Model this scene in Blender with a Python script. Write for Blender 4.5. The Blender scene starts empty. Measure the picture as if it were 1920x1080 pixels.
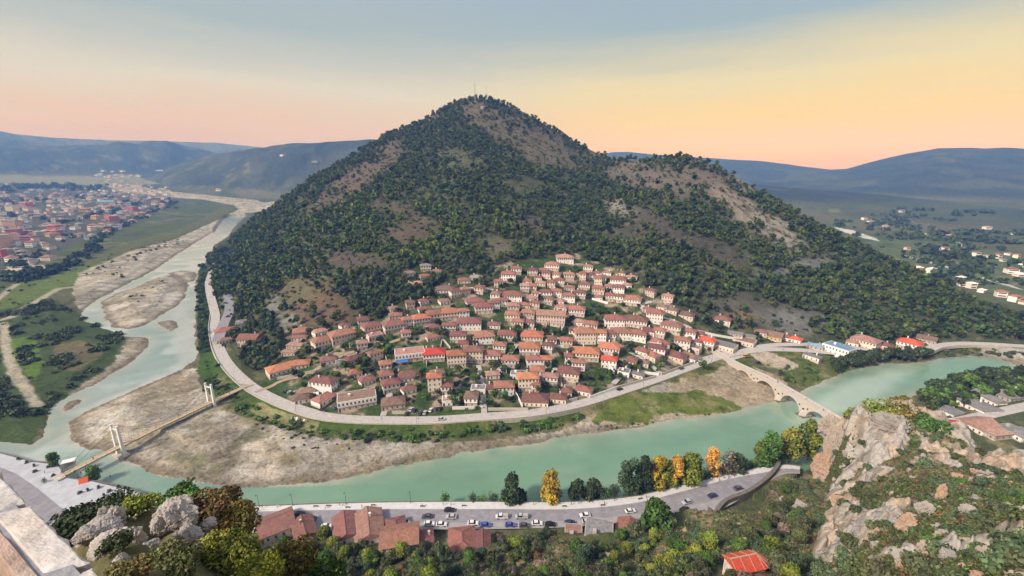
import bpy, math, random
import numpy as np
from mathutils import Vector, Matrix, noise as mn

# ---------------------------------------------------------------- camera, sky, sun, exposure
FOC, PITCH, CAMH = 820.0, math.radians(14.9), 140.0
CP, SP = math.cos(PITCH), math.sin(PITCH)
scene = bpy.context.scene
cam_data = bpy.data.cameras.new('camera')
cam_data.sensor_width = 36.0
cam_data.lens = 36.0 * FOC / 1920.0
cam_data.clip_start = 0.1
cam_data.clip_end = 60000.0
cam = bpy.data.objects.new('camera', cam_data)
cam.location = (0, 0, CAMH)
cam.rotation_euler = (math.pi / 2 - PITCH, 0, 0)
scene.collection.objects.link(cam)
scene.camera = cam

SUN_ELEV, SUN_AZ = math.radians(38), math.radians(-124)      # azimuth measured from +y towards +x
world = bpy.data.worlds.new("World")
scene.world = world
world.use_nodes = True
wn, wl = world.node_tree.nodes, world.node_tree.links
wn.clear()
def wnode(t, **kw):
    n = wn.new(t)
    for k, v in kw.items(): setattr(n, k, v)
    return n
tc = wnode('ShaderNodeTexCoord')
sep = wnode('ShaderNodeSeparateXYZ')
wl.new(tc.outputs['Generated'], sep.inputs[0])
# a slow noise bends the bands of the dusk sky a little
wno = wnode('ShaderNodeTexNoise'); wno.inputs['Scale'].default_value = 1.5; wno.inputs['Detail'].default_value = 9; wno.inputs['Roughness'].default_value = 0.6
wmp = wnode('ShaderNodeMapping'); wmp.inputs['Scale'].default_value = (1, 1.4, 9)
wl.new(tc.outputs['Generated'], wmp.inputs[0]); wl.new(wmp.outputs[0], wno.inputs['Vector'])
wsub = wnode('ShaderNodeMath', operation='SUBTRACT'); wl.new(wno.outputs['Fac'], wsub.inputs[0]); wsub.inputs[1].default_value = 0.5
wbend = wnode('ShaderNodeMath', operation='MULTIPLY_ADD'); wl.new(wsub.outputs[0], wbend.inputs[0]); wbend.inputs[1].default_value = 0.10
wl.new(sep.outputs['Z'], wbend.inputs[2])
def srgb(r, g, b, k=1.0):
    def f(c):
        c = c / 255.0
        return (c / 12.92 if c <= 0.04045 else ((c + 0.055) / 1.055) ** 2.4) * k
    return (f(r), f(g), f(b), 1.0)
def skyramp(stops):
    mr = wnode('ShaderNodeMapRange'); wl.new(wbend.outputs[0], mr.inputs['Value'])
    mr.inputs['From Min'].default_value = -0.05; mr.inputs['From Max'].default_value = 0.65
    r = wnode('ShaderNodeValToRGB'); wl.new(mr.outputs[0], r.inputs['Fac'])
    cr = r.color_ramp
    while len(cr.elements) < len(stops): cr.elements.new(0.5)
    for e, (z, c) in zip(cr.elements, stops):
        e.position = (z + 0.05) / 0.7
        e.color = c
    return r
left = skyramp([(-0.05, srgb(120, 140, 165)), (0.005, srgb(150, 158, 172)), (0.035, srgb(224, 174, 120)), (0.085, srgb(236, 192, 142)),
                (0.15, srgb(224, 212, 190)), (0.25, srgb(170, 182, 182)), (0.36, srgb(165, 180, 196)), (0.62, srgb(184, 190, 208))])
right = skyramp([(-0.05, srgb(250, 160, 0)), (0.01, srgb(250, 186, 0, 1.08)), (0.05, srgb(252, 204, 0, 1.1)), (0.10, srgb(255, 214, 60, 1.0)),
                 (0.17, srgb(236, 216, 150)), (0.26, srgb(160, 178, 184)), (0.36, srgb(158, 174, 192)), (0.62, srgb(184, 190, 208))])
mx = wnode('ShaderNodeMapRange', interpolation_type='SMOOTHSTEP')
wl.new(sep.outputs['X'], mx.inputs['Value'])
mx.inputs['From Min'].default_value = -0.34; mx.inputs['From Max'].default_value = 0.34
mixs = wnode('ShaderNodeMix', data_type='RGBA')
wl.new(mx.outputs[0], mixs.inputs['Factor'])
wl.new(left.outputs['Color'], mixs.inputs['A']); wl.new(right.outputs['Color'], mixs.inputs['B'])
bg1 = wnode('ShaderNodeBackground'); wl.new(mixs.outputs['Result'], bg1.inputs['Color']); bg1.inputs['Strength'].default_value = 1.0
nish = wnode('ShaderNodeTexSky', sky_type='NISHITA', sun_disc=False, sun_elevation=SUN_ELEV, sun_rotation=SUN_AZ)
bg2 = wnode('ShaderNodeBackground'); wl.new(nish.outputs[0], bg2.inputs['Color']); bg2.inputs['Strength'].default_value = 0.012
add = wnode('ShaderNodeAddShader'); wl.new(bg1.outputs[0], add.inputs[0]); wl.new(bg2.outputs[0], add.inputs[1])
wout = wnode('ShaderNodeOutputWorld'); wl.new(add.outputs[0], wout.inputs['Surface'])

sun_data = bpy.data.lights.new('sun', 'SUN')
sun_data.energy = 5.0
sun_data.angle = math.radians(10)
sun_data.color = (1.0, 0.88, 0.83)
sun = bpy.data.objects.new('sun', sun_data)
sun_dir = Vector((math.sin(SUN_AZ) * math.cos(SUN_ELEV), math.cos(SUN_AZ) * math.cos(SUN_ELEV), math.sin(SUN_ELEV)))
sun.rotation_euler = sun_dir.to_track_quat('Z', 'Y').to_euler()
scene.collection.objects.link(sun)

scene.view_settings.view_transform = 'Standard'
scene.view_settings.look = 'None'
scene.view_settings.exposure = 0.0
scene.view_settings.gamma = 1.0
scene.cycles.use_denoising = True
scene.cycles.max_bounces = 5
scene.cycles.diffuse_bounces = 2
scene.cycles.glossy_bounces = 2
scene.cycles.transmission_bounces = 2
scene.cycles.volume_bounces = 0
scene.cycles.use_adaptive_sampling = True
scene.cycles.adaptive_threshold = 0.02

# ---------------------------------------------------------------- small tools
RNG = np.random.RandomState(7)
random.seed(7)
def ray(px, py):
    x = (px - 960.0) / FOC; u = (540.0 - py) / FOC
    return x, CP + u * SP, -SP + u * CP
def at(px, py, z=0.0):
    """the spot at height z that a sight line meets"""
    x, y, dz = ray(px, py)
    t = (z - CAMH) / dz
    return (x * t, y * t, z)
def az_of(px, py):
    x, y, _ = ray(px, py)
    return math.degrees(math.atan2(x, y))
def hash2(ix, iy, seed):
    h = (ix.astype(np.int64) * 374761393 + iy.astype(np.int64) * 668265263 + seed * 1442695041) & 0xffffffff
    h = ((h ^ (h >> 13)) * 1274126177) & 0xffffffff
    h = h ^ (h >> 16)
    return (h & 0xffff) / 65535.0
def vnoise(x, y, seed=0):
    ix, iy = np.floor(x), np.floor(y)
    fx, fy = x - ix, y - iy
    fx = fx * fx * (3 - 2 * fx); fy = fy * fy * (3 - 2 * fy)
    ix = ix.astype(np.int64); iy = iy.astype(np.int64)
    a = hash2(ix, iy, seed); b = hash2(ix + 1, iy, seed); c = hash2(ix, iy + 1, seed); d = hash2(ix + 1, iy + 1, seed)
    return (a * (1 - fx) + b * fx) * (1 - fy) + (c * (1 - fx) + d * fx) * fy
def fbm(x, y, scale, oct=4, seed=0, gain=0.5):
    s = np.zeros(np.shape(x)); amp = 1.0; tot = 0.0; f = 1.0 / scale
    for o in range(oct):
        s = s + amp * (vnoise(x * f + 17.3 * o, y * f - 9.1 * o, seed + o) * 2 - 1)
        tot += amp; amp *= gain; f *= 2.03
    return s / tot
def sstep(a, b, x):
    t = np.clip((x - a) / (b - a), 0, 1)
    return t * t * (3 - 2 * t)
def inpoly(x, y, poly):
    x = np.asarray(x); y = np.asarray(y)
    res = np.zeros(x.shape, bool)
    p = np.array(poly)
    sel = (x >= p[:, 0].min()) & (x <= p[:, 0].max()) & (y >= p[:, 1].min()) & (y <= p[:, 1].max())
    if not sel.any(): return res
    xs, ys = x[sel], y[sel]
    r = np.zeros(xs.shape, bool)
    n = len(p)
    for i in range(n):
        x1, y1 = p[i]; x2, y2 = p[(i + 1) % n]
        if y1 == y2: continue
        c = ((y1 > ys) != (y2 > ys)) & (xs < (x2 - x1) * (ys - y1) / (y2 - y1) + x1)
        r ^= c
    res[sel] = r
    return res
def dist_line(x, y, line, closed=False):
    p = np.array(line)[:, :2]
    d = np.full(x.shape, 1e18)
    n = len(p)
    for i in range(n if closed else n - 1):
        a = p[i]; b = p[(i + 1) % n]; ab = b - a
        L = max(float(ab @ ab), 1e-9)
        t = np.clip(((x - a[0]) * ab[0] + (y - a[1]) * ab[1]) / L, 0, 1)
        dx = x - a[0] - t * ab[0]; dy = y - a[1] - t * ab[1]
        np.minimum(d, dx * dx + dy * dy, out=d)
    return np.sqrt(d)
def W(pixels, z=1.0):
    return [at(px, py, z)[:2] for px, py in pixels]

# ---------------------------------------------------------------- where the land lies (outlines on the valley floor)
RIVER = W([(0, 826), (55, 834), (78, 821), (89, 802), (96, 784), (94, 769), (111, 754), (133, 739), (178, 721), (222, 695), (250, 675), (275, 652),
           (282, 640), (272, 632), (237, 630), (212, 620), (192, 615), (155, 600), (152, 587), (165, 575), (185, 560), (212, 547), (240, 532),
           (275, 515), (297, 502), (327, 480), (362, 458), (400, 435), (418, 410), (450, 395), (480, 385), (520, 385), (520, 395), (468, 402), (445, 420),
           (428, 445), (402, 462), (395, 477), (386, 490), (376, 502), (371, 512), (367, 530), (370, 565), (367, 610), (365, 640), (369, 662),
           (362, 678), (344, 691), (296, 713), (256, 728), (207, 750), (167, 769), (133, 787), (124, 802), (133, 828), (163, 843),
           (230, 852), (241, 865), (274, 882), (319, 898), (393, 909), (450, 917), (520, 914), (600, 903), (650, 895), (700, 885), (800, 863), (900, 846), (987, 831),
           (1050, 819), (1112, 811), (1150, 806), (1200, 800), (1262, 786), (1325, 781), (1387, 768), (1429, 758), (1461, 750), (1507, 736), (1526, 725),
           (1558, 708), (1607, 692), (1649, 681), (1687, 683), (1736, 679), (1784, 670), (1820, 667), (1865, 672), (1920, 689), (1990, 715),
           (2020, 735), (1920, 712), (1880, 705), (1820, 715), (1760, 730), (1700, 748), (1660, 775), (1630, 800), (1600, 830), (1540, 868)], 0) + W([(1500, 874), (1476, 869), (1433, 873), (1373, 886), (1282, 907), (1192, 928),
           (1101, 938), (980, 940), (920, 939), (693, 941), (468, 948), (400, 945), (248, 918), (170, 899), (125, 893), (110, 868), (60, 864), (0, 850), (-80, 838)], 4) + W([(-80, 812)], 0)
ISLES = [W(p, 0) for p in (
    [(190, 565), (212, 552), (250, 540), (295, 520), (322, 515), (345, 524), (355, 535), (345, 560), (335, 573), (300, 592), (270, 610), (240, 617), (212, 612), (195, 597), (192, 580)],
    [(312, 513), (340, 507), (369, 511), (366, 526), (350, 531), (330, 520)],
    [(296, 604), (315, 600), (333, 603), (331, 613), (318, 622), (300, 613)],
    [(122, 766), (133, 752), (150, 746), (160, 749), (148, 760), (130, 771)],
    [(480, 384), (520, 384), (520, 389), (462, 395)])]
QUAY = W([(60, 864), (110, 868), (125, 893), (170, 899), (248, 918), (400, 945), (468, 948), (693, 941), (920, 939), (980, 940), (1101, 938), (1192, 928), (1282, 907), (1373, 886), (1433, 873), (1476, 869), (1500, 874)], 4)
NROAD = [at(px, py, 4.5) for px, py in [(398, 478), (399, 505), (392, 530), (397, 560), (404, 590), (403, 620), (410, 650), (427, 682), (450, 707), (475, 727), (510, 746), (560, 766), (610, 780), (660, 785),
         (730, 787), (800, 787), (900, 781), (1000, 773), (1080, 758), (1150, 737), (1220, 714), (1290, 689), (1340, 671), (1385, 661), (1430, 655), (1500, 656), (1560, 661)]]
EROAD = [at(px, py, 4.5) for px, py in [(1385, 661), (1440, 648), (1520, 646), (1600, 652), (1680, 660), (1730, 658), (1760, 648), (1820, 644), (1920, 649), (2000, 655)]]
UROAD = [at(px, py, 7.0) for px, py in [(431, 470), (426, 490), (423, 520), (426, 550), (429, 585), (418, 610), (408, 640)]]
SROAD_N = [(-30, 868), (60, 912), (110, 950), (150, 975), (480, 959.5), (693, 955), (920, 954.5), (1101, 953), (1192, 943), (1282, 921), (1373, 897), (1439, 885), (1500, 880)]
PROM_N = [(468, 949), (693, 942), (920, 940.5), (980, 941), (1101, 939.5), (1192, 929.5), (1282, 908.5), (1373, 888), (1433, 875), (1476, 871), (1500, 874)]
PROM_S = [(468, 959), (693, 954.5), (920, 954), (1101, 952.5), (1192, 942.5), (1282, 920.5), (1373, 896.5), (1439, 884.5), (1476, 878), (1500, 880)]
CARR_S = [(468, 986), (693, 982), (920, 979), (1086, 975), (1177, 966), (1252, 955), (1343, 937), (1403, 914), (1440, 898), (1476, 885), (1500, 885)]
PARK_S = [(468, 999), (693, 993), (920, 992), (1100, 986), (1180, 978), (1252, 969), (1350, 955), (1405, 925), (1442, 903), (1476, 888), (1500, 888)]
ERD2 = [at(px, py, 5.0) for px, py in [(1760, 795), (1800, 789), (1850, 778), (1900, 767), (1990, 748)]]

# hill: foot line, skyline and the distance of the crest, all by bearing
SIL = [(405, 478, 760), (418, 466, 762), (430, 458, 764), (450, 434, 768), (480, 408, 770), (510, 390, 774), (545, 365, 780), (590, 332, 788), (640, 306, 800), (690, 274, 812), (740, 246, 825), (790, 228, 835),
       (820, 211, 842), (850, 193, 848), (880, 185, 850), (905, 184, 850), (940, 192, 842), (980, 209, 828), (1030, 238, 805), (1080, 268, 780), (1120, 287, 755),
       (1150, 299, 720), (1180, 301, 690), (1230, 296, 655), (1290, 296, 635), (1330, 307, 622), (1370, 325, 612), (1420, 356, 600), (1480, 394, 590), (1540, 428, 582), (1600, 456, 575),
       (1660, 488, 568), (1740, 523, 560), (1820, 562, 550), (1880, 587, 544), (1920, 605, 540), (1990, 640, 535)]
sil_az = np.array([az_of(p[0], p[1]) for p in SIL])
SIL = [(p[0], p[1], 500 + (p[2] - 540) * 1.29 + 115) for p in SIL]
sil_r = np.array([p[2] for p in SIL], float)
sil_z = []
for px, py, r in SIL:
    x, y, dz = ray(px, py); sil_z.append(CAMH + dz / math.hypot(x, y) * r)
sil_z = np.array(sil_z)
FOOT = [(412, 560), (455, 698), (490, 728), (540, 752), (600, 772), (680, 778), (760, 780), (850, 776), (960, 767), (1060, 752), (1150, 728), (1250, 694), (1330, 662), (1385, 650), (1450, 638), (1540, 637), (1620, 640),
        (1700, 646), (1760, 638), (1830, 634), (1920, 640), (1990, 646)]
foot_az = np.array([az_of(*p) for p in FOOT])
foot_r = np.array([math.hypot(*at(p[0], p[1], 4.6)[:2]) for p in FOOT])
o = np.argsort(foot_az); foot_az = foot_az[o]; foot_r = foot_r[o]
# castle hill under the camera: height by distance for a fan of bearings
FORE = [(-180, [(0, 137.6), (200, 130), (400, 80), (700, 10)]), (-100, [(0, 137.6), (60, 125), (200, 70), (400, 10)]),
        (-66, [(0, 137.6), (2.5, 136), (20, 122), (30, 112), (60, 60), (130, 4)]),
        (-53, [(0, 137.6), (2.5, 135), (12, 127), (20, 121.2), (27, 119), (34, 111), (60, 66), (140, 4)]),
        (-43, [(0, 137.6), (2.5, 134), (12, 124.5), (20, 120.5), (29, 117.6), (36, 109), (60, 60), (130, 4)]),
        (-35, [(0, 137.6), (2.5, 133), (12, 121), (20, 115), (29, 112), (36, 102), (60, 56), (120, 4)]),
        (-28, [(0, 137.6), (2.5, 132), (12, 116), (25, 105), (35, 94), (60, 50), (108, 6), (118, 4)]),
        (-20, [(0, 137.6), (2.5, 131), (12, 110), (30, 86), (60, 44), (95, 12), (117, 4)]),
        (0, [(0, 137.6), (2.5, 131), (12, 108), (30, 82), (60, 42), (100, 13), (121, 4)]),
        (20, [(0, 137.6), (2.5, 131), (12, 110), (30, 86), (60, 48), (100, 20), (130, 7), (142, 4)]),
        (35, [(0, 137.6), (2.5, 131), (12, 112), (30, 92), (60, 62), (100, 37), (144, 17), (173, 6), (184, 4)]),
        (40, [(0, 137.6), (2.5, 131), (12, 113), (30, 95), (60, 70), (100, 40), (120, 31), (150, 20), (180, 11), (200, 5), (210, 3)]),
        (41, [(0, 137.6), (2.5, 131), (12, 113), (30, 96), (60, 72), (100, 42), (120, 32), (150, 22), (182, 14), (189, 36), (200, 38), (214, 4)]),
        (43.5, [(0, 137.6), (2.5, 131), (12, 114), (30, 98), (60, 75), (100, 49), (140, 35), (165, 30), (180, 33), (190, 41), (203, 42), (222, 4)]),
        (47, [(0, 137.6), (2.5, 132), (12, 118), (30, 103), (60, 85), (101, 60), (140, 50), (178, 41), (203, 45), (222, 28), (238, 4)]),
        (51.5, [(0, 137.6), (2.5, 133), (12, 120), (40, 104), (60, 91), (90, 74), (138, 56), (175, 46), (200, 38), (218, 18), (230, 5)]),
        (56, [(0, 137.6), (2.5, 133), (12, 122), (40, 110), (77, 88), (133, 64), (189, 48), (205, 36), (225, 10), (232, 5)]),
        (66, [(0, 137.6), (2.5, 134), (12, 126), (40, 118), (80, 95), (140, 72), (200, 50), (250, 6)]),
        (100, [(0, 137.6), (60, 125), (200, 70), (400, 10)]), (180, [(0, 137.6), (200, 130), (400, 80), (700, 10)])]
FORE = [(a, [(r * 1.15, z) for r, z in pr]) for a, pr in FORE]
fore_az = np.array([f[0] for f in FORE], float)
# far ranges: skyline pixels, crest distance, width towards us, width behind
RANGES = [
    ([(-200, 282), (-60, 276), (0, 275), (40, 272), (100, 274), (190, 272), (222, 265), (258, 269), (280, 263), (312, 263), (340, 272), (380, 281), (430, 292), (500, 300), (600, 310)], 5300, 900, 700),
    ([(200, 352, 5200), (270, 340, 4800), (310, 318, 4400), (345, 303, 4100), (400, 291, 3800), (480, 277, 3400), (540, 271, 3100), (600, 268, 3000), (690, 262, 2900), (760, 263, 2900), (900, 268, 2900), (1000, 290, 2900)], 3400, 1100, 900),
    ([(-300, 238), (-60, 243), (0, 246), (30, 252), (100, 259), (200, 263), (350, 266), (410, 268), (470, 275), (560, 282)], 6300, 900, 800),
    ([(1480, 325), (1540, 320), (1590, 317), (1650, 300), (1700, 288), (1760, 279), (1850, 279), (1880, 277), (1920, 279), (2050, 283), (2300, 300)], 4700, 2200, 1500),
    ([(1100, 296), (1150, 286), (1180, 286), (1350, 299), (1420, 302), (1500, 311), (1560, 318), (1620, 321), (1720, 340)], 5300, 2400, 1200),
    ([(1400, 345), (1480, 352), (1560, 360), (1620, 364), (1700, 371), (1800, 379), (1920, 387), (2100, 400)], 2500, 950, 700)]
rng_tab = []
for sk, R, wf, wb in RANGES:
    a = []; zz = []; rr = []
    for s_ in sk:
        px, py = s_[:2]; Rk = s_[2] if len(s_) > 2 else R
        x, y, dz = ray(px, py); a.append(math.degrees(math.atan2(x, y))); zz.append(CAMH + dz / math.hypot(x, y) * Rk); rr.append(Rk)
    rng_tab.append((np.array(a), np.array(zz), R, wf, wb, np.array(rr)))

def land_height(az, r):
    """height of the land without the river, for arrays of bearing (deg) and distance"""
    x = r * np.sin(np.radians(az)); y = r * np.cos(np.radians(az))
    z = 3.2 + 0.35 * fbm(x, y, 60, 3, 5) + 0.0 * r
    # hill with the village
    rf = np.interp(az, foot_az, foot_r); rc = np.interp(az, sil_az, sil_r); zc = np.interp(az, sil_az, sil_z)
    t = (r - rf) / np.maximum(rc - rf, 1.0)
    tt = np.clip(t, 0, 1)
    side = sstep(-35.9, -33.2, az) * (1 - sstep(55, 62, az))
    p = 1.12 + 0.22 * np.exp(-((az - 2) / 16.0) ** 2)
    up = 4.3 + (np.maximum(zc, 5) - 4.3) * tt ** p
    bump = np.sin(np.pi * tt) ** 1.0 * sstep(0.22, 0.5, tt)
    up = up + bump * np.clip((zc - 20) / 90, 0, 1) * (8.5 * fbm(x, y, 120, 3, 11) + 3.0 * fbm(x, y, 34, 3, 12))
    down = np.maximum(zc, 5) - 0.5 * (r - rc) + 5 * fbm(x, y, 150, 3, 13) * sstep(0, 80, r - rc)
    hill = np.where(t <= 1, up, down)
    hill = np.where((t > 0), hill, -50)
    hz = 3.4 + (hill - 3.4) * side
    z = np.where((t > 0) & (hz > z), hz, z)
    # castle hill
    j = np.clip(np.searchsorted(fore_az, az) - 1, 0, len(FORE) - 2)
    prof = np.stack([np.interp(r, [k[0] for k in f[1]], [k[1] for k in f[1]], right=-100.0) for f in FORE])
    w = np.clip((az - fore_az[j]) / (fore_az[j + 1] - fore_az[j]), 0, 1)
    ar = np.arange(r.size)
    pj = prof.reshape(len(FORE), -1)
    jf = j.reshape(-1); wf_ = w.reshape(-1)
    fz = (pj[jf, ar] * (1 - wf_) + pj[jf + 1, ar] * wf_).reshape(r.shape)
    rough = sstep(6, 40, r) * sstep(3, 14, fz)
    fz = fz + rough * (2.0 * fbm(x, y, 22, 4, 21) + 0.9 * np.abs(fbm(x, y, 7, 3, 22)))
    z = np.maximum(z, fz)
    # far ranges
    zv = 3 + 105 * sstep(1300, 5200, r) * (1 - sstep(-24, -8, az))
    z = np.maximum(z, zv)
    for a, zz, R, wf, wb, rr in rng_tab:
        zc2 = np.interp(az, a, zz, left=-30, right=-30)
        edge = sstep(a[0] - 4, a[0], az) * (1 - sstep(a[-1], a[-1] + 4, az))
        k_ = np.interp(az, a, rr) / R
        d = r / k_ - R
        b = np.where(d < 0, np.clip(1 + d / wf, 0, 1), np.clip(1 - d / wb, 0, 1))
        sh = b * b * (3 - 2 * b)
        rel = (0.35 - 1.3 * np.abs(fbm(x, y, R * 0.13, 5, int(R)))) * np.sin(np.pi * np.clip(b, 0, 1)) * 0.24
        zc2 = zc2 + (zc2 > zv + 10) * fbm(x, y, 260, 4, 19) * 7
        h2 = zv + (zc2 - zv) * np.clip(sh + rel * (b < 1), 0, 1.0) * edge
        z = np.where((zc2 > zv), np.maximum(z, h2), z)
    return z, t, fz

AZ = np.concatenate([np.arange(-180, -66, 4.0), np.arange(-66, -54, 0.5), np.arange(-54, 55.9, 0.145), np.arange(56, 66, 0.5), np.arange(66, 180.1, 4.0)])
AZ[-1] = 180.0
rs = [0.3, 1.0, 2.0]; r = 3.0
while r < 7600:
    rs.append(r)
    if r < 22: r += 0.9
    elif r < 40: r += 0.55
    elif r < 100: r += 1.6
    elif r < 340: r += 1.25
    elif r < 640: r += 2.4
    elif r < 1010: r += 3.4
    elif r < 1500: r += 6.5
    else: r *= 1.0085
RS = np.array(rs)
GA, GR = np.meshgrid(AZ, RS)
GX = GR * np.sin(np.radians(GA)); GY = GR * np.cos(np.radians(GA))
GZ, GT, GF = land_height(GA, GR)
GZ = GZ.reshape(GR.shape); GT = GT.reshape(GR.shape); GF = GF.reshape(GR.shape)

# knolls of the ledge that carry the nearest bushes and boulders
for px, py, r_, zt in [(150, 985, 42, 113.6), (205, 955, 42, 114.1), (330, 935, 41, 113.4), (262, 948, 38, 116.0), (395, 950, 36, 114.5), (530, 1058, 28, 113.7), (240, 1070, 22, 123.3), (215, 1020, 28, 120.8), (600, 1075, 34, 106.0), (480, 1075, 24, 118.0),
                       (218, 968, 37, 116.3), (196, 962, 38, 116.5), (185, 992, 36, 117.0), (205, 1012, 33, 117.8), (160, 1000, 35, 117.7), (228, 1050, 27, 120.4), (450, 1062, 27, 116.5), (340, 945, 36, 116.1)]:
    x_, y_, _ = ray(px, py); t_ = r_ / math.hypot(x_, y_); d_ = np.hypot(GX - x_ * t_, GY - y_ * t_)
    GZ = np.where((d_ < 14) & (GR < 70), np.maximum(GZ, zt - 0.15 - 0.5 * np.minimum(d_, 1.2) - 3.5 * np.maximum(d_ - 1.2, 0)), GZ)
# level ground under the roads
def flatten(line, half, soft, lim=30):
    global GZ
    p = np.array(line)
    sel = (GX > p[:, 0].min() - lim) & (GX < p[:, 0].max() + lim) & (GY > p[:, 1].min() - lim) & (GY < p[:, 1].max() + lim) & (GR > 100)
    d = dist_line(GX[sel], GY[sel], line)
    k = 1 - sstep(half, half + soft, d)
    GZ[sel] = GZ[sel] * (1 - k) + (p[0][2] - 0.12) * k
flatten(UROAD, 4.5, 5)
flatten(NROAD, 6.5, 5)
flatten(EROAD, 5.5, 5)
flatten(ERD2, 4.5, 5)
south_flat = W([(-80, 845), (60, 864), (110, 868), (125, 893), (170, 899), (248, 918), (400, 945), (693, 941), (980, 940), (1101, 938), (1192, 928), (1282, 907), (1373, 886), (1433, 873), (1500, 872),
                (1490, 900), (1420, 940), (1350, 965), (1252, 978), (1100, 992), (920, 997), (693, 1000), (468, 1004), (110, 960), (-80, 920)], 4)
sf = inpoly(GX, GY, south_flat) & (GR > 100)
GZ[sf] = 3.9
# river bed and banks
near = (GR > 100) & (GR < 1700) & (GX > -1500) & (GX < 700)
wx = GX + 3.0 * fbm(GX, GY, 12, 5, 31) * sstep(120, 200, GR); wy = GY + 3.0 * fbm(GX, GY, 12, 5, 32) * sstep(120, 200, GR)
isq = np.zeros(GX.shape, bool); dq = np.full(GX.shape, 99.0)
dq[near] = dist_line(GX[near], GY[near], QUAY)
wx = np.where(dq < 12, GX, wx); wy = np.where(dq < 12, GY, wy)
water = inpoly(wx, wy, RIVER) & near
for isl in ISLES: water &= ~inpoly(wx, wy, isl)
DR = np.full(GX.shape, 999.0)
d = dist_line(wx[near], wy[near], RIVER, True)
for isl in ISLES: d = np.minimum(d, dist_line(wx[near], wy[near], isl, True))
DR[near] = d
GZ = np.where(water, -0.25 - np.minimum(1.6, DR * 0.12), GZ)
slope = np.where((dq < 14) & sf, 60.0, 0.12)
onfore = GF > 5.0
cap = 0.10 + slope * DR + np.maximum(DR - 20, 0) * 3
cap = np.where((GT > 0.02) & (GA > -34.5), 999, cap)
GZ = np.where(~water & near & ~onfore, np.minimum(GZ, cap), GZ)
WATER = water

def hz(x, y):
    """height of the finished land at a spot"""
    a = math.degrees(math.atan2(x, y)); r_ = math.hypot(x, y)
    i = min(max(int(np.searchsorted(RS, r_)) - 1, 0), len(RS) - 2); j = min(max(int(np.searchsorted(AZ, a)) - 1, 0), len(AZ) - 2)
    u = min(max((r_ - RS[i]) / (RS[i + 1] - RS[i]), 0), 1); v = min(max((a - AZ[j]) / (AZ[j + 1] - AZ[j]), 0), 1)
    return float((GZ[i, j] * (1 - v) + GZ[i, j + 1] * v) * (1 - u) + (GZ[i + 1, j] * (1 - v) + GZ[i + 1, j + 1] * v) * u)
def hit(px, py, rmin=3.0, rmax=9000):
    """where the sight line meets the land"""
    x, y, dz = ray(px, py); h = math.hypot(x, y)
    a = math.degrees(math.atan2(x, y))
    j = min(max(int(np.searchsorted(AZ, a)) - 1, 0), len(AZ) - 2); v = (a - AZ[j]) / (AZ[j + 1] - AZ[j])
    col = GZ[:, j] * (1 - v) + GZ[:, j + 1] * v
    f = col - (CAMH + dz / h * RS)
    ok = np.where((RS[1:] >= rmin) & (RS[1:] < rmax) & (f[1:] >= 0))[0]
    if len(ok) == 0: return None
    i = int(ok[0]) + 1
    r0 = RS[i - 1]; f0 = f[i - 1]; f1 = f[i]
    rr = RS[i] if f0 >= 0 else r0 + (RS[i] - r0) * (-f0) / (f1 - f0)
    t = rr / h
    return (x * t, y * t, CAMH + dz * t)

# ---------------------------------------------------------------- colours of the ground
U = GX; V = GY
PXX = np.zeros(GX.shape); PYY = np.zeros(GX.shape)      # used only to look the outlines up
dep = np.maximum(GY * CP - (GZ - CAMH) * SP, 0.5)
PXX = 960 + FOC * GX / dep; PYY = 540 - FOC * (GY * SP + (GZ - CAMH) * CP) / dep
n1 = fbm(GX, GY, 40, 4, 41); n2 = fbm(GX, GY, 9, 4, 42); n3 = fbm(GX, GY, 160, 4, 43); n4 = fbm(GX, GY, 2.6, 3, 44)
COL = np.zeros(GX.shape + (3,))
def mixc(w, c):
    w = np.clip(w, 0, 1)[..., None]
    COL[...] = COL * (1 - w) + np.array(c) * w
COL[...] = (0.075, 0.095, 0.045)
mixc(sstep(-0.3, 0.5, n3), (0.11, 0.115, 0.06))
far = sstep(900, 1800, GR)
n5 = fbm(GX, GY, 420, 4, 45)
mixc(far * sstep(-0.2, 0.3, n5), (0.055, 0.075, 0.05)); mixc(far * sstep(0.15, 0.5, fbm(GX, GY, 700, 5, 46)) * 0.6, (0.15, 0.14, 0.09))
ZV = 3 + 105 * sstep(1300, 5200, GR) * (1 - sstep(-24, -8, GA))
rise = sstep(14, 40, GZ - ZV) * far
mixc(rise, (0.045, 0.06, 0.05)); mixc(rise * sstep(0.0, 0.4, fbm(GX, GY, 200, 6, 47)), (0.075, 0.085, 0.055)); mixc(rise * sstep(0.15, 0.4, fbm(GX, GY, 90, 5, 48)) * 0.7, (0.03, 0.045, 0.04)); mixc(rise * sstep(5700, 6200, GR), (0.14, 0.16, 0.17))  # last mix: distance haze painted into the colour of the farthest range
HILL = (GT > 0.0) & (GT < 1.6) & (GA > -35.5) & (GA < 60) & (GR > 150)
mixc(HILL * 1.0, (0.07, 0.08, 0.04)); mixc(HILL * sstep(0.0, 0.5, n2 + 0.5 * n1), (0.115, 0.105, 0.062)); mixc(HILL * sstep(-0.1, 0.4, n1 - 0.3 * n2), (0.05, 0.065, 0.030))
def ell(cx, cy, rx, ry, rot=0.0, hard=0.6, extra=1.1):
    a = math.radians(rot); dx = PXX - cx; dy = PYY - cy
    ex = (dx * math.cos(a) + dy * math.sin(a)) / rx; ey = (-dx * math.sin(a) + dy * math.cos(a)) / ry
    q = np.sqrt(ex * ex + ey * ey) + extra * (0.5 * n1 + 0.5 * n2)
    return (1 - sstep(1 - hard, 1 + hard, q))
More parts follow.
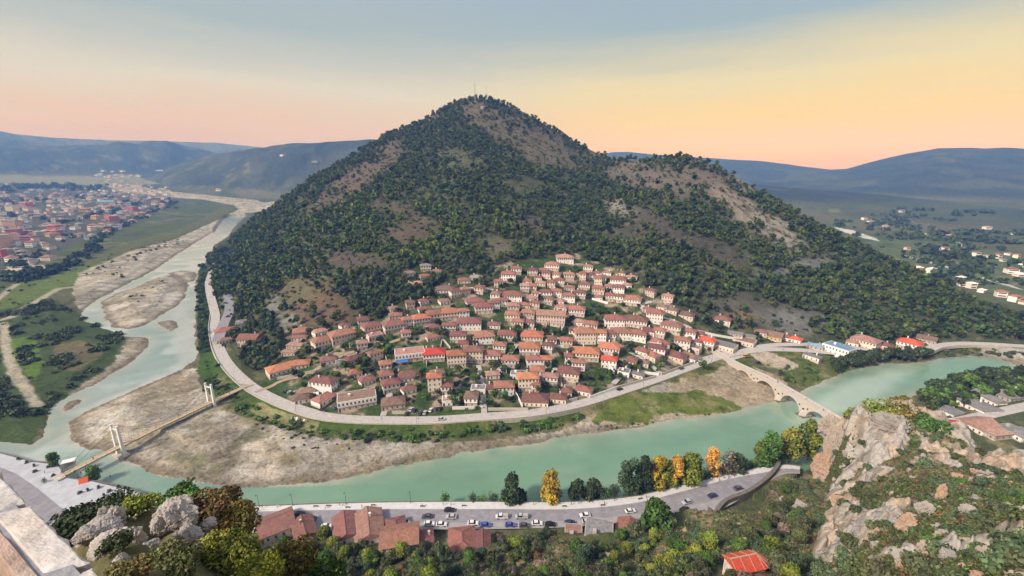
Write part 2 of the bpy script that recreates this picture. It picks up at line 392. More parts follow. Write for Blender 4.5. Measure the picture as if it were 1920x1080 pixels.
BARE = [(1010, 262, 120, 40, 22, (0.20, 0.15, 0.095)), (905, 207, 55, 16, 5, (0.20, 0.15, 0.095)), (800, 222, 22, 14, -30, (0.19, 0.14, 0.10)), (880, 300, 60, 12, 8, (0.15, 0.14, 0.07)), (680, 330, 75, 22, -40, (0.19, 0.13, 0.095)),
        (600, 390, 40, 12, -40, (0.17, 0.12, 0.085)), (1230, 335, 80, 32, 15, (0.21, 0.155, 0.125)), (1330, 340, 60, 30, 30, (0.20, 0.15, 0.12)), (1385, 392, 62, 26, 35, (0.40, 0.29, 0.23)), (1455, 432, 52, 20, 30, (0.42, 0.34, 0.28)),
        (1160, 388, 34, 16, 30, (0.36, 0.30, 0.25)), (590, 568, 48, 38, 0, (0.23, 0.135, 0.085)), (560, 545, 40, 22, 0, (0.20, 0.16, 0.09)), (610, 590, 60, 18, 0, (0.2, 0.125, 0.085)), (1460, 590, 150, 26, 8, (0.17, 0.14, 0.115)), (1520, 600, 90, 16, 5, (0.24, 0.21, 0.19)),
        (1390, 594, 28, 9, 0, (0.33, 0.20, 0.12)), (1500, 500, 80, 10, -12, (0.24, 0.21, 0.19)), (740, 395, 60, 14, 20, (0.16, 0.12, 0.075)), (660, 490, 50, 20, 10, (0.16, 0.11, 0.085)), (1050, 500, 30, 20, 0, (0.17, 0.13, 0.09)), (760, 440, 34, 14, 0, (0.16, 0.11, 0.08)),
        (1000, 420, 40, 18, 30, (0.15, 0.115, 0.085)), (1250, 430, 70, 20, 20, (0.13, 0.10, 0.08)), (985, 350, 34, 12, 0, (0.12, 0.11, 0.06)), (1340, 470, 60, 16, 20, (0.14, 0.11, 0.085)), (930, 470, 30, 22, 0, (0.2, 0.16, 0.10)), (1180, 440, 26, 16, 0, (0.12, 0.1, 0.07)),
        (1420, 285, 1, 1, 0, (0.2, 0.2, 0.2)), (545, 610, 14, 26, -25, (0.34, 0.30, 0.26)), (515, 575, 12, 20, -25, (0.30, 0.27, 0.23)), (1400, 350, 30, 14, 30, (0.3, 0.25, 0.21)), (1500, 620, 60, 8, 0, (0.24, 0.2, 0.17))]
BW = np.zeros(GX.shape)
for cx, cy, rx, ry, rot, c in BARE:
    c = tuple(v * k_ for v, k_ in zip(c, (0.62, 0.72, 0.72)))
    w = ell(cx, cy, rx, ry, rot) * HILL
    mixc(w, c); BW = np.maximum(BW, w)
    if c[0] > 0.17: mixc(w * sstep(0.05, 0.4, n2), (0.09, 0.07, 0.045))
# village soil, lanes and gardens
VPOLY = [(585, 640), (640, 612), (700, 598), (790, 575), (870, 562), (915, 540), (925, 500), (1000, 485), (1060, 472), (1115, 490), (1200, 530), (1270, 580), (1345, 620), (1350, 672), (1200, 724), (1060, 775), (700, 795), (520, 745), (470, 705), (560, 680)]
VIL = inpoly(PXX + 14 * n1, PYY + 8 * n2, VPOLY) * HILL * (GT < 0.55) * 1.0
mixc(VIL * sstep(-0.25, 0.15, n2), (0.11, 0.115, 0.06)); mixc(VIL * sstep(-0.1, 0.25, -n2 + 0.4 * n1), (0.05, 0.085, 0.028)); mixc(VIL * sstep(0.15, 0.35, n2), (0.29, 0.24, 0.18))
# castle hill: grass, soil and bare limestone
fo = (GF > 4.3) & (GR < 260)
mixc(fo * 1.0, (0.13, 0.125, 0.06)); mixc(fo * sstep(-0.1, 0.4, fbm(GX, GY, 12, 4, 51)), (0.27, 0.215, 0.13)); mixc(fo * sstep(0.1, 0.5, fbm(GX, GY, 17, 4, 52)), (0.09, 0.11, 0.045))
rk = fbm(GX, GY, 10, 5, 53)
mixc(fo * sstep(36, 46, GA) * sstep(0.02, 0.22, rk), (0.36, 0.325, 0.28)); mixc(fo * sstep(39, 44, GA) * sstep(0.15, 0.4, n4 + n2) * 0.7, (0.24, 0.175, 0.10))
def poly(pixels, c, warp=3.0, z=1.0, w=1.0, soft=None):
    if max(p[1] for p in pixels) < 545: ins = inpoly(PXX + 0.4 * warp * n2, PYY + 0.12 * warp * n1, pixels) & (GR > 500) & (GF < 6) & ~HILL & (GZ - ZV < 16)
    else: ins = inpoly(GX + warp * n2, GY + warp * n1, W(pixels, z)) & (GF < 6) & (~HILL | (GT < 0.1))
    mixc(ins * w, c)
    return ins
# left valley
poly([(-200, 420), (300, 395), (430, 372), (455, 380), (440, 402), (330, 450), (240, 478), (150, 515), (60, 560), (-60, 600)], (0.08, 0.10, 0.04), 8)
poly([(120, 500), (240, 455), (350, 425), (420, 385), (440, 390), (400, 415), (260, 470), (150, 515)], (0.105, 0.115, 0.048), 8)
mixc((GR > 450) * (GA < -30) * sstep(0, .35, fbm(GX, GY, 70, 5, 204)) * (COL[..., 1] > COL[..., 0] * 1.1) * .7, (0.06, 0.075, 0.035)); mixc((GR > 450) * (GA < -30) * sstep(.2, .45, fbm(GX, GY, 50, 5, 205)) * (COL[..., 1] > COL[..., 0] * 1.1) * .6, (0.17, 0.165, 0.085))
poly([(0, 560), (60, 525), (150, 505), (240, 480), (150, 530), (60, 570), (0, 590)], (0.11, 0.15, 0.04), 6)
GRV = [[(138, 545), (150, 515), (240, 475), (330, 450), (440, 400), (470, 392), (478, 388), (520, 384), (520, 398), (462, 402), (420, 425), (330, 485), (240, 532), (185, 560), (152, 585), (140, 565)],
       [(200, 348), (240, 344), (300, 357), (400, 367), (480, 375), (510, 385), (450, 397), (440, 385), (380, 374), (300, 368), (215, 357)],
       [(344, 691), (372, 690), (376, 725), (400, 750), (425, 778), (470, 790), (520, 806), (600, 828), (680, 834), (760, 837), (850, 832), (950, 824), (1050, 810), (1090, 790), (1130, 790), (1150, 806), (1150, 815), (1050, 832), (900, 862), (700, 900), (600, 918), (450, 930), (320, 910), (230, 868), (120, 835), (110, 790), (200, 740), (300, 700)],
       [(1200, 745), (1225, 722), (1262, 716), (1320, 700), (1360, 690), (1400, 700), (1440, 712), (1475, 748), (1430, 762), (1395, 772), (1380, 745), (1330, 735), (1260, 748)],
       [(240, 622), (300, 625), (290, 660), (245, 690), (190, 712), (140, 742), (120, 742), (180, 705), (215, 680), (235, 655)],
       [(180, 540), (380, 500), (380, 540), (340, 620), (240, 640), (180, 600)], [(100, 740), (180, 740), (170, 780), (100, 780)],
       [(1820, 650), (1990, 668), (1990, 720), (1880, 690), (1840, 670)]]
GM = np.zeros(GX.shape, bool)
for g in GRV: GM |= poly(g, (0.36, 0.335, 0.29), 3.0)
gm = GM * 1.0
mixc(gm * sstep(-0.1, 0.3, fbm(GX, GY, 45, 4, 61)), (0.45, 0.39, 0.30)); mixc(gm * sstep(0.15, 0.4, fbm(GX, GY, 38, 4, 62)) * 0.75, (0.25, 0.22, 0.15))
mixc(gm * sstep(0.12, 0.4, fbm(GX, GY, 26, 4, 63)) * 0.8, (0.52, 0.49, 0.43))
mixc(gm * ell(420, 850, 28, 50, 25, 0.4, 0.3), (0.15, 0.13, 0.095)); mixc(gm * ell(300, 735, 60, 30, -10, 0.4, 0.5) * 0.8, (0.23, 0.20, 0.13)); mixc(gm * ell(345, 720, 26, 26, 0) * 0.7, (0.33, 0.25, 0.16))
mixc(gm * sstep(0.35, 0.55, np.abs(fbm(GX * 0.6 + GY * 0.8, GY * 0.6 - GX * 0.8, 30, 3, 64)) * 1.6) * 0.5, (0.17, 0.15, 0.11))
strk = fbm((GX * 0.8 + GY * 0.6) * 0.35, (GY * 0.8 - GX * 0.6) * 1.6, 9, 4, 66)
mixc(gm * sstep(0.0, 0.35, strk) * 0.3, (0.45, 0.42, 0.37)); mixc(gm * sstep(0.1, 0.4, -strk) * 0.3, (0.19, 0.17, 0.125))
mixc(gm * sstep(0.30, 0.5, fbm(GX, GY, 12, 4, 67)) * 0.6, (0.12, 0.13, 0.06))
shore = (~WATER) & near & (DR < 9) & (dq > 14) & ~onfore
mixc(shore * sstep(9, 1, DR) * 0.8, (0.155, 0.125, 0.09))
# right of the village: the grass bank with its sandy patches
poly([(1080, 790), (1170, 765), (1250, 740), (1290, 705), (1380, 680), (1480, 720), (1470, 760), (1262, 790), (1150, 800)], (0.32, 0.265, 0.19), 6, w=1.0)
poly([(1115, 775), (1180, 752), (1250, 745), (1330, 742), (1385, 755), (1390, 770), (1262, 786), (1170, 797), (1130, 800)], (0.12, 0.15, 0.035), 13)
poly([(1090, 778), (1150, 752), (1230, 722), (1290, 700), (1340, 684), (1370, 684), (1330, 705), (1250, 728), (1200, 745), (1120, 780)], (0.125, 0.135, 0.045), 10)
poly([(1355, 678), (1385, 675), (1420, 700), (1400, 705)], (0.08, 0.12, 0.03), 2)
poly([(1405, 668), (1470, 700), (1510, 735), (1560, 706), (1600, 690), (1560, 672), (1500, 660)], (0.10, 0.12, 0.04), 3)
poly([(1395, 666), (1430, 664), (1470, 676), (1500, 690), (1480, 698), (1440, 692)], (0.42, 0.35, 0.28), 1)
poly([(600, 796), (1100, 770), (1090, 785), (1000, 805), (850, 826), (700, 830), (600, 822), (520, 803), (450, 770), (430, 745), (470, 750), (540, 775)], (0.07, 0.105, 0.028), 2)
poly([(490, 762), (545, 785), (600, 800), (590, 815), (520, 800), (470, 775)], (0.22, 0.21, 0.10), 2)
poly([(372, 660), (405, 660), (450, 712), (462, 735), (430, 748), (395, 745), (374, 700)], (0.055, 0.10, 0.025), 2)
poly([(372, 500), (392, 490), (386, 530), (396, 600), (402, 660), (372, 662), (370, 600)], (0.035, 0.055, 0.022), 2)
bank = near & ~WATER & (DR < 60) & ~onfore & (GX > -230) & ~HILL
mixc(bank * sstep(0.12, 0.45, fbm(GX, GY, 11, 5, 68)) * 0.7, (0.23, 0.20, 0.11)); mixc(bank * sstep(0.1, 0.4, fbm(GX, GY, 6, 4, 69)) * 0.55 * (COL[..., 1] > COL[..., 0]), (0.05, 0.08, 0.02))
# scrub on the left bank and its tracks
poly([(-90, 600), (30, 580), (90, 560), (150, 590), (230, 625), (235, 650), (215, 680), (180, 705), (130, 735), (95, 765), (85, 800), (60, 830), (-90, 826)], (0.06, 0.085, 0.032), 6)
poly([(20, 640), (60, 635), (85, 680), (60, 720), (25, 690)], (0.10, 0.16, 0.03), 5)
poly([(100, 650), (160, 640), (200, 660), (150, 700), (110, 700)], (0.13, 0.115, 0.065), 6)
for tr, wd in (([(0, 605), (20, 600), (60, 575), (110, 545), (150, 540), (200, 520)], 4.0), ([(8, 610), (12, 650), (20, 690), (45, 730), (70, 760)], 3.2), ([(60, 500), (70, 510), (20, 545), (-20, 580)], 3.0), ([(50, 520), (85, 505), (75, 500)], 4)):
    dd = dist_line(GX, GY, W(tr)) + 2 * n2
    mixc((1 - sstep(wd * 0.6, wd * 1.2, dd)) * (GR > 150), (0.36, 0.33, 0.25))
poly([(-300, 345), (0, 345), (330, 372), (290, 400), (200, 430), (120, 470), (60, 500), (-200, 540)], (0.085, 0.09, 0.065), 12)
poly([(20, 490), (40, 478), (75, 470), (80, 478), (60, 500), (30, 508), (10, 508)], (0.5, 0.44, 0.34), 2)
poly([(-200, 330), (0, 328), (260, 332), (300, 345), (210, 348), (0, 342), (-200, 345)], (0.20, 0.20, 0.11), 12)
# right valley
poly([(1600, 440), (1700, 450), (1920, 480), (2100, 500), (2100, 640), (1700, 500)], (0.10, 0.13, 0.065), 10)
for k in range(26):
    qx = 1560 + (k * 97) % 420; qy = 395 + (k * 53) % 110 + (qx - 1560) * 0.12
    sgrow = 10 + (k * 31) % 26
    poly([(qx - sgrow, qy - 3), (qx + sgrow, qy - 5), (qx + sgrow + 8, qy + 3), (qx - sgrow + 6, qy + 4)], [(0.16, 0.16, 0.08), (0.07, 0.10, 0.045), (0.22, 0.20, 0.13), (0.11, 0.14, 0.06)][k % 4], 10, w=0.8)
poly([(1560, 425), (1600, 432), (1640, 446), (1650, 452), (1625, 448), (1585, 436)], (0.5, 0.5, 0.46), 3)
poly([(1690, 480), (1720, 486), (1800, 505), (1860, 525), (1900, 540), (1920, 548), (1890, 540), (1850, 529), (1795, 510), (1720, 491)], (0.45, 0.45, 0.42), 2)
COL *= (1 + 0.34 * n4 + 0.22 * n2)[..., None]
spk = sstep(.25, .6, fbm(GX, GY, 1.6, 2, 49)) * gm
COL *= (1 - .45 * spk)[..., None]
COL = np.clip(COL, 0.01, 0.7)

# ---------------------------------------------------------------- materials
MAT = {}
def newmat(name, color=(0.5, 0.5, 0.5), rough=0.9, spec=0.2, var=0.15, scale=3.0, bump=0.0, bscale=None, objvar=0.0, hue=0.0, metal=0.0, attr=None, sub=None, coord='Object', detail=4, color2=None, two=0.5):
    m = bpy.data.materials.new(name); m.use_nodes = True
    nt = m.node_tree; N, L = nt.nodes, nt.links
    b = N['Principled BSDF']; b.inputs['Roughness'].default_value = rough; b.inputs['Specular IOR Level'].default_value = spec; b.inputs['Metallic'].default_value = metal
    t = N.new('ShaderNodeTexCoord')
    n = N.new('ShaderNodeTexNoise'); n.inputs['Scale'].default_value = scale; n.inputs['Detail'].default_value = detail
    L.new(t.outputs[coord], n.inputs['Vector'])
    if attr:
        a = N.new('ShaderNodeAttribute'); a.attribute_name = attr; src = a.outputs['Color']
    elif color2:
        mm = N.new('ShaderNodeMix'); mm.data_type = 'RGBA'; mm.inputs['A'].default_value = (*color, 1); mm.inputs['B'].default_value = (*color2, 1)
        n2_ = N.new('ShaderNodeTexNoise'); n2_.inputs['Scale'].default_value = scale * 0.37; n2_.inputs['Detail'].default_value = 5; L.new(t.outputs[coord], n2_.inputs['Vector'])
        r2 = N.new('ShaderNodeMapRange'); L.new(n2_.outputs['Fac'], r2.inputs['Value']); r2.inputs['From Min'].default_value = two - 0.12; r2.inputs['From Max'].default_value = two + 0.12
        L.new(r2.outputs[0], mm.inputs['Factor']); src = mm.outputs['Result']
    else:
        c = N.new('ShaderNodeRGB'); c.outputs[0].default_value = (*color, 1); src = c.outputs[0]
    mr = N.new('ShaderNodeMapRange'); L.new(n.outputs['Fac'], mr.inputs['Value'])
    mr.inputs['From Min'].default_value = 0.25; mr.inputs['From Max'].default_value = 0.75
    mr.inputs['To Min'].default_value = 1 - var; mr.inputs['To Max'].default_value = 1 + var
    hs = N.new('ShaderNodeHueSaturation'); L.new(src, hs.inputs['Color']); L.new(mr.outputs[0], hs.inputs['Value'])
    if objvar or hue:
        oi = N.new('ShaderNodeObjectInfo')
        m1 = N.new('ShaderNodeMapRange'); L.new(oi.outputs['Random'], m1.inputs['Value']); m1.inputs['To Min'].default_value = 1 - objvar; m1.inputs['To Max'].default_value = 1 + objvar
        m2 = N.new('ShaderNodeMath'); m2.operation = 'MULTIPLY'; L.new(mr.outputs[0], m2.inputs[0]); L.new(m1.outputs[0], m2.inputs[1]); L.new(m2.outputs[0], hs.inputs['Value'])
        fr = N.new('ShaderNodeMath'); fr.operation = 'MULTIPLY'; L.new(oi.outputs['Random'], fr.inputs[0]); fr.inputs[1].default_value = 7.31
        f2 = N.new('ShaderNodeMath'); f2.operation = 'FRACT'; L.new(fr.outputs[0], f2.inputs[0])
        m3 = N.new('ShaderNodeMapRange'); L.new(f2.outputs[0], m3.inputs['Value']); m3.inputs['To Min'].default_value = 0.5 - hue; m3.inputs['To Max'].default_value = 0.5 + hue
        L.new(m3.outputs[0], hs.inputs['Hue'])
    L.new(hs.outputs[0], b.inputs['Base Color'])
    if bump:
        bn = N.new('ShaderNodeTexNoise'); bn.inputs['Scale'].default_value = bscale or scale * 2; bn.inputs['Detail'].default_value = 8; L.new(t.outputs[coord], bn.inputs['Vector'])
        bp = N.new('ShaderNodeBump'); bp.inputs['Strength'].default_value = bump; bp.inputs['Distance'].default_value = 0.5 / (bscale or scale * 2); L.new(bn.outputs['Fac'], bp.inputs['Height'])
        L.new(bp.outputs[0], b.inputs['Normal'])
    MAT[name] = m
    return m
newmat('land', attr='landcover_and_haze', rough=1.0, spec=0.05, var=0.38, scale=0.8, bump=0.8, bscale=1.1, detail=9)

class MB:
    def __init__(s): s.v = []; s.f = []; s.m = []; s.M = Matrix.Identity(4)
    def face(s, pts, mi=0):
        i = len(s.v)
        for p in pts: s.v.append(tuple(s.M @ Vector(p)))
        s.f.append(tuple(range(i, i + len(pts)))); s.m.append(mi)
    def box(s, x0, x1, y0, y1, z0, z1, mi=0, skip=''):
        i = len(s.v)
        for p in ((x0, y0, z0), (x1, y0, z0), (x1, y1, z0), (x0, y1, z0), (x0, y0, z1), (x1, y0, z1), (x1, y1, z1), (x0, y1, z1)): s.v.append(tuple(s.M @ Vector(p)))
        for f in ((0, 3, 2, 1), (4, 5, 6, 7), (0, 1, 5, 4), (1, 2, 6, 5), (2, 3, 7, 6), (3, 0, 4, 7)):
            s.f.append(tuple(i + k for k in f)); s.m.append(mi)
    def tube(s, a, b, r0, r1=None, n=6, mi=0, cap=True):
        a = Vector(a); b = Vector(b); r1 = r0 if r1 is None else r1
        d = (b - a).normalized(); u = d.orthogonal().normalized(); w = d.cross(u)
        i = len(s.v)
        for c, rr in ((a, r0), (b, r1)):
            for k in range(n):
                t = 2 * math.pi * k / n
                s.v.append(tuple(s.M @ (c + (u * math.cos(t) + w * math.sin(t)) * rr)))
        for k in range(n): s.f.append((i + k, i + (k + 1) % n, i + n + (k + 1) % n, i + n + k)); s.m.append(mi)
        if cap: s.f.append(tuple(i + n + k for k in range(n))); s.m.append(mi); s.f.append(tuple(i + n - 1 - k for k in range(n))); s.m.append(mi)
    def loft(s, rings, mi=0, cap=True):
        i = len(s.v); n = len(rings[0])
        for rg in rings:
            for p in rg: s.v.append(tuple(s.M @ Vector(p)))
        for a in range(len(rings) - 1):
            for k in range(n): s.f.append((i + a * n + k, i + a * n + (k + 1) % n, i + (a + 1) * n + (k + 1) % n, i + (a + 1) * n + k)); s.m.append(mi)
        if cap:
            s.f.append(tuple(i + n - 1 - k for k in range(n))); s.m.append(mi)
            s.f.append(tuple(i + (len(rings) - 1) * n + k for k in range(n))); s.m.append(mi)
    def build(s, name, mats, parent=None, smooth=False):
        me = bpy.data.meshes.new(name); me.from_pydata(s.v, [], s.f)
        if not isinstance(mats, (list, tuple)): mats = [mats]
        for m in mats: me.materials.append(MAT[m] if isinstance(m, str) else m)
        if any(s.m): me.polygons.foreach_set('material_index', s.m)
        if smooth: me.polygons.foreach_set('use_smooth', [True] * len(s.f))
        me.update()
        o = bpy.data.objects.new(name, me); scene.collection.objects.link(o)
        if parent is not None: o.parent = parent
        return o
def tag(o, label=None, cat=None, group=None, kind=None):
    if label: o['label'] = label
    if cat: o['category'] = cat
    if group: o['group'] = group
    if kind: o['kind'] = kind
    return o
def empty(name, loc, rz=0.0, label=None, cat=None, group=None, scale=None):
    o = bpy.data.objects.new(name, None); o.location = loc; o.rotation_euler = (0, 0, rz)
    if scale: o.scale = (scale,) * 3
    scene.collection.objects.link(o)
    return tag(o, label, cat, group)
def copy_tree(o, parent=None):
    c = o.copy(); scene.collection.objects.link(c)
    if parent is not None: c.parent = parent
    for ch in list(o.children): copy_tree(ch, c)
    return c
def np_mesh(name, verts, quads, mat, smooth=False):
    me = bpy.data.meshes.new(name)
    nv, nf = len(verts), len(quads); k = quads.shape[1]
    me.vertices.add(nv); me.vertices.foreach_set('co', verts.astype(np.float32).ravel())
    me.loops.add(nf * k); me.loops.foreach_set('vertex_index', quads.astype(np.int32).ravel())
    me.polygons.add(nf); me.polygons.foreach_set('loop_start', np.arange(0, nf * k, k, dtype=np.int32))
    try: me.polygons.foreach_set('loop_total', np.full(nf, k, dtype=np.int32))
    except Exception: pass
    if smooth: me.polygons.foreach_set('use_smooth', np.ones(nf, bool))
    me.materials.append(MAT[mat]); me.update(calc_edges=True)
    return me
def link(name, me, parent=None):
    o = bpy.data.objects.new(name, me); scene.collection.objects.link(o)
    if parent is not None: o.parent = parent
    return o

# ---------------------------------------------------------------- ground
nr, na = GX.shape
vv = np.stack([GX, GY, GZ], -1).reshape(-1, 3)
ii = np.arange(nr * na).reshape(nr, na)
q = np.stack([ii[:-1, :-1], ii[:-1, 1:], ii[1:, 1:], ii[1:, :-1]], -1).reshape(-1, 4)
q = q[:, ::-1]
gme = np_mesh('ground', vv, q, 'land', smooth=True)
ca = gme.color_attributes.new('landcover_and_haze', 'FLOAT_COLOR', 'POINT')
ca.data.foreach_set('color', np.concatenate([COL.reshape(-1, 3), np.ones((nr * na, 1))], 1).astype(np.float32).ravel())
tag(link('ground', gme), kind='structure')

# river surface
m = bpy.data.materials.new('river_water'); m.use_nodes = True; MAT['river_water'] = m
N, L = m.node_tree.nodes, m.node_tree.links; b = N['Principled BSDF']
t_ = N.new('ShaderNodeTexCoord'); n_ = N.new('ShaderNodeTexNoise'); n_.inputs['Scale'].default_value = 0.018; n_.inputs['Detail'].default_value = 5; L.new(t_.outputs['Object'], n_.inputs['Vector'])
sx = N.new('ShaderNodeSeparateXYZ'); L.new(t_.outputs['Object'], sx.inputs[0])
at_ = N.new('ShaderNodeAttribute'); at_.attribute_name = 'silt_and_glare'
hs = N.new('ShaderNodeHueSaturation'); L.new(at_.outputs['Color'], hs.inputs['Color'])
mr = N.new('ShaderNodeMapRange'); L.new(n_.outputs['Fac'], mr.inputs['Value']); mr.inputs['From Min'].default_value = 0.3; mr.inputs['From Max'].default_value = 0.7; mr.inputs['To Min'].default_value = 0.86; mr.inputs['To Max'].default_value = 1.12; L.new(mr.outputs[0], hs.inputs['Value'])
L.new(hs.outputs[0], b.inputs['Base Color']); b.inputs['Roughness'].default_value = 0.06; b.inputs['IOR'].default_value = 1.5; b.inputs['Specular IOR Level'].default_value = 0.5
mpw = N.new('ShaderNodeMapping'); mpw.inputs['Scale'].default_value = (0.5, 1.3, 1); L.new(t_.outputs['Object'], mpw.inputs[0])
n2w = N.new('ShaderNodeTexNoise'); n2w.inputs['Scale'].default_value = 0.8; n2w.inputs['Detail'].default_value = 6; L.new(mpw.outputs[0], n2w.inputs['Vector'])
n_.inputs['Detail'].default_value = 9; n_.inputs['Roughness'].default_value = 0.65
bp = N.new('ShaderNodeBump'); bp.inputs['Strength'].default_value = 0.2; bp.inputs['Distance'].default_value = 0.3; L.new(n2w.outputs['Fac'], bp.inputs['Height']); L.new(bp.outputs[0], b.inputs['Normal'])
wcol = np.zeros(GX.shape + (3,)); kx = sstep(-300, -40, GX)[..., None]
wcol[...] = np.array((.27, .335, .305)) * (1 - kx) + np.array((.155, .285, .185)) * kx
def wmix(w, c): wcol[...] = wcol * (1 - np.clip(w, 0, 1)[..., None]) + np.array(c) * np.clip(w, 0, 1)[..., None]
flow = fbm(GX * .35 + GY * .2, GY * 1.0 - GX * .35, 16, 5, 201); flow2 = fbm(GX, GY, 55, 4, 202)
wmix(sstep(0, .45, flow2) * .4, (.135, .25, .17)); wmix(sstep(.05, .5, flow) * .4, (.28, .37, .29)); wmix(sstep(.05, .5, -flow) * .35, (.11, .21, .15))
shal = np.where(dq > 16, np.exp(-DR / 5.0), 0); wmix(shal * (.75 + .8 * n2), (.36, .35, .27))
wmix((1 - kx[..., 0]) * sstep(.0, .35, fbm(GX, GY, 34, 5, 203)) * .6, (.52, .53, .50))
wmix(ell(345, 630, 20, 60, -10, .5, .5) * .8, (.40, .40, .36)); wmix(ell(1600, 745, 110, 26, -25, .5, .4) * .5, (.52, .58, .50))  # second patch: sky reflection beyond the stone bridge, painted into the water colour
wm = near & (WATER | (DR < 5)); iw = np.arange(GX.size).reshape(GX.shape)
qw = np.stack([iw[:-1, :-1], iw[:-1, 1:], iw[1:, 1:], iw[1:, :-1]], -1).reshape(-1, 4)[:, ::-1]
qw = qw[wm.reshape(-1)[qw].any(1)]; uw = np.unique(qw); rm = np.zeros(GX.size, np.int64); rm[uw] = np.arange(len(uw))
wme = np_mesh('river', np.stack([GX.reshape(-1)[uw], GY.reshape(-1)[uw], np.zeros(len(uw))], 1), rm[qw], 'river_water', smooth=True)
ca_ = wme.color_attributes.new('silt_and_glare', 'FLOAT_COLOR', 'POINT'); ca_.data.foreach_set('color', np.concatenate([wcol.reshape(-1, 3)[uw], np.ones((len(uw), 1))], 1).astype(np.float32).ravel())
tag(link('river', wme), kind='structure')

# ---------------------------------------------------------------- limestone of the spur: ribs that break through the slope
def worley(x, y, s, seed=0):
    X = x / s; Y = y / s; ix = np.floor(X).astype(np.int64); iy = np.floor(Y).astype(np.int64)
    f1 = np.full(X.shape, 9.0); f2 = np.full(X.shape, 9.0); val = np.zeros(X.shape)
    for a in (-1, 0, 1):
        for b in (-1, 0, 1):
            cx = ix + a; cy = iy + b; px = cx + hash2(cx, cy, seed + 1); py = cy + hash2(cx, cy, seed + 2); d = np.hypot(px - X, py - Y)
            n = d < f1; f2 = np.where(n, f1, np.minimum(f2, d)); val = np.where(n, hash2(cx, cy, seed + 3), val); f1 = np.where(n, d, f1)
    return f1, f2, val
def crag_height(x, y):
    """how far the bare rock stands out of the slope (negative: buried)"""
    a = np.degrees(np.arctan2(x, y)); r_ = np.hypot(x, y)
    u = x * 0.55 + y * 0.83; v = -x * 0.83 + y * 0.55
    m = fbm(u * 0.55 + 300, v * 1.25, 15, 4, 151) + 0.35 * fbm(x, y, 45, 3, 152)
    wu = u + 2.0 * fbm(x, y, 6, 3, 153); wv = v + 2.0 * fbm(x, y, 6, 3, 154)
    f1, f2, c = worley(wu * 0.8, wv * 1.2, 4.6, 160); g1, g2, c2 = worley(wu * 0.8, wv * 1.2, 1.7, 170); h1, h2, c3 = worley(wu, wv, 0.75, 180)
    h = (m + 0.03) * 13
    h = np.minimum(h, 3.0 + 2.5 * m) - 2.2 * (1 - sstep(42.2, 44.5, a)) * sstep(-.3, .3, fbm(x, y, 9, 3, 156))
    h = h + (c - .5) * 3.4 + (c2 - .5) * 1.3 + (c3 - .5) * .45 - 1.0 * (1 - sstep(0, .22, f2 - f1)) - .4 * (1 - sstep(0, .2, g2 - g1)) + 0.5 * (0.3 - np.abs(fbm(x, y, 2.2, 4, 155)))
    edge = sstep(39.6, 41.0, a) * (1 - sstep(60, 63, a)) * sstep(84, 96, r_) * (1 - sstep(244, 256, r_))
    return h * edge - 6 * (1 - edge)
def gsample(G, x, y):
    a = np.degrees(np.arctan2(x, y)); r_ = np.hypot(x, y)
    i = np.clip(np.searchsorted(RS, r_) - 1, 0, len(RS) - 2); j = np.clip(np.searchsorted(AZ, a) - 1, 0, len(AZ) - 2)
    u = np.clip((r_ - RS[i]) / (RS[i + 1] - RS[i]), 0, 1); v = np.clip((a - AZ[j]) / (AZ[j + 1] - AZ[j]), 0, 1)
    return (G[i, j] * (1 - v) + G[i, j + 1] * v) * (1 - u) + (G[i + 1, j] * (1 - v) + G[i + 1, j + 1] * v) * u
newmat('crag_rock', attr='tint', rough=0.95, spec=0.1, var=0.25, scale=1.1, bump=0.8, bscale=3.0, detail=9)
ca1 = np.arange(39.2, 62, 0.125); cr1 = np.arange(84, 258, 0.42)
A2, R2 = np.meshgrid(ca1, cr1); X2 = R2 * np.sin(np.radians(A2)); Y2 = R2 * np.cos(np.radians(A2)); C2 = crag_height(X2, Y2)
Z2 = gsample(GZ, X2, Y2) + np.maximum(C2, -2.5) - 0.15
X2 = X2 + 0.7 * fbm(Y2, Z2 * 2, 3, 3, 190); Y2 = Y2 + 0.7 * fbm(X2, Z2 * 2, 3, 3, 191)
ii = np.arange(X2.size).reshape(X2.shape); q = np.stack([ii[:-1, :-1], ii[:-1, 1:], ii[1:, 1:], ii[1:, :-1]], -1).reshape(-1, 4)[:, ::-1]
keepf = (C2.reshape(-1)[q] > -0.9).any(1); q = q[keepf]
used = np.unique(q); remap = np.zeros(X2.size, np.int64); remap[used] = np.arange(len(used)); q = remap[q]
vv = np.stack([X2, Y2, Z2], -1).reshape(-1, 3)[used]
cme = np_mesh('limestone_ridge', vv, q, 'crag_rock')
k1 = sstep(-.1, .3, fbm(X2, Y2, 18, 4, 192))[..., None]; k2 = sstep(.05, .35, fbm(X2, Y2, 7, 4, 193))[..., None]; k3 = sstep(.1, .4, fbm(X2, Y2, 3, 4, 194))[..., None]
cc_ = np.array((.40, .375, .34)) * (1 - k1) + np.array((.44, .36, .275)) * k1; cc_ = cc_ * (1 - .6 * k2) + np.array((.46, .33, .22)) * .6 * k2; cc_ = cc_ * (1 - .75 * k3) + np.array((.19, .165, .13)) * .75 * k3
ca_ = cme.color_attributes.new('tint', 'FLOAT_COLOR', 'POINT'); ca_.data.foreach_set('color', np.concatenate([cc_.reshape(-1, 3)[used], np.ones((len(used), 1))], 1).astype(np.float32).ravel())
tag(link('limestone_ridge', cme), 'broken grey and tan limestone ribs running over the right-hand spur', 'rock ridge')

def crag_at(x, y):
    a = math.degrees(math.atan2(x, y)); r_ = math.hypot(x, y)
    if not (ca1[0] < a < ca1[-1] and cr1[0] < r_ < cr1[-1]): return -6.0
    return float(C2[int((r_ - cr1[0]) / 0.42), int((a - ca1[0]) / 0.125)])
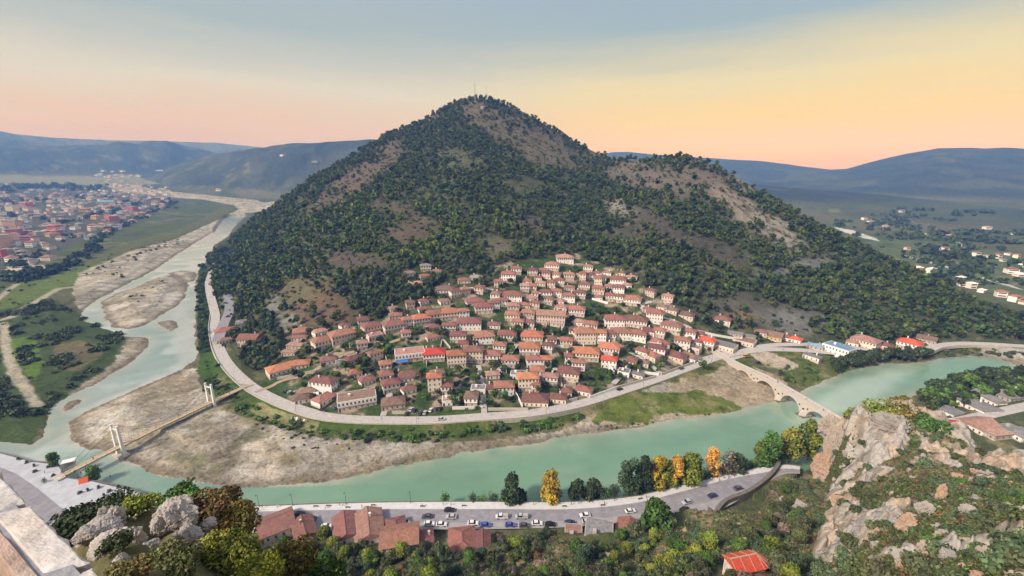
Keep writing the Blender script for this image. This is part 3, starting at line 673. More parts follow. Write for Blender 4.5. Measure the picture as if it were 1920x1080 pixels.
# ---------------------------------------------------------------- roads, quays, bridges
newmat('asphalt', (0.27, 0.26, 0.285), var=0.2, scale=0.4, bump=0.2, bscale=4, detail=8)
newmat('village_paving', (0.46, 0.43, 0.41), var=0.16, scale=0.5, bump=0.2, bscale=3, detail=8)
newmat('promenade_paving', (0.60, 0.60, 0.60), var=0.10, scale=0.6, detail=6)
newmat('parking_paving', (0.33, 0.32, 0.33), var=0.14, scale=0.4)
newmat('lane_dirt', (0.36, 0.27, 0.20), var=0.2, scale=0.4)
newmat('road_paint', (0.42, 0.42, 0.43), var=0.1)
newmat('pale_stone', (0.50, 0.46, 0.40), var=0.2, scale=0.8, bump=0.4, bscale=2)
newmat('dark_stone', (0.17, 0.15, 0.13), var=0.3, scale=0.8, bump=0.5, bscale=2)
newmat('white_paint', (0.78, 0.77, 0.75), var=0.06, scale=0.5)
newmat('bridge_timber', (0.52, 0.42, 0.29), var=0.18, scale=1.2)
newmat('dark_metal', (0.06, 0.06, 0.065), rough=0.5, var=0.1, metal=0.6)

def resample(line, n):
    p = np.array(line, float); d = np.r_[0, np.cumsum(np.hypot(np.diff(p[:, 0]), np.diff(p[:, 1])))]
    # smooth cubic through the points
    t = np.linspace(0, d[-1], n); out = np.zeros((n, p.shape[1]))
    m_ = np.gradient(p, d, axis=0)
    j = np.clip(np.searchsorted(d, t) - 1, 0, len(d) - 2); h = d[j + 1] - d[j]; s = ((t - d[j]) / h)[:, None]; h = h[:, None]
    out = (2 * s**3 - 3 * s**2 + 1) * p[j] + (s**3 - 2 * s**2 + s) * h * m_[j] + (-2 * s**3 + 3 * s**2) * p[j + 1] + (s**3 - s**2) * h * m_[j + 1]
    return out
def normals(p):
    t = np.gradient(p[:, :2], axis=0); t /= np.linalg.norm(t, axis=1)[:, None]
    return np.stack([-t[:, 1], t[:, 0]], 1)
def strip(name, line, w0, w1, z, mat, thick=0.0, n=None, mb=None, drape=None):
    """a band beside a centre line, from offset w0 to w1 (to the left of travel), optionally with depth"""
    p = resample(line, n or max(8, int(len(line) * 6))); nn = normals(p)
    B = mb or MB(); rings = []
    for i in range(len(p)):
        x, y = p[i, 0], p[i, 1]
        zz = z if drape is None else hz(x, y) + drape
        a = (x + nn[i, 0] * w0, y + nn[i, 1] * w0); b_ = (x + nn[i, 0] * w1, y + nn[i, 1] * w1)
        if thick: rings.append([(a[0], a[1], zz - thick), (b_[0], b_[1], zz - thick), (b_[0], b_[1], zz), (a[0], a[1], zz)])
        elif drape is not None: rings.append([(a[0], a[1], max(zz, hz(*a) + drape)), (b_[0], b_[1], max(zz, hz(*b_) + drape))])
        else: rings.append([(a[0], a[1], zz), (b_[0], b_[1], zz)])
    if thick: B.loft(rings)
    else:
        for i in range(len(rings) - 1): B.face([rings[i][0], rings[i + 1][0], rings[i + 1][1], rings[i][1]])
    return B.build(name, mat) if mb is None else B
def between(name, A, Bp, z, mat, n=90, drop=0.0):
    a = resample([at(px, py, z)[:2] for px, py in A], n); b_ = resample([at(px, py, z)[:2] for px, py in Bp], n)
    B = MB()
    for i in range(n - 1): B.face([(*b_[i], z), (*b_[i + 1], z), (*a[i + 1], z), (*a[i], z)])
    if drop:
        for i in range(n - 1): B.face([(*b_[i], z - drop), (*b_[i + 1], z - drop), (*b_[i + 1], z), (*b_[i], z)])
    return B.build(name, mat), a, b_

pm, pa, pb = between('promenade', PROM_N, PROM_S, 4.14, 'promenade_paving', drop=0.2)
tag(pm, kind='structure')
rd, ra, rb = between('riverside_road', PROM_S, CARR_S, 4.0, 'asphalt'); tag(rd, kind='structure')
pk, ka, kb = between('parking_strip', CARR_S, PARK_S, 4.02, 'parking_paving'); tag(pk, kind='structure')
B = MB()
mid = (ra + rb) / 2
for i in range(0, len(mid) - 1, 2):
    a, b_ = mid[i], mid[i + 1]; t = (b_ - a); L_ = np.linalg.norm(t); t /= L_; nrm = np.array([-t[1], t[0]]) * 0.08
    b2 = a + t * min(L_, 2.6)
    B.face([(*(a - nrm), 4.006), (*(b2 - nrm), 4.006), (*(b2 + nrm), 4.006), (*(a + nrm), 4.006)])
tag(B.build('road_markings', 'road_paint'), kind='structure')
def wall_along(name, pts, t, z0, z1, mat, label, group=None, parent=None):
    p = np.array(pts, float)[:, :2]; nn = normals(p); B = MB()
    B.loft([[(x - a * t / 2, y - b2 * t / 2, z0), (x + a * t / 2, y + b2 * t / 2, z0), (x + a * t / 2, y + b2 * t / 2, z1), (x - a * t / 2, y - b2 * t / 2, z1)] for (x, y), (a, b2) in zip(p, nn)])
    return tag(B.build(name, mat, parent), label, 'wall', group)
wall_along('quay_wall', pa, 0.4, -1.6, 4.35, 'dark_stone', 'long stone quay wall between the white promenade and the green river')
# left square by the footbridge
sq = MB(); sqp = [(-90, 834), (0, 850), (60, 866), (108, 871), (123, 896), (170, 902), (248, 920), (300, 938), (330, 965), (250, 985), (150, 972), (112, 950), (70, 915), (30, 888), (0, 876), (-90, 850)]
sq.face([at(px, py, 4.12) for px, py in sqp][::-1]); newmat('square_paving', (0.46, 0.475, 0.51), var=0.16, scale=0.35, detail=8); tag(sq.build('riverside_square', 'square_paving'), kind='structure')
ar = MB(); ar.face([at(px, py, 4.0) for px, py in [(-90, 850), (0, 876), (30, 888), (70, 915), (112, 950), (150, 972), (250, 985), (330, 965), (468, 959), (468, 990), (300, 1010), (100, 1000), (0, 940), (-90, 890)]][::-1])
tag(ar.build('approach_road', 'asphalt'), kind='structure')
lw = resample([at(px, py, 4)[:2] for px, py in [(-90, 834), (0, 849), (60, 865), (108, 870), (123, 895), (170, 901), (248, 919), (300, 935), (400, 946), (470, 949)]], 40)
wall_along('quay_wall', lw, 0.5, -1.6, 4.3, 'dark_stone', 'stone quay wall below the white riverside square near the footbridge')

# village quay road with its parapet, upper road, road to the east
strip('quay_road', NROAD, -4.4, 3.6, 4.52, 'village_paving', n=160)['kind'] = 'structure'
strip('east_road', EROAD, -3.6, 3.6, 4.53, 'village_paving', n=60)['kind'] = 'structure'
strip('upper_road', UROAD, -4.2, 4.2, 7.06, 'asphalt', n=50)['kind'] = 'structure'
strip('far_bank_road', ERD2, -3.4, 3.4, 5.06, 'village_paving', n=30)['kind'] = 'structure'
Bq = strip('quay_parapet', NROAD[4:-2], -4.85, -4.4, 5.15, 'pale_stone', thick=3.2, n=130)
tag(Bq, 'low pale parapet edging the village quay road above the grassy bank', 'wall')
B = strip('', EROAD[4:], -4.0, -3.6, 5.0, None, thick=2.5, n=40, mb=MB()); tag(B.build('road_parapet', 'pale_stone'), 'low white parapet along the road at the foot of the hill, right', 'wall')
LANES = [[(478, 736), (530, 714), (580, 702), (600, 688), (640, 668), (690, 652), (740, 640), (770, 630)], [(908, 778), (906, 745), (902, 710), (897, 685)], [(718, 780), (728, 745), (742, 700), (748, 675)],
         [(1062, 757), (1050, 720), (1040, 690)], [(1345, 662), (1345, 648), (1300, 618), (1250, 598), (1210, 585), (1203, 573), (1222, 566)], [(930, 700), (1000, 632), (1060, 640), (1075, 660)], [(870, 540), (930, 545), (980, 556), (1020, 548)],
         [(1150, 720), (1180, 690), (1200, 675)], [(1240, 700), (1215, 680), (1180, 660)], [(1050, 620), (1050, 590), (1045, 575)]]
for ln in LANES:
    pts = [hit(px, py, 190) for px, py in ln]
    strip('lane', [p[:2] for p in pts], -1.7, 1.7, 0, 'lane_dirt' if ln is LANES[0] else 'village_paving', n=len(ln) * 9, drape=0.16)['kind'] = 'structure'
# ramp square by the stone bridge
B = MB(); B.face([at(px, py, 4.5) for px, py in [(1300, 688), (1345, 672), (1372, 676), (1400, 668), (1400, 655), (1350, 660), (1310, 672)]][::-1]); tag(B.build('bridge_square', 'village_paving'), kind='structure')

# ---- stone arch bridge
newmat('bridge_stone', (0.52, 0.47, 0.42), var=0.18, scale=0.9, bump=0.4, bscale=2.5)
newmat('bridge_deck', (0.47, 0.45, 0.44), var=0.12, scale=0.8)
A0 = np.array(at(1362, 672, 5.4)); A1 = np.array(at(1566, 782, 9.2))
bdir = (A1 - A0)[:2]; bl = float(np.hypot(*bdir)); bdir = bdir / bl
def s_at(px, py, z):            # distance along the bridge of a pixel's spot
    q_ = np.array(at(px, py, z)[:2]) - A0[:2]
    return float(q_ @ bdir)
piers = [s_at(1434, 717, 0.5), s_at(1479, 747, 0), s_at(1524, 776, 0)]
stp = (piers[-1] - piers[0]) / 2
piers = [piers[0] - stp * 0.95] + piers + [piers[-1] + stp * 1.0]
BL = piers[-1] + 9
root = empty('stone_bridge', (A0[0], A0[1], 0), math.atan2(bdir[1], bdir[0]), 'old pale stone arch bridge crossing the river at the village end', 'bridge')
HWD = 2.2
def top_z(s): return 5.2 + 3.6 * sstep(0, bl * 0.55, np.float64(s)) - 0.6 * sstep(bl, BL + 4, np.float64(s))
def arch_z(s):
    for a, b_ in zip([piers[0] - stp] + piers[:-1], piers):
        lo, hi = a + 2.3, b_ - 2.3
        if lo < s < hi:
            c = (lo + hi) / 2; rr = (hi - lo) / 2
            return max(-1.5, -0.2 + (min(top_z(c) - 1.5, rr * 1.05 + 0.5)) * math.sqrt(max(0, 1 - ((s - c) / rr) ** 2)))
    return -1.6
body = MB(); ns = 150; S = np.linspace(-14, BL, ns)
def inopen(s):                  # flood openings in the spandrels
    for pz in piers:
        for off, hw, z0, z1 in ((0, 0.75, 2.4, 4.9), (-2.9, 0.45, 5.0, 6.3), (2.9, 0.45, 5.0, 6.3)):
            if abs(s - pz - off) < hw and top_z(pz) > 7: return z0, z0 + (z1 - z0) * (0.6 + 0.4 * math.sqrt(max(0, 1 - ((s - pz - off) / hw) ** 2)))
    return None
S = np.unique(np.concatenate([S] + [[pz + off + e * hw, pz + off + e * hw * 0.5] for pz in piers for off, hw in ((0, .75), (-2.9, .45), (2.9, .45)) for e in (-1, 0, 1)]))
for s0, s1 in zip(S[:-1], S[1:]):
    if s1 - s0 < 1e-4: continue
    t0, t1 = float(top_z(s0)), float(top_z(s1)); b0, b1 = arch_z(s0), arch_z(s1)
    spans = [((b0, b1), (t0, t1))]; op = inopen((s0 + s1) / 2)
    if op and op[0] > max(b0, b1) + 0.1: spans = [((b0, b1), (op[0], op[0])), ((op[1], op[1]), (t0, t1))]
    for (l0, l1), (h0, h1) in spans:
        for y_, sgn in ((-HWD, -1), (HWD, 1)):
            f = [(s0, y_, l0), (s1, y_, l1), (s1, y_, h1), (s0, y_, h0)]
            body.face(f if sgn < 0 else f[::-1])
        body.face([(s0, -HWD, l0), (s0, HWD, l0), (s1, HWD, l1), (s1, -HWD, l1)])
        if (h0, h1) != (t0, t1): body.face([(s0, -HWD, h0), (s1, -HWD, h1), (s1, HWD, h1), (s0, HWD, h0)])
body.build('arch_body', 'bridge_stone', root)
dk = MB(); dk.loft([[(s, -HWD - .1, float(top_z(s)) + .004), (s, HWD + .1, float(top_z(s)) + .004), (s, HWD + .1, float(top_z(s)) + .16), (s, -HWD - .1, float(top_z(s)) + .16)] for s in np.linspace(-14, BL, 60)]); dk.build('deck', 'bridge_deck', root)
for sg in (-1, 1):
    pr = MB(); y0 = sg * (HWD - .15)
    pr.loft([[(s, y0 - .2, float(top_z(s)) + .165), (s, y0 + .2, float(top_z(s)) + .165), (s, y0 + .2, float(top_z(s)) + 1.05), (s, y0 - .2, float(top_z(s)) + 1.05)] for s in np.linspace(-14, BL, 60)]); pr.build('parapet', 'bridge_stone', root)
for pz in piers:
    for sg in (-1, 1):
        c = MB(); ztop = 3.0 if top_z(pz) > 7 else 1.5
        c.loft([[(pz - w, sg * HWD, z), (pz, sg * (HWD + w * 1.2), z), (pz + w, sg * HWD, z)] if sg > 0 else [(pz + w, sg * HWD, z), (pz, sg * (HWD + w * 1.2), z), (pz - w, sg * HWD, z)] for z, w in ((-1.6, 2.3), (0.8, 2.2), (ztop, 1.5), (ztop + 1, 0.1))])
        c.build('cutwater', 'bridge_stone', root)
    c = MB(); c.box(pz - 3.0, pz + 3.0, -HWD - 2.6, HWD + 2.6, -1.6, 0.35); c.build('footing', 'dark_stone', root)
def bridge_point(s, v, up=0.0):
    n_ = np.array([-bdir[1], bdir[0]]); q_ = A0[:2] + bdir * s + n_ * v
    return (float(q_[0]), float(q_[1]), float(top_z(s)) + 0.165 + up)

# ---- suspension footbridge
F0 = np.array(at(118, 890, 5.0)); F1 = np.array(at(464, 722, 5.0)); fd = (F1 - F0)[:2]; fl = float(np.hypot(*fd)); fd /= fl
root = empty('suspension_footbridge', (F0[0], F0[1], 0), math.atan2(fd[1], fd[0]), 'long timber-decked suspension footbridge with two white towers over the gravel bed', 'footbridge')
def fs(px, py, z): return float((np.array(at(px, py, z)[:2]) - F0[:2]) @ fd)
T0, T1 = fs(222, 838, 5.0), fs(394, 754, 5.0)
HW2 = 1.7
def fz(s): return 5.0 + 0.9 * math.sin(math.pi * min(max(s / fl, 0), 1))
b_ = MB(); b_.loft([[(s, -HW2, fz(s) - .18), (s, HW2, fz(s) - .18), (s, HW2, fz(s)), (s, -HW2, fz(s))] for s in np.linspace(-1, fl + 2, 50)]); b_.build('deck', 'bridge_timber', root)
for sg in (-1, 1):
    g = MB(); g.loft([[(s, sg * HW2 - .1, fz(s) - .75), (s, sg * HW2 + .1, fz(s) - .75), (s, sg * HW2 + .1, fz(s) - .19), (s, sg * HW2 - .1, fz(s) - .19)] for s in np.linspace(0, fl, 40)]); g.build('girder', 'bridge_timber', root)
    r_ = MB(); r_.loft([[(s, sg * HW2 - .05, fz(s) + 1.0), (s, sg * HW2 + .05, fz(s) + 1.0), (s, sg * HW2 + .05, fz(s) + 1.12), (s, sg * HW2 - .05, fz(s) + 1.12)] for s in np.linspace(0, fl, 40)])
    for s in np.arange(0, fl, 2.0): r_.box(s - .05, s + .05, sg * HW2 - .05, sg * HW2 + .05, fz(s), fz(s) + 1.0)
    r_.build('railing', 'bridge_timber', root)
TH = 17.5
def cz(s):
    m_ = (T0 + T1) / 2
    if T0 <= s <= T1: return fz(s) + 1.3 + (TH - fz(s) - 1.3) * ((s - m_) / ((T1 - T0) / 2)) ** 2
    if s < T0: return TH + (5.3 - TH) * (T0 - s) / T0
    return TH + (5.3 - TH) * (s - T1) / (fl - T1)
for sg in (-1, 1):
    c = MB(); ss = np.linspace(0, fl, 60)
    for a, e in zip(ss[:-1], ss[1:]): c.tube((a, sg * (HW2 + .25), cz(a)), (e, sg * (HW2 + .25), cz(e)), .07, n=5, cap=False)
    c.build('main_cable', 'dark_metal', root)
    for s in np.arange(T0 + 4, T1 - 2, 4.0):
        c = MB(); c.tube((s, sg * (HW2 + .25), cz(s)), (s, sg * (HW2 + .1), fz(s) - .2), .025, n=4, cap=False); c.build('hanger_cable', 'dark_metal', root)
for tz in (T0, T1):
    tw = empty('tower', (tz, 0, 0)); tw.parent = root
    for sg in (-1, 1):
        c = MB(); y_ = sg * (HW2 + .75); c.loft([[(-w, y_ - w, z), (w, y_ - w, z), (w, y_ + w, z), (-w, y_ + w, z)] for z, w in ((-1.0, .72), (TH - .4, .45), (TH, .5))]); c.build('column', 'white_paint', tw)
    for z in (3.6, TH - 2.6):
        c = MB(); c.box(-.3, .3, -HW2 - .4, HW2 + .4, z, z + .7); c.build('crossbeam', 'white_paint', tw)
    c = MB(); c.box(-2.2, 2.2, -4, 4, -1.5, 0.9); c.build('footing', 'pale_stone', tw)
for s in (-1.5, fl + 1.0):
    c = MB(); c.box(s - 1.5, s + 1.5, -2.6, 2.6, -0.5, 4.9); c.build('abutment', 'pale_stone', root)
def foot_point(s, v):
    n_ = np.array([-fd[1], fd[0]]); q_ = F0[:2] + fd * s + n_ * v
    return (float(q_[0]), float(q_[1]), fz(s))
# curved stone wall above the road, right of centre
cw = resample([hit(px, py, 60)[:2] for px, py in [(1330, 960), (1362, 950), (1394, 936), (1428, 910), (1452, 886), (1464, 872)]], 26)
p = cw; nn = normals(p); B = MB()
B.loft([[(x - a * .8, y - b2 * .8, hz(x, y) - 2.5), (x + a * .8, y + b2 * .8, hz(x, y) - 2.5), (x + a * .8, y + b2 * .8, max(hz(x, y), 4) + 2.2), (x - a * .8, y - b2 * .8, max(hz(x, y), 4) + 2.2)] for (x, y), (a, b2) in zip(p, nn)])
tag(B.build('curved_stone_wall', 'dark_stone'), 'thick curved stone wall above the bend of the riverside road', 'wall')
# parapet under the camera, lower left
newmat('wall_cap_stone', (0.50, 0.425, 0.34), var=0.22, scale=9.0, bump=0.7, bscale=26, color2=(0.58, 0.55, 0.52), detail=10)
newmat('wall_cap_red', (0.40, 0.25, 0.20), var=0.25, scale=9.0, bump=0.7, bscale=26, color2=(0.46, 0.36, 0.29), detail=10)
newmat('mortar', (0.30, 0.30, 0.32), var=0.15, scale=6, bump=0.7, bscale=16, detail=8)
ZW = 139.05
o0 = np.array(at(-60, 830, ZW)[:2]); o1 = np.array(at(196, 1090, ZW)[:2]); wd = (o1 - o0); wl_ = np.linalg.norm(wd); wd /= wl_; wn_ = np.array([wd[1], -wd[0]])
if wn_ @ (-o0) < 0: wn_ = -wn_           # towards the camera side
root = empty('castle_parapet', (float(o0[0]), float(o0[1]), ZW), 0, 'broad stone-capped castle parapet filling the lower left corner', 'parapet')
def wp(s, v, z): q_ = wd * s + wn_ * v; return (float(q_[0]), float(q_[1]), z)
s_i = (at(30, 1080, ZW)[0] - o0[0]) * wd[0] + (at(30, 1080, ZW)[1] - o0[1]) * wd[1]
WIDTH = abs((np.array(at(30, 1085, ZW)[:2]) - o0) @ wn_)
B = MB(); B.loft([[wp(s, 0.02, -1.9), wp(s, WIDTH - .02, -1.2), wp(s, WIDTH - .02, .001), wp(s, 0.02, .001)] for s in np.linspace(-2.5, wl_ + 1.2, 24)]); B.build('wall_core', 'mortar', root)
rs_ = random.Random(3)
cuts = [-2.2, -1.4, -.75, -.15, .22, .62, 1.05, 1.7]
k = 0
for a, b2 in zip(cuts[:-1], cuts[1:]):
    for v0, v1 in (((0, WIDTH),) if k % 4 != 1 else ((0, WIDTH * (0.55 + 0.1 * (k % 2))), (WIDTH * (0.62 + 0.1 * (k % 2)), WIDTH))):
        nx, ny = 34, 24; g = .012; sk = rs_.uniform(-.05, .05)
        me = MB(); tops = []
        for i in range(nx + 1):
            row = []
            for j in range(ny + 1):
                u, v = i / nx, j / ny
                s = a + g + (b2 - a - 2 * g) * u + sk * v * (1 if 0 < i < nx else 1); vv_ = v0 + (v1 - v0) * v
                e = min(u, 1 - u, v, 1 - v); edge = -.010 * max(0, 1 - e / .07) ** 2
                nz = mn.fractal(Vector((s * 9 + k, vv_ * 9, k)), 0.8, 2.1, 7) * .006
                if v0 == 0 and j == 0: vv_ += mn.noise(Vector((s * 14, k, 0))) * .02
                row.append(wp(s + mn.noise(Vector((s * 8, vv_ * 8, 3))) * .012, vv_, edge + nz + .006))
            tops.append(row)
        for i in range(nx):
            for j in range(ny): me.face([tops[i][j], tops[i][j + 1], tops[i + 1][j + 1], tops[i + 1][j]][::-1])
        for i in range(nx):
            for j_ in (0, ny):
                p0, p1 = tops[i][j_], tops[i + 1][j_]; f = [p0, p1, (p1[0], p1[1], p1[2] - .09), (p0[0], p0[1], p0[2] - .09)]; me.face(f if j_ else f[::-1])
        for j in range(ny):
            for i_ in (0, nx):
                p0, p1 = tops[i_][j], tops[i_][j + 1]; f = [p0, p1, (p1[0], p1[1], p1[2] - .09), (p0[0], p0[1], p0[2] - .09)]; me.face(f[::-1] if i_ else f)
        me.build('cap_stone', 'wall_cap_red' if k == 2 or v0 > 0 else 'wall_cap_stone', root)
    k += 1
# ---------------------------------------------------------------- houses
def roofmat(name, c1, c2):
    m = newmat(name, c1, color2=c2, rough=0.9, var=0.28, scale=1.6, objvar=0.22, hue=0.012, bump=0.5, bscale=5, detail=8)
    N, L = m.node_tree.nodes, m.node_tree.links
    # rows of tiles
    t = N.new('ShaderNodeTexCoord'); w = N.new('ShaderNodeTexWave'); w.wave_type = 'BANDS'; w.bands_direction = 'X'; w.inputs['Scale'].default_value = 1.3; w.inputs['Distortion'].default_value = 0.6
    L.new(t.outputs['Object'], w.inputs['Vector'])
    bp = N.new('ShaderNodeBump'); bp.inputs['Strength'].default_value = 0.7; bp.inputs['Distance'].default_value = 0.12; L.new(w.outputs['Fac'], bp.inputs['Height'])
    b = N['Principled BSDF']
    old = b.inputs['Normal'].links[0].from_socket
    L.new(old, bp.inputs['Normal']); L.new(bp.outputs[0], b.inputs['Normal'])
roofmat('terracotta_tiles', (0.40, 0.185, 0.14), (0.30, 0.15, 0.12))
roofmat('orange_tiles', (0.52, 0.22, 0.125), (0.42, 0.18, 0.11))
roofmat('bright_red_tiles', (0.66, 0.10, 0.06), (0.56, 0.13, 0.08))
roofmat('dark_red_tiles', (0.29, 0.14, 0.12), (0.22, 0.115, 0.10))
roofmat('brown_tiles', (0.29, 0.19, 0.15), (0.23, 0.15, 0.12))
roofmat('pink_tiles', (0.46, 0.28, 0.23), (0.37, 0.20, 0.16))
roofmat('grey_roofing', (0.30, 0.29, 0.29), (0.24, 0.23, 0.23))
roofmat('blue_roofing', (0.16, 0.32, 0.52), (0.30, 0.42, 0.55))
newmat('white_plaster', (0.86, 0.81, 0.79), var=0.14, scale=0.7, objvar=0.10, bump=0.15, bscale=3)
newmat('cream_plaster', (0.80, 0.69, 0.58), var=0.16, scale=0.7, objvar=0.12, bump=0.15, bscale=3)
newmat('pink_plaster', (0.76, 0.58, 0.52), var=0.16, scale=0.7, objvar=0.12)
newmat('yellow_plaster', (0.62, 0.45, 0.20), var=0.14, scale=0.7)
newmat('rubble_stone', (0.66, 0.56, 0.49), var=0.28, scale=2.2, objvar=0.12, bump=0.5, bscale=6, color2=(0.52, 0.44, 0.38))
newmat('window_glass', (0.03, 0.03, 0.035), rough=0.25, spec=0.5, var=0.2)
newmat('brown_wood', (0.15, 0.085, 0.05), var=0.25, scale=2)
newmat('pale_wood', (0.42, 0.33, 0.25), var=0.2, scale=2)
newmat('concrete', (0.42, 0.40, 0.37), var=0.2, scale=0.8, bump=0.3, bscale=4)
newmat('blue_cloth', (0.05, 0.20, 0.55), var=0.1)
newmat('white_cloth', (0.75, 0.75, 0.76), var=0.08)
newmat('red_cloth', (0.62, 0.06, 0.05), var=0.1)
ROOFW = {'terracotta_tiles': 'terracotta', 'orange_tiles': 'orange', 'bright_red_tiles': 'bright red', 'dark_red_tiles': 'dark red', 'brown_tiles': 'brown', 'pink_tiles': 'faded pink', 'grey_roofing': 'grey', 'blue_roofing': 'blue'}
WALLW = {'white_plaster': 'white', 'cream_plaster': 'cream', 'pink_plaster': 'pink', 'yellow_plaster': 'yellow', 'rubble_stone': 'stone', 'concrete': 'concrete'}
# a window: wooden frame with a dark pane, drawn once and shared
wb_ = MB(); wb_.box(-.52, .52, -.05, .02, 0, 1.45, 0); wb_.box(-.40, .40, -.075, -.045, .12, 1.33, 1); wb_.box(-.035, .035, -.095, -.07, .12, 1.33, 0); wb_.box(-.40, .40, -.095, -.07, .70, .76, 0); wb_.box(-.6, .6, -.14, .02, -.08, 0.0, 0)
wtmp = wb_.build('window', ['pale_wood', 'window_glass']); WIN_ME = wtmp.data; bpy.data.objects.remove(wtmp)
db_ = MB(); db_.box(-.6, .6, -.06, .02, 0, 2.2, 0); db_.box(-.48, .48, -.09, -.05, .05, 2.08, 1); db_.box(-.03, .03, -.11, -.08, .05, 2.08, 0)
dtmp = db_.build('door', ['pale_wood', 'brown_wood']); DOOR_ME = dtmp.data; bpy.data.objects.remove(dtmp)
def hip_roof(B, x0, x1, y0, y1, z, rise, over=0.6, gable=False):
    X0, X1, Y0, Y1 = x0 - over, x1 + over, y0 - over, y1 + over
    long_x = (X1 - X0) >= (Y1 - Y0)
    ins = (0.0 if gable else min(X1 - X0, Y1 - Y0) / 2)
    cx, cy = (X0 + X1) / 2, (Y0 + Y1) / 2
    if long_x: r0, r1 = (X0 + min(ins, (X1 - X0) / 2 - .15), cy, z + rise), (X1 - min(ins, (X1 - X0) / 2 - .15), cy, z + rise)
    else: r0, r1 = (cx, Y0 + min(ins, (Y1 - Y0) / 2 - .15), z + rise), (cx, Y1 - min(ins, (Y1 - Y0) / 2 - .15), z + rise)
    a, b, c, d = (X0, Y0, z), (X1, Y0, z), (X1, Y1, z), (X0, Y1, z)
    if long_x: fs_ = [(a, b, r1, r0), (c, d, r0, r1), (b, c, r1), (d, a, r0)]
    else: fs_ = [(b, c, r1, r0), (d, a, r0, r1), (a, b, r0), (c, d, r1)]
    for f in fs_: B.face(f)
    t = .16
    a2, b2, c2, d2 = [(p[0], p[1], z - t) for p in (a, b, c, d)]
    for p, q_, p2, q2 in ((a, b, a2, b2), (b, c, b2, c2), (c, d, c2, d2), (d, a, d2, a2)): B.face([p2, q2, q_, p])
    B.face([d2, c2, b2, a2])
    # ridge tiles
    B.tube(r0, r1, .14, n=5)
    if not gable:
        for e, r_ in ((a, r0), (d, r0) if long_x else (b, r0), (b, r1) if long_x else (c, r1), (c, r1) if long_x else (d, r1)): B.tube((e[0], e[1], z + .02), r_, .11, n=4, cap=False)

LMK = [(671, 750, 'the big white quay block'), (540, 690, 'the fan-shaped restaurant'), (640, 640, 'the cream terrace house'), (743, 620, 'the wide white house'), (857, 670, 'the tall orange-roofed cream house'), (816, 715, 'the narrow tower house'), (770, 670, 'the broad flat-roofed house'), (990, 720, 'the large orange-roofed quay house'), (1064, 705, 'the square dark-roofed house'),
       (1098, 640, 'the three-storey orange-roofed house'), (1032, 600, 'the pink church-like hall'), (1226, 600, 'the tall white house, upper right'), (1345, 650, 'the long grey-roofed shop'), (953, 525, 'the tall terraced white house'), (1060, 490, 'the highest white house'), (1184, 570, 'the upper right corner house'), (798, 515, 'the upper left cluster'),
       (1142, 690, 'the striped-front house'), (1003, 755, 'the long house on the quay wall'), (1280, 670, 'the low roofs by the bridge square'), (880, 610, 'the terraced garden'), (1352, 600, 'the lone white house on the right'), (860, 760, 'the quay car park'), (620, 745, 'the low houses left of the white block'), (1150, 730, 'the long quay gardens')]
def landmark(px, py): return min(LMK, key=lambda l: (l[0] - px) ** 2 + 2.2 * (l[1] - py) ** 2)[2]
OCC = []          # footprints, kept free of trees
def add_windows(root, x0, x1, y0, y1, z, sc, sides=True, gap=2.1, rnd=random, front=True):
    def put(x, y, rz):
        o = bpy.data.objects.new('window', WIN_ME); scene.collection.objects.link(o); o.parent = root; o.location = (x, y, z); o.rotation_euler = (0, 0, rz); o.scale = (sc, sc, sc)
    w = x1 - x0; n = max(1, int(w / gap))
    if front:
        for k in range(n): put(x0 + w * (k + .5) / n, y0, 0)
    if sides:
        dd = y1 - y0; m_ = max(1, int(dd / (gap * 1.15)))
        for k in range(m_):
            put(x0, y0 + dd * (k + .5) / m_, -math.pi / 2)
            put(x1, y0 + dd * (k + .5) / m_, math.pi / 2)
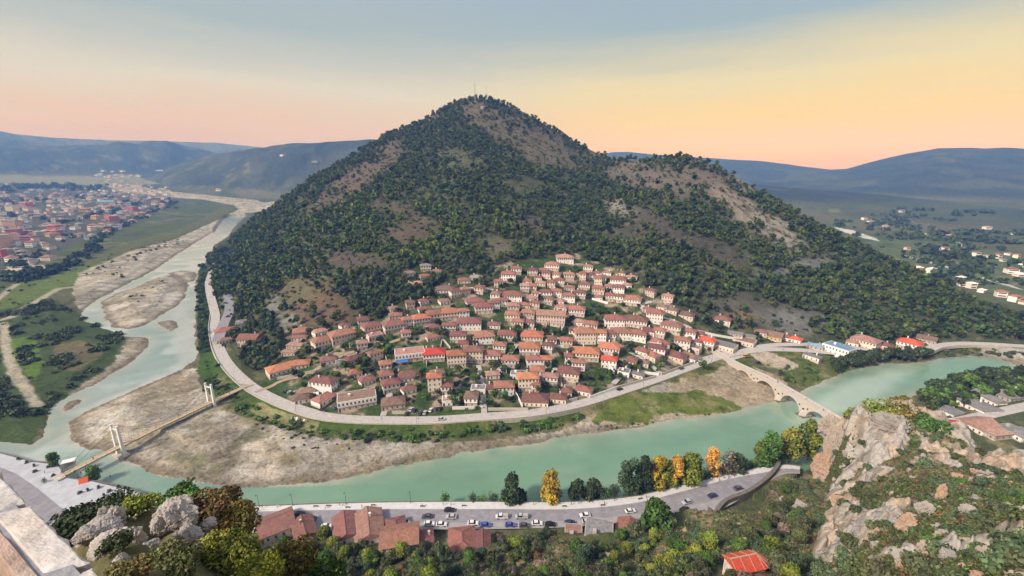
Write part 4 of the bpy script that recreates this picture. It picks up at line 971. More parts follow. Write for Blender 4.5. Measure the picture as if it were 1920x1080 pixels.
def house(x, y, z, rz, w, d, st, roof, wall, label, name='village_house', kind='hip', group='old houses of the hillside village', base=None, rnd=None, cat='house', chim=None, wgap=2.1):
    rnd = rnd or random.Random(int(x * 13 + y * 7))
    root = empty(name, (x, y, z), rz, label, cat, group)
    h1 = 3.0; H_ = h1 * st
    d0 = d
    bm = base or ('rubble_stone' if st > 1 and rnd.random() < .6 else wall)
    jet = .45 if (st > 1 and bm == 'rubble_stone') else 0.0
    b = MB(); low = -6.0
    b.box(-w / 2 + jet * .5, w / 2 - jet * .5, -d / 2 + jet, d / 2, low, h1 if st > 1 else 0.6)
    b.build('stone_base', bm if st > 1 else 'rubble_stone', root)
    b = MB(); zb = h1 + .003 if st > 1 else 0.603
    b.box(-w / 2, w / 2, -d / 2, d / 2 + .003, zb, H_ + (.6 if kind == 'flat' else 0)); b.build('wall', wall, root)
    if kind == 'flat':
        b = MB(); b.box(-w / 2 + .3, w / 2 - .3, -d / 2 + .3, d / 2 - .3, H_ + .2, H_ + .63); r_ = b.build('roof', roof, root)
        b = MB(); b.box(-w * .22, -w * .22 + 1.4, -.6, .8, H_ + .64, H_ + 2.0); b.build('roof_hatch', wall, root)
    else:
        b = MB(); rise = min(w, d) * (.24 if kind != 'shed' else .1)
        hip_roof(b, -w / 2, w / 2, -d / 2, d / 2, H_ + .16, rise, over=.62 if st > 1 else .5, gable=(kind == 'gable')); r_ = b.build('roof', roof, root)
    for k in range(st):
        zz = k * h1 + (1.0 if k else .95)
        sc_ = 1.0 if k == st - 1 else .82
        yf = -d / 2 + (jet if (k == 0 and st > 1) else 0); xx = (jet * .5 if (k == 0 and st > 1) else 0)
        if k == 0 and st > 1:
            add_windows(root, -w / 2 + xx + 1.6, w / 2 - xx, yf, d / 2, zz, .78, sides=False, gap=wgap * 1.5)
        elif k == 0: add_windows(root, -w / 2 + 1.6, w / 2, yf, d / 2, .75, .85, sides=True, gap=wgap * 1.2)
        else: add_windows(root, -w / 2, w / 2, yf, d / 2, zz, sc_, sides=True, gap=wgap)
    o = bpy.data.objects.new('door', DOOR_ME); scene.collection.objects.link(o); o.parent = root; o.location = (-w / 2 + jet * .5 + .95, -d / 2 + (jet if st > 1 else 0) + (0 if st > 1 else 0), .05)
    if (chim if chim is not None else rnd.random() < .6) and kind != 'flat':
        b = MB(); cx = rnd.uniform(-.25, .25) * w; cy = d * .15; b.box(cx - .35, cx + .35, cy - .35, cy + .35, H_ + .3, H_ + .16 + min(w, d) * .24 + .9); b.box(cx - .45, cx + .45, cy - .45, cy + .45, H_ + .16 + min(w, d) * .24 + .903, H_ + min(w, d) * .24 + 1.2); b.build('chimney', wall, r_)
    OCC.append((x, y, max(w, d) * .62))
    return root
# (x, y of the foot of the front wall, width in the photograph, storeys, roof, wall, kind, turn, own label)
T, O_, R_, D_, Bn, Pk, G_, Bl = 'terracotta_tiles', 'orange_tiles', 'bright_red_tiles', 'dark_red_tiles', 'brown_tiles', 'pink_tiles', 'grey_roofing', 'blue_roofing'
Wh, Cr, Pi, Ye, St, Co = 'white_plaster', 'cream_plaster', 'pink_plaster', 'yellow_plaster', 'rubble_stone', 'concrete'
HS = [
 (770, 518, 20, 1, Bn, Cr, 'hip', 8, 0), (799, 510, 20, 2, G_, Wh, 'hip', 8, 'white two-storey house with grey roof, top of the upper left cluster'), (798, 524, 19, 1, T, Cr, 'hip', 5, 0), (818, 521, 18, 2, T, Wh, 'hip', -5, 0), (771, 540, 16, 1, Pk, Cr, 'hip', 8, 0), (786, 537, 14, 1, Pk, Wh, 'hip', 8, 0),
 (871, 532, 24, 1, T, Cr, 'hip', 4, 0), (892, 527, 24, 1, G_, Wh, 'hip', -4, 'low grey-roofed house among trees left of the upper village'), (835, 550, 38, 1, Bn, Wh, 'hip', 6, 'long low brown-roofed house alone among trees above the village'),
 (568, 630, 32, 1, T, Cr, 'hip', -4, 'lone low cream house on the slope at the far left of the village'),
 (611, 654, 34, 2, T, Cr, 'hip', 18, 'left wing of the large cream terrace house on the left slope'), (647, 642, 42, 2, T, Cr, 'hip', 18, 'long right wing of the large cream terrace house on the left slope'),
 (702, 626, 32, 2, D_, Pi, 'hip', 20, 'dark-roofed pink house beside the wide white house on the left'), (706, 637, 26, 1, Pk, Pi, 'flat', 20, 0), (743, 624, 38, 2, D_, Wh, 'hip', 18, 'wide white house with dark red roof above the lane on the left'),
 (767, 613, 20, 2, T, Wh, 'hip', 14, 0), (792, 611, 30, 2, O_, Wh, 'hip', 14, 'orange-roofed white house right of the wide white house'), (820, 603, 32, 2, T, Pi, 'hip', 10, 0), (846, 600, 32, 2, O_, Cr, 'hip', 12, 'house with the brightest orange hipped roof, upper left rows'), (871, 597, 18, 2, T, Wh, 'hip', 10, 0),
 (893, 573, 36, 1, D_, Wh, 'hip', 10, 0), (908, 589, 34, 2, T, Wh, 'hip', 12, 0), (928, 580, 20, 2, T, Wh, 'hip', 10, 0), (944, 576, 18, 2, T, Wh, 'hip', 6, 0),
 (880, 620, 42, 2, D_, Wh, 'hip', -3, 'wide dark-roofed white house above the terraced garden'), (859, 644, 28, 2, D_, Wh, 'hip', -4, 0), (869, 652, 18, 1, T, Cr, 'hip', -4, 0), (908, 646, 38, 2, T, Wh, 'hip', 6, 0), (926, 617, 22, 1, D_, Wh, 'hip', 0, 0), (950, 643, 32, 2, T, Wh, 'hip', -4, 0),
 (770, 680, 52, 2, Pk, Wh, 'flat', 2, 'broad pale house with faded pink flat roof and blue awning'), (814, 680, 38, 2, R_, Wh, 'hip', 4, 'white house with the bright red roof left of centre'), (802, 668, 18, 1, T, Wh, 'hip', 0, 0),
 (857, 690, 33, 3, O_, Cr, 'hip', 2, 'tall three-storey cream house with orange roof and rows of windows'), (887, 682, 34, 3, T, Cr, 'hip', -6, 'tall cream house joined behind the three-storey orange-roofed house'), (921, 682, 32, 2, T, Wh, 'hip', -4, 0), (936, 663, 22, 2, T, Wh, 'hip', -8, 0),
 (539, 700, 56, 1, O_, Wh, 'hip', 10, 'low fan-shaped orange-roofed restaurant above the footbridge'), (563, 692, 30, 1, O_, Cr, 'hip', -12, 0), (616, 684, 26, 1, D_, Wh, 'hip', 0, 0), (668, 682, 28, 1, D_, Wh, 'hip', 14, 0), (640, 690, 18, 1, G_, Co, 'flat', 0, 0),
 (630, 730, 30, 2, D_, Wh, 'hip', 52, 'long dark red roof running back from the quay, left of the white block'), (616, 757, 34, 1, T, Wh, 'hip', 40, 0), (671, 768, 66, 2, Bn, Wh, 'flat', 0, 'big white flat-roofed block with two rows of windows on the quay'),
 (692, 722, 26, 1, D_, Cr, 'hip', 20, 0), (767, 716, 40, 1, D_, Wh, 'hip', 0, 'low dark red roofed house in a garden behind the quay'), (738, 768, 40, 1, Bn, St, 'hip', 0, 'low brown-roofed stone house right of the big white block'), (816, 742, 24, 4, O_, Cr, 'hip', 0, 'narrow four-storey tower house with orange roof near the quay'),
 (838, 742, 19, 2, D_, Wh, 'hip', 0, 0), (839, 762, 18, 1, Pk, Wh, 'flat', 0, 0), (576, 745, 28, 1, Bn, St, 'hip', -12, 0), (567, 757, 24, 1, Bn, Cr, 'hip', -14, 0), (896, 740, 26, 1, G_, Wh, 'flat', -8, 'white flat shed beside the lane in the centre of the quay'),
 (1060, 494, 32, 2, Pk, Wh, 'hip', 4, 'highest white house of the village under the forest'), (1034, 508, 28, 2, T, Wh, 'hip', -4, 0), (1020, 512, 16, 1, T, Cr, 'hip', 0, 0), (1102, 511, 18, 2, Pk, Wh, 'hip', 0, 0), (1067, 526, 20, 2, Pk, Cr, 'hip', 4, 0), (1092, 530, 12, 3, T, Cr, 'hip', 0, 0),
 (953, 532, 28, 3, T, Wh, 'hip', -2, 'tall white three-storey house with terraces at the upper left of the village'), (968, 515, 20, 2, T, Wh, 'hip', 0, 0), (935, 540, 16, 2, T, Cr, 'hip', 0, 0), (984, 548, 18, 2, Pk, Wh, 'hip', 0, 0), (998, 548, 16, 2, T, Cr, 'hip', 0, 0), (1013, 537, 20, 1, Pk, Cr, 'hip', 0, 0), (1033, 541, 15, 2, T, Cr, 'hip', 0, 0), (1048, 537, 20, 2, T, Cr, 'hip', -4, 0),
 (1121, 538, 14, 3, T, Cr, 'hip', 0, 0), (1158, 536, 30, 2, T, Wh, 'hip', -6, 0), (1175, 541, 18, 1, Pk, Wh, 'hip', -6, 0), (1095, 545, 22, 2, D_, Wh, 'hip', 0, 0), (1121, 553, 24, 2, T, Pi, 'hip', 0, 0), (1140, 549, 14, 2, T, Wh, 'hip', 0, 0), (1158, 551, 24, 2, D_, Wh, 'hip', -4, 0), (1087, 561, 22, 2, D_, Wh, 'hip', 0, 0),
 (1024, 560, 22, 2, T, Wh, 'hip', 4, 0), (1043, 558, 20, 2, T, Wh, 'hip', 0, 0), (1066, 567, 24, 2, T, Wh, 'hip', -3, 0), (1050, 571, 14, 1, Pk, Wh, 'hip', 0, 0), (1122, 564, 15, 1, T, Wh, 'hip', 0, 0), (1143, 566, 16, 2, T, Cr, 'hip', 0, 0), (1159, 568, 17, 2, D_, Wh, 'hip', -4, 0), (1184, 574, 32, 2, T, Wh, 'hip', -8, 'wide white house at the upper right corner of the village'),
 (960, 567, 38, 2, T, Wh, 'hip', -4, 'broad white house with hipped red roof in the upper middle rows'), (995, 566, 24, 1, Pk, Cr, 'hip', 0, 0), (982, 579, 24, 1, T, Cr, 'hip', 0, 0), (989, 600, 24, 2, T, St, 'hip', -6, 0), (960, 604, 26, 2, T, Cr, 'hip', -6, 0), (970, 617, 20, 2, T, Cr, 'hip', -4, 0), (1003, 562, 12, 2, T, Cr, 'hip', 0, 0),
 (1032, 612, 50, 3, Pk, Pi, 'gable', 0, 'large pink church-like hall with long faded roof behind dark cypresses'), (1081, 594, 28, 2, T, Wh, 'hip', 0, 'white hip-roofed house standing alone right of the big pink hall'), (1153, 613, 34, 2, T, Wh, 'hip', 6, 0), (1190, 615, 40, 2, D_, Wh, 'hip', -4, 0), (1226, 607, 28, 3, T, Wh, 'hip', -2, 'tall white three-storey house with orange roof, upper right'),
 (1240, 582, 20, 1, Bn, Cr, 'hip', -8, 0), (1256, 588, 24, 1, Bn, Cr, 'hip', -10, 0), (1283, 598, 28, 1, Bn, Cr, 'hip', -10, 0), (1352, 607, 28, 1, T, Wh, 'hip', -2, 'lone white house above the retaining wall, right of the village'),
 (997, 646, 38, 2, O_, Cr, 'hip', 2, 0), (993, 668, 36, 2, O_, Wh, 'hip', 0, 0), (956, 691, 30, 2, T, Wh, 'hip', 2, 0), (1002, 690, 26, 2, T, Wh, 'hip', 4, 0), (1023, 690, 20, 2, O_, Wh, 'hip', 4, 0), (1098, 646, 36, 3, T, Cr, 'hip', 8, 'large three-storey cream house with the tall orange roof, centre right'), (1125, 645, 20, 3, O_, Wh, 'hip', 0, 0), (1078, 634, 22, 2, D_, Wh, 'hip', 0, 0), (1106, 622, 24, 2, T, Cr, 'hip', 0, 0),
 (1140, 640, 26, 2, D_, Wh, 'hip', 0, 0), (1165, 638, 34, 2, T, Wh, 'hip', 4, 0), (1194, 641, 30, 2, T, Wh, 'hip', -4, 0), (1212, 628, 26, 1, D_, Wh, 'hip', -6, 0), (1234, 634, 20, 2, T, Wh, 'hip', -4, 0), (1256, 625, 34, 2, D_, Wh, 'hip', -6, 0), (1289, 636, 24, 2, T, Wh, 'hip', -8, 0), (1308, 633, 18, 1, D_, Cr, 'hip', -8, 0),
 (1227, 648, 24, 1, T, Wh, 'hip', -4, 0), (1244, 652, 20, 1, D_, St, 'hip', -4, 0), (1278, 653, 26, 2, T, Wh, 'hip', -6, 0), (1322, 653, 26, 2, R_, Wh, 'hip', -10, 'bright red-roofed white house near the bridge square'), (1305, 648, 18, 1, D_, Wh, 'hip', -6, 0), (1098, 678, 46, 2, O_, Cr, 'hip', 2, 'wide orange-roofed cream house above the long garden, centre right'), (1140, 668, 36, 2, O_, Wh, 'hip', -2, 0), (1066, 684, 13, 2, T, Wh, 'hip', 0, 0),
 (1141, 691, 26, 2, R_, Wh, 'hip', -4, 'white house with a small red roof and striped front beside parked cars'), (1200, 666, 26, 1, D_, Cr, 'hip', -28, 0), (1215, 674, 28, 1, T, Cr, 'hip', -28, 0), (1230, 668, 28, 2, D_, Wh, 'hip', -10, 0), (1262, 676, 34, 1, D_, Pi, 'hip', -20, 0), (1287, 677, 30, 1, Bn, Wh, 'hip', -24, 0), (1298, 660, 22, 1, G_, Pi, 'flat', -14, 0), (1345, 655, 52, 1, G_, Pi, 'flat', -16, 'long flat grey-roofed shop facing the bridge square'), (1392, 648, 34, 1, Bn, Pi, 'flat', -12, 'flat brown-roofed shop row right of the grey-roofed shop'),
 (921, 738, 20, 1, D_, Wh, 'hip', 0, 0), (946, 743, 34, 2, T, Wh, 'hip', 2, 0), (991, 735, 36, 3, O_, Cr, 'hip', 6, 'large orange-roofed cream house just above the quay gardens'), (1004, 738, 14, 2, T, Wh, 'hip', 0, 0), (1031, 724, 26, 2, Pk, Wh, 'hip', -2, 0), (1064, 716, 38, 2, D_, Cr, 'hip', -2, 'square dark red roofed house above the quay, right of centre'), (1092, 742, 28, 1, T, Wh, 'hip', -18, 0),
 (1003, 763, 46, 1, D_, Cr, 'hip', -2, 'long low dark-roofed house right on the quay wall'), (1046, 757, 28, 1, D_, Cr, 'hip', -4, 0), (1168, 707, 20, 1, G_, Wh, 'flat', -14, 0), (1193, 710, 22, 1, G_, Wh, 'shed', -18, 'pale grey lean-to shed at the end of the long garden'), (945, 700, 10, 1, G_, Wh, 'flat', 0, 0), (970, 712, 26, 1, G_, Wh, 'flat', 0, 0),
 (1444, 637, 34, 1, Bn, Ye, 'gable', -6, 'yellow-walled house in the row right of the bridge square'), (1470, 639, 20, 1, T, Wh, 'hip', -6, 0), (1489, 642, 18, 1, R_, Wh, 'hip', -8, 0), (1404, 637, 20, 1, G_, Co, 'shed', 0, 0), (1425, 630, 20, 1, Bn, Pi, 'hip', 0, 0), (1378, 632, 24, 1, G_, Co, 'shed', -4, 0),
 (1563, 668, 42, 2, Bl, Wh, 'flat', -30, 'white two-storey depot with blue roof beside the river trees'), (1519, 676, 26, 1, G_, Wh, 'shed', -16, 'small white flat-roofed hut left of the blue-roofed depot'), (1585, 672, 24, 1, G_, Wh, 'flat', -20, 0), (1527, 655, 24, 1, Bl, Co, 'shed', -8, 'low dark blue-roofed shed behind the depot'), (1616, 650, 38, 2, Pk, Cr, 'hip', -18, 'cream house with broad pale roof on the road beyond the depot'), (1597, 648, 18, 1, Pk, Cr, 'hip', -8, 0),
 (1655, 655, 22, 1, D_, Pi, 'hip', -10, 'small dark red roofed house in trees on the right bank road'), (1699, 660, 32, 2, R_, Wh, 'hip', -6, 'white house with vivid red roof at the right end of the road'), (1735, 643, 26, 1, Bn, Co, 'gable', -4, 'grey-brown roofed barn at the bend of the right-hand road'),
 (424, 627, 30, 1, T, Wh, 'hip', 10, 'red-roofed house with blue awning beside the road at far left'), (424, 643, 20, 1, Bn, Cr, 'hip', 10, 'small brown-roofed hut at the roadside below the blue awning'), (463, 650, 34, 2, T, Pi, 'gable', -30, 'pink house with split gable roof under the left cliff'), (458, 612, 26, 1, G_, Co, 'flat', 0, 'grey ruined terraces above the far-left roadside houses'),
 (552, 655, 30, 1, Pk, St, 'shed', -30, 'ruined stone building stepping down the left slope'), (540, 668, 24, 1, Pk, St, 'shed', -30, 'lower ruined stone house above the orange-roofed restaurant'),
 (560, 640, 26, 1, Pk, St, 'shed', -28, 'upper ruined stone walls on the left slope')]
ORD = ['first', 'second', 'third', 'fourth', 'fifth', 'sixth', 'seventh', 'eighth', 'ninth', 'tenth', 'eleventh', 'twelfth', 'thirteenth', 'fourteenth', 'fifteenth', 'sixteenth', 'seventeenth', 'eighteenth', 'nineteenth', 'twentieth', 'twenty-first', 'twenty-second', 'twenty-third', 'twenty-fourth']
def rank_labels(items, rowh, ymax, fmt):
    """items: (index, x, y); returns index -> (row ordinal, place ordinal)"""
    rows = {}
    for i, x, y in items: rows.setdefault(int((ymax - y) // rowh), []).append((x, i))
    out = {}
    for rn, (rk_, lst) in enumerate(sorted(rows.items())):
        for k, (x, i) in enumerate(sorted(lst)): out[i] = (ORD[min(rn, 23)], ORD[min(k, 23)])
    return out
auto = rank_labels([(i, h[0], h[1]) for i, h in enumerate(HS)], 20, 775, None)
seen = set()
for i, (px, py, wpx, st, roof, wall, kind, turn, lab) in enumerate(HS):
    g = hit(px, py, 190)
    if g is None: continue
    x, y, z = g
    depth = y * CP - (z - CAMH) * SP
    w = wpx * depth / FOC * (1.06 if py > 590 else .96)
    d = min(max(w * 0.74, 7.0), 12.0) if kind != 'shed' else max(5.0, w * .5)
    if turn > 45: d, w = w * 1.5, w * .8
    face = -math.atan2(x, y) + math.radians(turn + random.Random(i).uniform(-6, 6))
    cx = x - math.sin(face) * d / 2; cy = y + math.cos(face) * d / 2
    zb = max(min(z, hz(cx, cy)), 3.3)
    size = 'small' if w < 9 else 'wide' if w > 14.5 else 'plain'
    sw = {1: 'single-storey', 2: 'two-storey', 3: 'three-storey', 4: 'four-storey'}[st]
    if not lab:
        a, b_2 = auto[i]
        lab = f'{size} {ROOFW[roof]}-roofed {WALLW[wall]} house, {b_2} from left in {a} row above the quay'
    house(cx, cy, zb, face, w, d, st, roof, wall, lab, kind=kind, name='village_house', rnd=random.Random(i))
# smaller houses and sheds that fill the rows
GREENS = [(880, 660, 50, 20), (850, 722, 20, 30), (880, 725, 24, 36), (1110, 725, 50, 30), (1130, 588, 50, 22), (1015, 632, 40, 10), (735, 660, 46, 18), (790, 634, 26, 12), (960, 700, 30, 40)]
rf_ = random.Random(77); extra = []
tries = 0
while len(extra) < 58 and tries < 6000:
    tries += 1
    px = rf_.uniform(600, 1330); py = rf_.uniform(515, 768)
    top_ = 620 - (px - 600) * .25 if px < 800 else 570 - (px - 800) * .3 if px < 950 else 515 if px < 1180 else 515 + (px - 1180) * .75
    bot_ = 700 + (px - 600) * .35 if px < 780 else 765 if px < 1050 else 760 - (px - 1050) * .33
    if py < top_ or py > bot_: continue
    if any(((px - a) / rx) ** 2 + ((py - b2) / ry) ** 2 < 1 for a, b2, rx, ry in GREENS): continue
    g = hit(px, py, 190)
    if g is None: continue
    x, y, z = g; depth = y * CP - (z - CAMH) * SP; w = rf_.uniform(6.5, 10.5); d = rf_.uniform(6, 9)
    face = -math.atan2(x, y) + math.radians((14 if px < 880 else -4 if px < 1180 else -10) + rf_.uniform(-14, 14))
    cx = x - math.sin(face) * d / 2; cy = y + math.cos(face) * d / 2
    if any((cx - a) ** 2 + (cy - b2) ** 2 < (r_ + max(w, d) * .46) ** 2 for a, b2, r_ in OCC): continue
    if any(dist_line(np.array([cx]), np.array([cy]), [q_[:2] for q_ in ln_])[0] < 5.5 for ln_ in (NROAD, EROAD)): continue
    st = rf_.choice([1, 2, 2, 1]); roof = rf_.choice([T, D_, T, Pk, Bn, D_]); wall = rf_.choice([Wh, Wh, Cr, Pi])
    extra.append((px, py, cx, cy, max(min(z, hz(cx, cy)), 3.3), face, w, d, st, roof, wall)); OCC.append((cx, cy, max(w, d) * .62))
ea = rank_labels([(i, e[0], e[1]) for i, e in enumerate(extra)], 26, 775, None)
for i, (px, py, cx, cy, zb, face, w, d, st, roof, wall) in enumerate(extra):
    a, b_2 = ea[i]
    house(cx, cy, zb, face, w, d, st, roof, wall, f'little {ROOFW[roof]}-roofed {WALLW[wall]} outhouse, {b_2} outhouse from left, {a} tier above the quay', name='small_house', group='small houses between the bigger ones', rnd=random.Random(i + 400)); OCC.pop()

# houses along the road below the castle: seen from above
SH = [(520, 1000, 60, 1, D_, Cr, 'gable', 0, 'long low dark-roofed row at the left end below the road', 8), (574, 1008, 36, 1, D_, St, 'gable', 4, 'low brown-tiled house left of the pale pink roof', 7), (650, 1010, 42, 1, D_, Wh, 'gable', 0, 'dark red roof joined to the pale pink tiled roof', 9), (694, 1012, 52, 1, Pk, Wh, 'gable', 0, 'house with the broad pale pink weathered tile roof by the road', 11),
      (745, 1018, 34, 1, D_, St, 'hip', 0, 'low red-tiled wing left of the tall terracotta roof', 9), (779, 1013, 34, 2, T, Wh, 'gable', 86, 'tall terracotta gabled house pressed against the riverside road', 10), (800, 1032, 26, 1, D_, St, 'hip', 0, 'small red roof below the tall terracotta gabled house', 6),
      (868, 1045, 50, 1, T, Wh, 'hip', 0, 'red hip-roofed house half hidden by trees, bottom centre', 10), (906, 1046, 26, 1, D_, Wh, 'gable', 0, 'lower dark red wing beside the bottom centre hip-roofed house', 8), (1120, 1045, 54, 2, G_, Co, 'flat', 0, 'big flat grey concrete roof beside the riverside road', 12), (1175, 1012, 42, 1, T, Cr, 'gable', -4, 'small red-tiled house right of the flat grey roof', 6), (1075, 1030, 34, 1, Pk, Co, 'flat', 2, 'low roof terrace with planters left of the flat grey roof', 8),
      (1768, 806, 34, 1, R_, Cr, 'gable', -24, 'bright red-roofed house behind the rocky spur on the right', 8), (1818, 762, 50, 1, G_, Wh, 'shed', -34, 'long grey-roofed workshop in the green garden, right', 9), (1870, 740, 44, 1, G_, Co, 'shed', -30, 'grey asbestos-roofed hall at the right edge', 12), (1905, 730, 36, 1, G_, Wh, 'shed', -30, 'white-walled hall beyond the grey hall, right edge', 9), (1845, 748, 44, 1, G_, Wh, 'gable', -36, 'narrow pale roofed shed beside the grey hall on the right', 4),
      (1820, 800, 42, 1, Pk, Wh, 'gable', -30, 'pinkish roofed house behind the right-hand rocks', 10), (1850, 812, 30, 1, Pk, Co, 'shed', -30, 'faded roofed annex behind the right-hand rocks', 8), (1880, 808, 26, 1, G_, Co, 'flat', -30, 'small grey flat roof among trees at the right edge', 7), (1900, 815, 30, 1, G_, Wh, 'shed', -32, 'white-walled grey shed low at the right edge', 8), (1775, 775, 24, 1, G_, Wh, 'shed', -25, 'small light grey hut next to the parked cars on the right', 6)]
for i, (px, py, wpx, st, roof, wall, kind, turn, lab, d) in enumerate(SH):
    g = at(px, py, 5.0) if px < 1300 else at(px, py, 5.0)
    x, y, z = g; depth = y * CP - (z - CAMH) * SP; w = wpx * depth / FOC
    face = -math.atan2(x, y) + math.radians(turn)
    if turn > 80: w, d = d, w * 1.4
    zb = 3.2 if st == 1 else 2.4
    d += 3.5
    cx = x - math.sin(face) * (d / 2 - 1.0) ; cy = y + math.cos(face) * (d / 2 - 1.0)
    house(cx, cy, zb, face, w, d, st, roof, wall, lab, kind=kind, name='riverside_house', group='houses below the castle rock' if px < 1300 else 'buildings on the right bank', base='rubble_stone', rnd=random.Random(i + 900))
# bright red roof at the bottom right: a round-ended chapel
g = hit(1395, 1072, 60); root = empty('red_roofed_chapel', g, math.radians(12), 'small chapel with vivid red rounded roof among shrubs, bottom right', 'chapel')
CHAP = g
b = MB(); b.box(-4.2, 3.0, -2.6, 2.6, -5, 3.4); b.build('wall', 'rubble_stone', root)
b = MB(); b.loft([[(3.003 + 2.6 * math.sin(math.pi * k / 12), -2.6 * math.cos(math.pi * k / 12), z_) for k in range(13)] for z_ in (-5, 3.4)]); b.build('apse_wall', 'rubble_stone', root)
newmat('vivid_red_tiles', (0.62, 0.075, 0.045), color2=(0.52, 0.10, 0.06), var=0.25, scale=2, bump=0.6, bscale=5)
b = MB(); over = .5
b.face([(-4.7, -3.1, 3.3), (3.0, -3.1, 3.3), (3.0, 0, 5.2), (-4.7, 0, 5.2)]); b.face([(3.0, 3.1, 3.3), (-4.7, 3.1, 3.3), (-4.7, 0, 5.2), (3.0, 0, 5.2)]); b.face([(-4.7, -3.1, 3.3), (-4.7, 0, 5.2), (-4.7, 3.1, 3.3)])
b.build('nave_roof', 'vivid_red_tiles', root)
b = MB(); n_ = 14
for k in range(n_):
    a0, a1 = math.pi * k / n_ - math.pi / 2, math.pi * (k + 1) / n_ - math.pi / 2
    b.face([(3.0, 0, 5.15), (3.0 + 3.1 * math.cos(a0), 3.1 * math.sin(a0), 3.25), (3.0 + 3.1 * math.cos(a1), 3.1 * math.sin(a1), 3.25)])
b.build('apse_roof', 'vivid_red_tiles', root)
newmat('ridge_mortar', (0.5, 0.36, 0.25), var=.15)
b = MB(); b.tube((-4.75, 0, 5.24), (3, 0, 5.24), .2, n=6)
for k in range(0, 15, 2):
    a0 = math.pi * k / 14 - math.pi / 2; b.tube((3.0, 0, 5.2), (3.0 + 3.1 * math.cos(a0), 3.1 * math.sin(a0), 3.3), .1, n=4)
for x_ in (-4.65, -2.1, .5): 
    for s_ in (-1, 1): b.tube((x_, 0, 5.24), (x_, s_ * 3.12, 3.34), .09, n=4)
b.build('roof_ridges', 'ridge_mortar', root)
OCC.append((g[0], g[1], 7))
# awnings
for px, py, col, w, lab in ((434, 622, 'blue_cloth', 16, 'blue awning beside the far-left roadside house'), (755, 683, 'blue_cloth', 20, 'blue awning in front of the pink flat-roofed house'), (838, 757, 'white_cloth', 18, 'white canopy over a quay terrace below the tower house'), (592, 745, 'white_cloth', 12, 'white parasol-like canopy between the low left quay houses'), (1145, 697, 'white_cloth', 8, 'small white canopy below the striped-front house'), (968, 687, 'red_cloth', 10, 'small red awning in the village centre'), (970, 722, 'red_cloth', 16, 'red awning beside the large orange-roofed quay house')):
    g = hit(px, py, 190); depth = g[1] * CP - (g[2] - CAMH) * SP; W_ = w * depth / FOC
    root = empty('awning', g, -math.atan2(g[0], g[1]), lab, 'awning')
    b = MB(); b.loft([[(x_, -2.4, 2.5), (x_, 0, 3.0), (x_, 2.4, 2.5), (x_, 2.4, 2.45), (x_, 0, 2.95), (x_, -2.4, 2.45)] for x_ in (-W_ / 2, W_ / 2)]); b.build('canopy', col, root)
    for sx_ in (-1, 1):
        for sy_ in (-1, 1): b = MB(); b.tube((sx_ * (W_ / 2 - .1), sy_ * 2.2, -1), (sx_ * (W_ / 2 - .1), sy_ * 2.2, 2.5), .05, n=5); b.build('post', 'white_paint', root)
# garden walls of the village
GWL = [[(848, 768), (905, 766)], [(915, 770), (990, 770)], [(1056, 756), (1082, 750)], [(1105, 748), (1160, 728)], [(1160, 728), (1230, 708)], [(1240, 704), (1300, 682)], [(980, 765), (970, 745), (960, 728)], [(1062, 748), (1046, 705)], [(735, 776), (762, 776)], [(1172, 690), (1235, 704)],
       [(590, 700), (650, 678), (700, 655)], [(520, 712), (590, 698)], [(1250, 610), (1340, 630), (1400, 640)], [(1150, 562), (1210, 578)], [(800, 640), (845, 630)], [(1140, 570), (1110, 562)], [(728, 690), (728, 655), (745, 655)], [(800, 688), (800, 660)], [(1010, 650), (1068, 652)], [(826, 655), (830, 640), (845, 655)]]
for i, ln in enumerate(GWL):
    pts = [hit(px, py, 190) for px, py in ln]; p = resample([q_[:2] for q_ in pts], len(ln) * 6); nn = normals(p); B = MB()
    B.loft([[(x - a * .2, y - b2 * .2, hz(x, y) - 1.5), (x + a * .2, y + b2 * .2, hz(x, y) - 1.5), (x + a * .2, y + b2 * .2, hz(x, y) + 1.9), (x - a * .2, y - b2 * .2, hz(x, y) + 1.9)] for (x, y), (a, b2) in zip(p, nn)])
    where = 'along the quay road' if ln[0][1] > 725 else 'on the upper slope' if ln[0][1] < 645 else 'between the gardens'
    tag(B.build('garden_wall', ['pale_stone', 'white_paint'][i % 3 == 0]), f'{"white" if i % 3 == 0 else "pale stone"} garden wall {where}, {ORD[i % 24]} of the village walls from the quay up', 'wall', 'garden walls of the village')
# terraced white steps on the quay lawn
g = at(577, 786, 3.4); root = empty('stepped_terrace', (g[0], g[1], 0), -math.atan2(g[0], g[1]) - math.radians(14), 'stepped white concrete seating below the quay road, left', 'steps')
for k in range(5):
    b = MB(); b.box(-9, 9, -5.5 + k * 1.7, -4.3 + k * 1.7, 0.5, 1.3 + k * .75); b.build('step', 'concrete', root)
for k in range(8):
    b = MB(); b.box(-8.5 + k * 2.2, -7.6 + k * 2.2, -4.0 + (k % 2), 3.3, 4.1 , 4.35); b.build('bench_slab', 'white_paint' if k % 2 else 'dark_metal', root)
